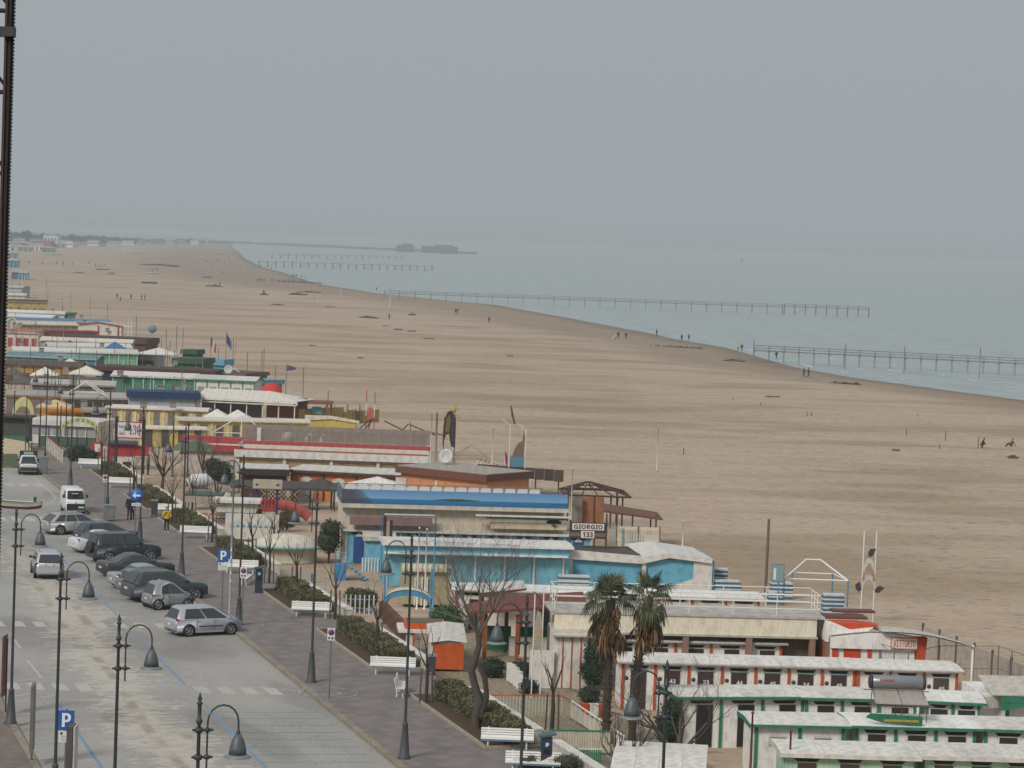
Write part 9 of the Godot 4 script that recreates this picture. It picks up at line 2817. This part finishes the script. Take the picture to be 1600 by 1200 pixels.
	var bp := [[v3(39.88, -0.85, -410.46), 2.2, "flat weathered pallet stack on the middle sand"], [v3(-40.27, -0.85, -538.26), 1.2, "small grey crate on the sand left of centre"], [v3(-0.7, -0.85, -524.6), 1.4, "flat grey pallet in the middle of the beach"], [v3(-28.38, -0.85, -658.09), 2.2, "left flat grey pallet of the pair in mid beach"], [v3(-24.68, -0.85, -647.81), 2, "right flat grey pallet of the pair in mid beach"], [v3(-32.23, -0.85, -679.15), 2, "small flat pallet behind the pair in mid beach"], [v3(-18.98, -0.85, -601.18), 2.4, "low flat slab on the sand right of the pallets"], [v3(-27.92, -0.85, -491.55), 1, "tiny crate on the sand below the pallets"], [v3(43.98, -0.85, -305.32), 0.7, "small crate by the stakes at right"], [v3(-58.09, -0.85, -846.28), 3, "low grey slab on the far sand"]]
	for q in bp:
		t = thing("pallet", q[2], "pallet", drop(q[0]), 0.05)
		for i in 5: bx(t, "plank", v3((i - 2) * q[1] / 5.0, 0.22, 0), v3(q[1] / 5.0 - 0.05, 0.07, 1.1), mt(["857b6a", "766d5f", "8e8472"][i % 3], 0.95, ""))
		for z in [-0.45, 0.45]: bx(t, "bearer", v3(0, 0.1, z), v3(q[1], 0.2, 0.12), mt("6a6154", 0.95, ""))
	# small boats pulled up on the sand
	var bo := [[v3(-220.98, -0.85, -1437.04), 7, "3a7f68", "teal upturned boat on the sand behind the huts"], [v3(-245.45, -0.85, -1578.59), 6, "b9bcbc", "white boat with people around it on the sand"], [v3(-152.33, -0.85, -1117.91), 6.5, "3f5f74", "blue grey boat lying alone on the sand"], [v3(-185.14, -0.85, -1371.97), 6, "b9bbb8", "white boat under the tiny green sail"], [v3(-369.39, -0.85, -2144.41), 14, "b9bcba", "large white boat shape near the far huts"], [v3(-151.24, -0.85, -1316.06), 4.5, "3f83a8", "small bright blue hut like boat on the sand"]]
	for q in bo:
		t = thing("beached_boat", q[3], "boat", drop(q[0]), 0.1)
		var st := S()
		var l: float = q[1]
		var rr := []
		for s in [[-0.5, 0.12], [-0.3, 0.2], [0.0, 0.22], [0.3, 0.17], [0.5, 0.02]]:
			rr.append([v3(s[0] * l, 0.75, -s[1] * l * 0.7), v3(s[0] * l, 0.25, -s[1] * l * 0.5), v3(s[0] * l, 0.05, 0), v3(s[0] * l, 0.25, s[1] * l * 0.5), v3(s[0] * l, 0.75, s[1] * l * 0.7)])
		rings(st, rr)
		put("hull", st, mt(q[2], 0.6, ""), t)
		bx(t, "thwart", v3(0, 0.72, 0), v3(0.4, 0.08, l * 0.28), mt("8a8478", 0.9, ""))
	t = thing("white_dog", "small white dog at the water between the piers", "dog", drop(v3(23.93, -0.85, -647.02)), 0.4)
	var ds := S()
	for q in [[v3(-0.28, 0.38, 0), v3(0.2, 0.4, 0), 0.12, 0.13], [v3(0.2, 0.42, 0), v3(0.38, 0.58, 0), 0.09, 0.08], [v3(0.38, 0.6, 0), v3(0.52, 0.56, 0), 0.085, 0.045], [v3(-0.28, 0.42, 0), v3(-0.46, 0.58, 0), 0.035, 0.02], [v3(0.18, 0.34, 0.07), v3(0.17, 0.0, 0.07), 0.05, 0.035], [v3(0.18, 0.34, -0.07), v3(0.2, 0.0, -0.07), 0.05, 0.035], [v3(-0.24, 0.34, 0.07), v3(-0.2, 0.2, 0.07), 0.065, 0.045], [v3(-0.2, 0.2, 0.07), v3(-0.28, 0.0, 0.07), 0.04, 0.035], [v3(-0.24, 0.34, -0.07), v3(-0.2, 0.2, -0.07), 0.065, 0.045], [v3(-0.2, 0.2, -0.07), v3(-0.26, 0.0, -0.07), 0.04, 0.035]]: tube(ds, [q[0], q[1]], [q[2], q[3]], 7)
	put("body", ds, mt("c9c6c0", 0.9, ""), t)
	# sails at sea
	sailboat("white sailing boat on the hazy sea, right of three", v3(590.64, -1.7, -6200), 22.0, "d6d8d8")
	sailboat("grey sailing boat on the hazy sea, middle of three", v3(501.79, -1.7, -6000), 18.0, "8d9a9e")
	sailboat("low pale motor boat on the hazy sea, left of three", v3(468.14, -1.7, -6400), 18.0, "c9ccce", true)

func far_coast() -> void:
	var r := RandomNumberGenerator.new()
	r.seed = 77
	var t: Node3D
	var st: SurfaceTool
	# harbour mole with its two buildings
	var a := v3(-702.89, -1.7, -6600)
	var b := v3(-81.01, -1.7, -5445.15)
	t = thing("harbour_mole", "long low harbour mole stretching across the far sea", "mole")
	st = S()
	for i in 30:
		var p := a.lerp(b, i / 30.0)
		var q := a.lerp(b, (i + 1) / 30.0)
		var h := 4.0 + r.randf() * 2.2 + (0.0 if i < 29 else -1.5)
		quad(st, p + v3(0, -0.5, 5), q + v3(0, -0.5, 5), q + v3(0, h, -2), p + v3(0, h, -2))
		quad(st, p + v3(0, h, -2), q + v3(0, h, -2), q + v3(0, h, -18), p + v3(0, h, -18))
	put("rock_bank", st, mt("3c3f40", 0.95, ""), t)
	for q in [["smaller dark building on the harbour mole, left", v3(-217.4, -1.7, -5235.07), 34.0, 14.0, "3a4246"], ["larger building with a pale roof near the mole end, right", v3(-150.34, -1.7, -5242.9), 70.0, 14.0, "3a444a"]]:
		t = thing("mole_building", q[0], "building", q[1] + v3(0, 0, -4))
		var w: float = q[2]
		bx(t, "wall", v3(0, q[3] * 0.5, 0), v3(w, q[3], 16), mt(q[4], 0.85, ""))
		for i in 6: bx(t, "window", v3((i - 2.5) * w / 6.5, q[3] * 0.55, 8.1), v3(w / 11, q[3] * 0.3, 0.3), mt("2f3538", 0.4, ""))
		bx(t, "upper_storey", v3(w * 0.12, q[3] + 1.2, 0), v3(w * 0.5, 2.6, 10), mt("707a80", 0.8, ""))
		bx(t, "roof", v3(w * 0.12, q[3] + 2.8, 0), v3(w * 0.62, 0.6, 13), mt("b9c0c2" if w > 40 else "6f777b", 0.7, ""))
		st = S()
		bar(st, v3(-w * 0.1, q[3], 0), v3(-w * 0.1, q[3] + 8, 0), 0.4)
		put("mast", st, mt("5a6062", 0.7, ""), t)
	t = thing("beacon", "tiny beacon tower on the harbour mole left of its buildings", "beacon", v3(-305.3, -1.7, -5446.77))
	st = S()
	lathe(st, [v2(2.0, 0), v2(1.4, 6), v2(2.0, 6), v2(2.0, 7), v2(0, 8.5)], 8)
	put("tower", st, mt("565c5e", 0.8, ""), t)
	# town: trees and houses at the end of the beach
	var tn := [[-616.893, 5.956, -3300, 26, 16], [-635.188, 7.423, -3500, 30, 15], [-598.403, 6.894, -3400, 28, 12], [-627.504, 8.296, -3700, 34, 13], [-640.045, 6.557, -3900, 30, 10], [-630.782, 7.149, -4000, 40, 12], [-620.178, 5.843, -4100, 34, 10], [-623.823, 5.079, -4300, 36, 9], [-618.574, 4.554, -4500, 32, 8], [-623.264, 3.687, -4800, 44, 9], [-615.917, 3.026, -5000, 30, 10], [-626.601, 0.468, -5400, 36, 7], [-638.505, -1.137, -5800, 30, 6]]
	var lb := ["dark hazy tree belt over the far huts, leftmost", "second hazy tree clump from the left on the far shore", "third hazy tree clump from the left on the far shore", "fourth hazy tree clump on the far shore, below the pale tower block", "fifth hazy tree clump on the far shore", "sixth hazy tree clump, left of the gap on the far shore", "seventh hazy tree clump, right of the gap on the far shore", "eighth hazy tree clump on the far shore", "ninth hazy tree clump on the far shore", "wide hazy clump where the far town thins out", "small hazy clump left of the last houses", "low hazy clump near the root of the mole", "last low clump at the root of the mole"]
	for i in tn.size():
		var q = tn[i]
		t = thing("tree_clump", lb[i], "trees", v3(q[0], -0.8, q[2]))
		st = S()
		var lump := noise(300 + i, 0.5, 2)
		for k in 7:
			var c := v3(r.randf_range(-0.5, 0.5) * q[3] * 1.4, q[4] * r.randf_range(0.35, 0.7), r.randf_range(-10, 10))
			leaf_blob(st, c, v3(q[3] * 0.24, q[4] * 0.42, 8), 260, 1.5, r, lin("1f2a26"), lin("35413a"), lump)
		put("crown", st, vmat(0.9), t)
		st = S()
		for k in 5:
			st = S()
			bar(st, v3((k - 2) * q[3] * 0.25, 0, 0), v3((k - 2) * q[3] * 0.25, q[4] * 0.5, 0), 0.5)
			put("trunk", st, mt("4a4540", 0.9, ""), t)
	var hs := [[-555.006, -3000, 20, 11, "9a9aa0"], [-508.648, -2800, 16, 7, "c4c4c2"], [-552.889, -3100, 24, 10, "8f9398"], [-569.775, -3300, 30, 16, "b9bdc0"], [-504.749, -2900, 14, 8, "a8665f"], [-535.706, -3200, 18, 9, "b4b6b8"], [-496.498, -3000, 14, 9, "cfd1d0"], [-533.594, -3300, 22, 7, "9b9fa3"], [-535.214, -3400, 24, 9, "c9cccb"], [-508.466, -3300, 14, 6, "8a8e92"], [-537.573, -3600, 30, 8, "a9adb0"], [-563.827, -3900, 24, 8, "d2d4d2"], [-557.335, -4000, 20, 9, "8f959a"], [-574.633, -4300, 40, 10, "7c858c"], [-577.793, -4500, 26, 8, "9aa0a3"], [-587.796, -4700, 22, 10, "8b9296"], [-584.817, -4900, 24, 9, "d0d4d4"], [-599.76, -5300, 26, 6, "878f93"]]
	for i in hs.size():
		var q = hs[i]
		t = thing("town_building", "tiny hazy building of the far town, %s building from the left" % ordinal(i), "building", v3(q[0], -0.8, q[1]), r.randf_range(-0.3, 0.3))
		var w: float = q[2] * 0.62
		var h: float = q[3] * 0.75
		bx(t, "wall", v3(0, h / 2, 0), v3(w, h, 14), mt(q[4], 0.85, ""))
		bx(t, "roof", v3(0, h + 0.4, 0), v3(w * 1.06, 0.8, 15), mt(Color(q[4]).darkened(0.25).to_html(false), 0.85, ""))
		for j in 4: bx(t, "window", v3((j - 1.5) * w / 4.6, h * 0.55, 7.1), v3(w / 9, h * 0.3, 0.3), mt("4a5056", 0.5, ""))
	# last far hut rows seen end on and small clutter at the left horizon
	var fk := [[v3(-437.78, -0.8, -2337.57), 16, 5, "b4b6b4", "pale far bathing station at the left horizon"], [v3(-423.96, -0.8, -2322.83), 14, 4, "8f9597", "grey far bathing station left of the white one"], [v3(-444.12, -0.8, -2491.55), 12, 5, "cfd0cc", "white far bathing station"], [v3(-407.68, -0.8, -2343.68), 12, 4, "8a8d8e", "dull far bathing station behind the red flag"], [v3(-516.26, -0.8, -2784.31), 20, 5, "a8625c", "small reddish far bathing station"], [v3(-494.93, -0.8, -2908.03), 16, 4, "9aa0a0", "far bathing station below the tree belt, fifth along"], [v3(-527.21, -0.8, -3177.34), 18, 5, "b9bcba", "far bathing station with a pale front"], [v3(-335.87, -0.8, -1785.09), 10, 4, "6f9aa8", "blue green far hut at the mast"], [v3(-263.47, -0.8, -1404.53), 8, 4, "5f8fa0", "teal far hut at the mast"], [v3(-204.36, -0.8, -1106.98), 6, 3, "4a6f9a", "blue panelled far shelter beside the pale blue board"], [v3(-200.72, -0.8, -1097.22), 4, 3, "7fa8c4", "pale blue board on the sand edge"]]
	for q in fk:
		t = thing("far_hut", q[4], "beach hut", q[0], 0.1)
		var w: float = q[1]
		var h: float = q[2]
		bx(t, "wall", v3(0, h * 0.45, 0), v3(w, h * 0.9, 6), mt(q[3], 0.85, ""))
		var s2 := S()
		prism(s2, [v2(-w * 0.55, 0), v2(w * 0.55, 0), v2(w * 0.5, h * 0.2), v2(0, h * 0.35), v2(-w * 0.5, h * 0.2)], -3.6, 3.6)
		put("roof", s2, mt("a9abaa", 0.85, ""), t, v3(0, h * 0.9, 0))
		for j in 3: bx(t, "door", v3((j - 1) * w / 3.3, h * 0.35, 3.05), v3(w / 9, h * 0.6, 0.2), mt("545a5e", 0.6, ""))

func hoist() -> void:
	# rack and pinion hoist mast close to the balcony, at the left edge of the frame
	var foot := v3(-2.67, 21.17, -14)
	var t := thing("hoist_mast", "dark steel hoist mast with a toothed rack at the left edge of the frame", "hoist mast", v3(foot.x, 0, foot.z))
	var steel := mt("2c2523", 0.6, "grime", 1.5, 0.4)
	bx(t, "mast_tube", v3(0.0, 12.0, 0), v3(0.026, 24.0, 0.05), steel)
	bx(t, "red_flange", v3(-0.014, 12.0, 0.028), v3(0.012, 24.0, 0.012), mt("4a2d29", 0.7, ""))
	bx(t, "rack_bar", v3(0.0165, 12.0, 0.0), v3(0.007, 24.0, 0.03), mt("23262a", 0.6, "", 1, 0.5))
	var st := S()
	for i in 330: box(st, v3(0.0225, 17.5 + i * 0.0185, 0.0), v3(0.006, 0.01, 0.03))
	put("rack_teeth", st, mt("23262a", 0.6, "", 1, 0.5), t).set_meta("kind", "stuff")
	bx(t, "far_tube", v3(-0.62, 12.0, 0), v3(0.05, 24.0, 0.05), steel)
	for i in 10:
		var y := 18.75 + i * 0.42
		st = S()
		bar(st, v3(-0.02, y, 0), v3(-0.62, y, 0), 0.013)
		put("rung", st, steel, t)
		st = S()
		bar(st, v3(-0.02, y + 0.04, 0), v3(-0.3, y + 0.38, 0), 0.009)
		put("brace", st, steel, t)
	bx(t, "clamp", v3(-0.03, 22.0, 0.02), v3(0.12, 0.05, 0.08), mt("3e3b3a", 0.6))
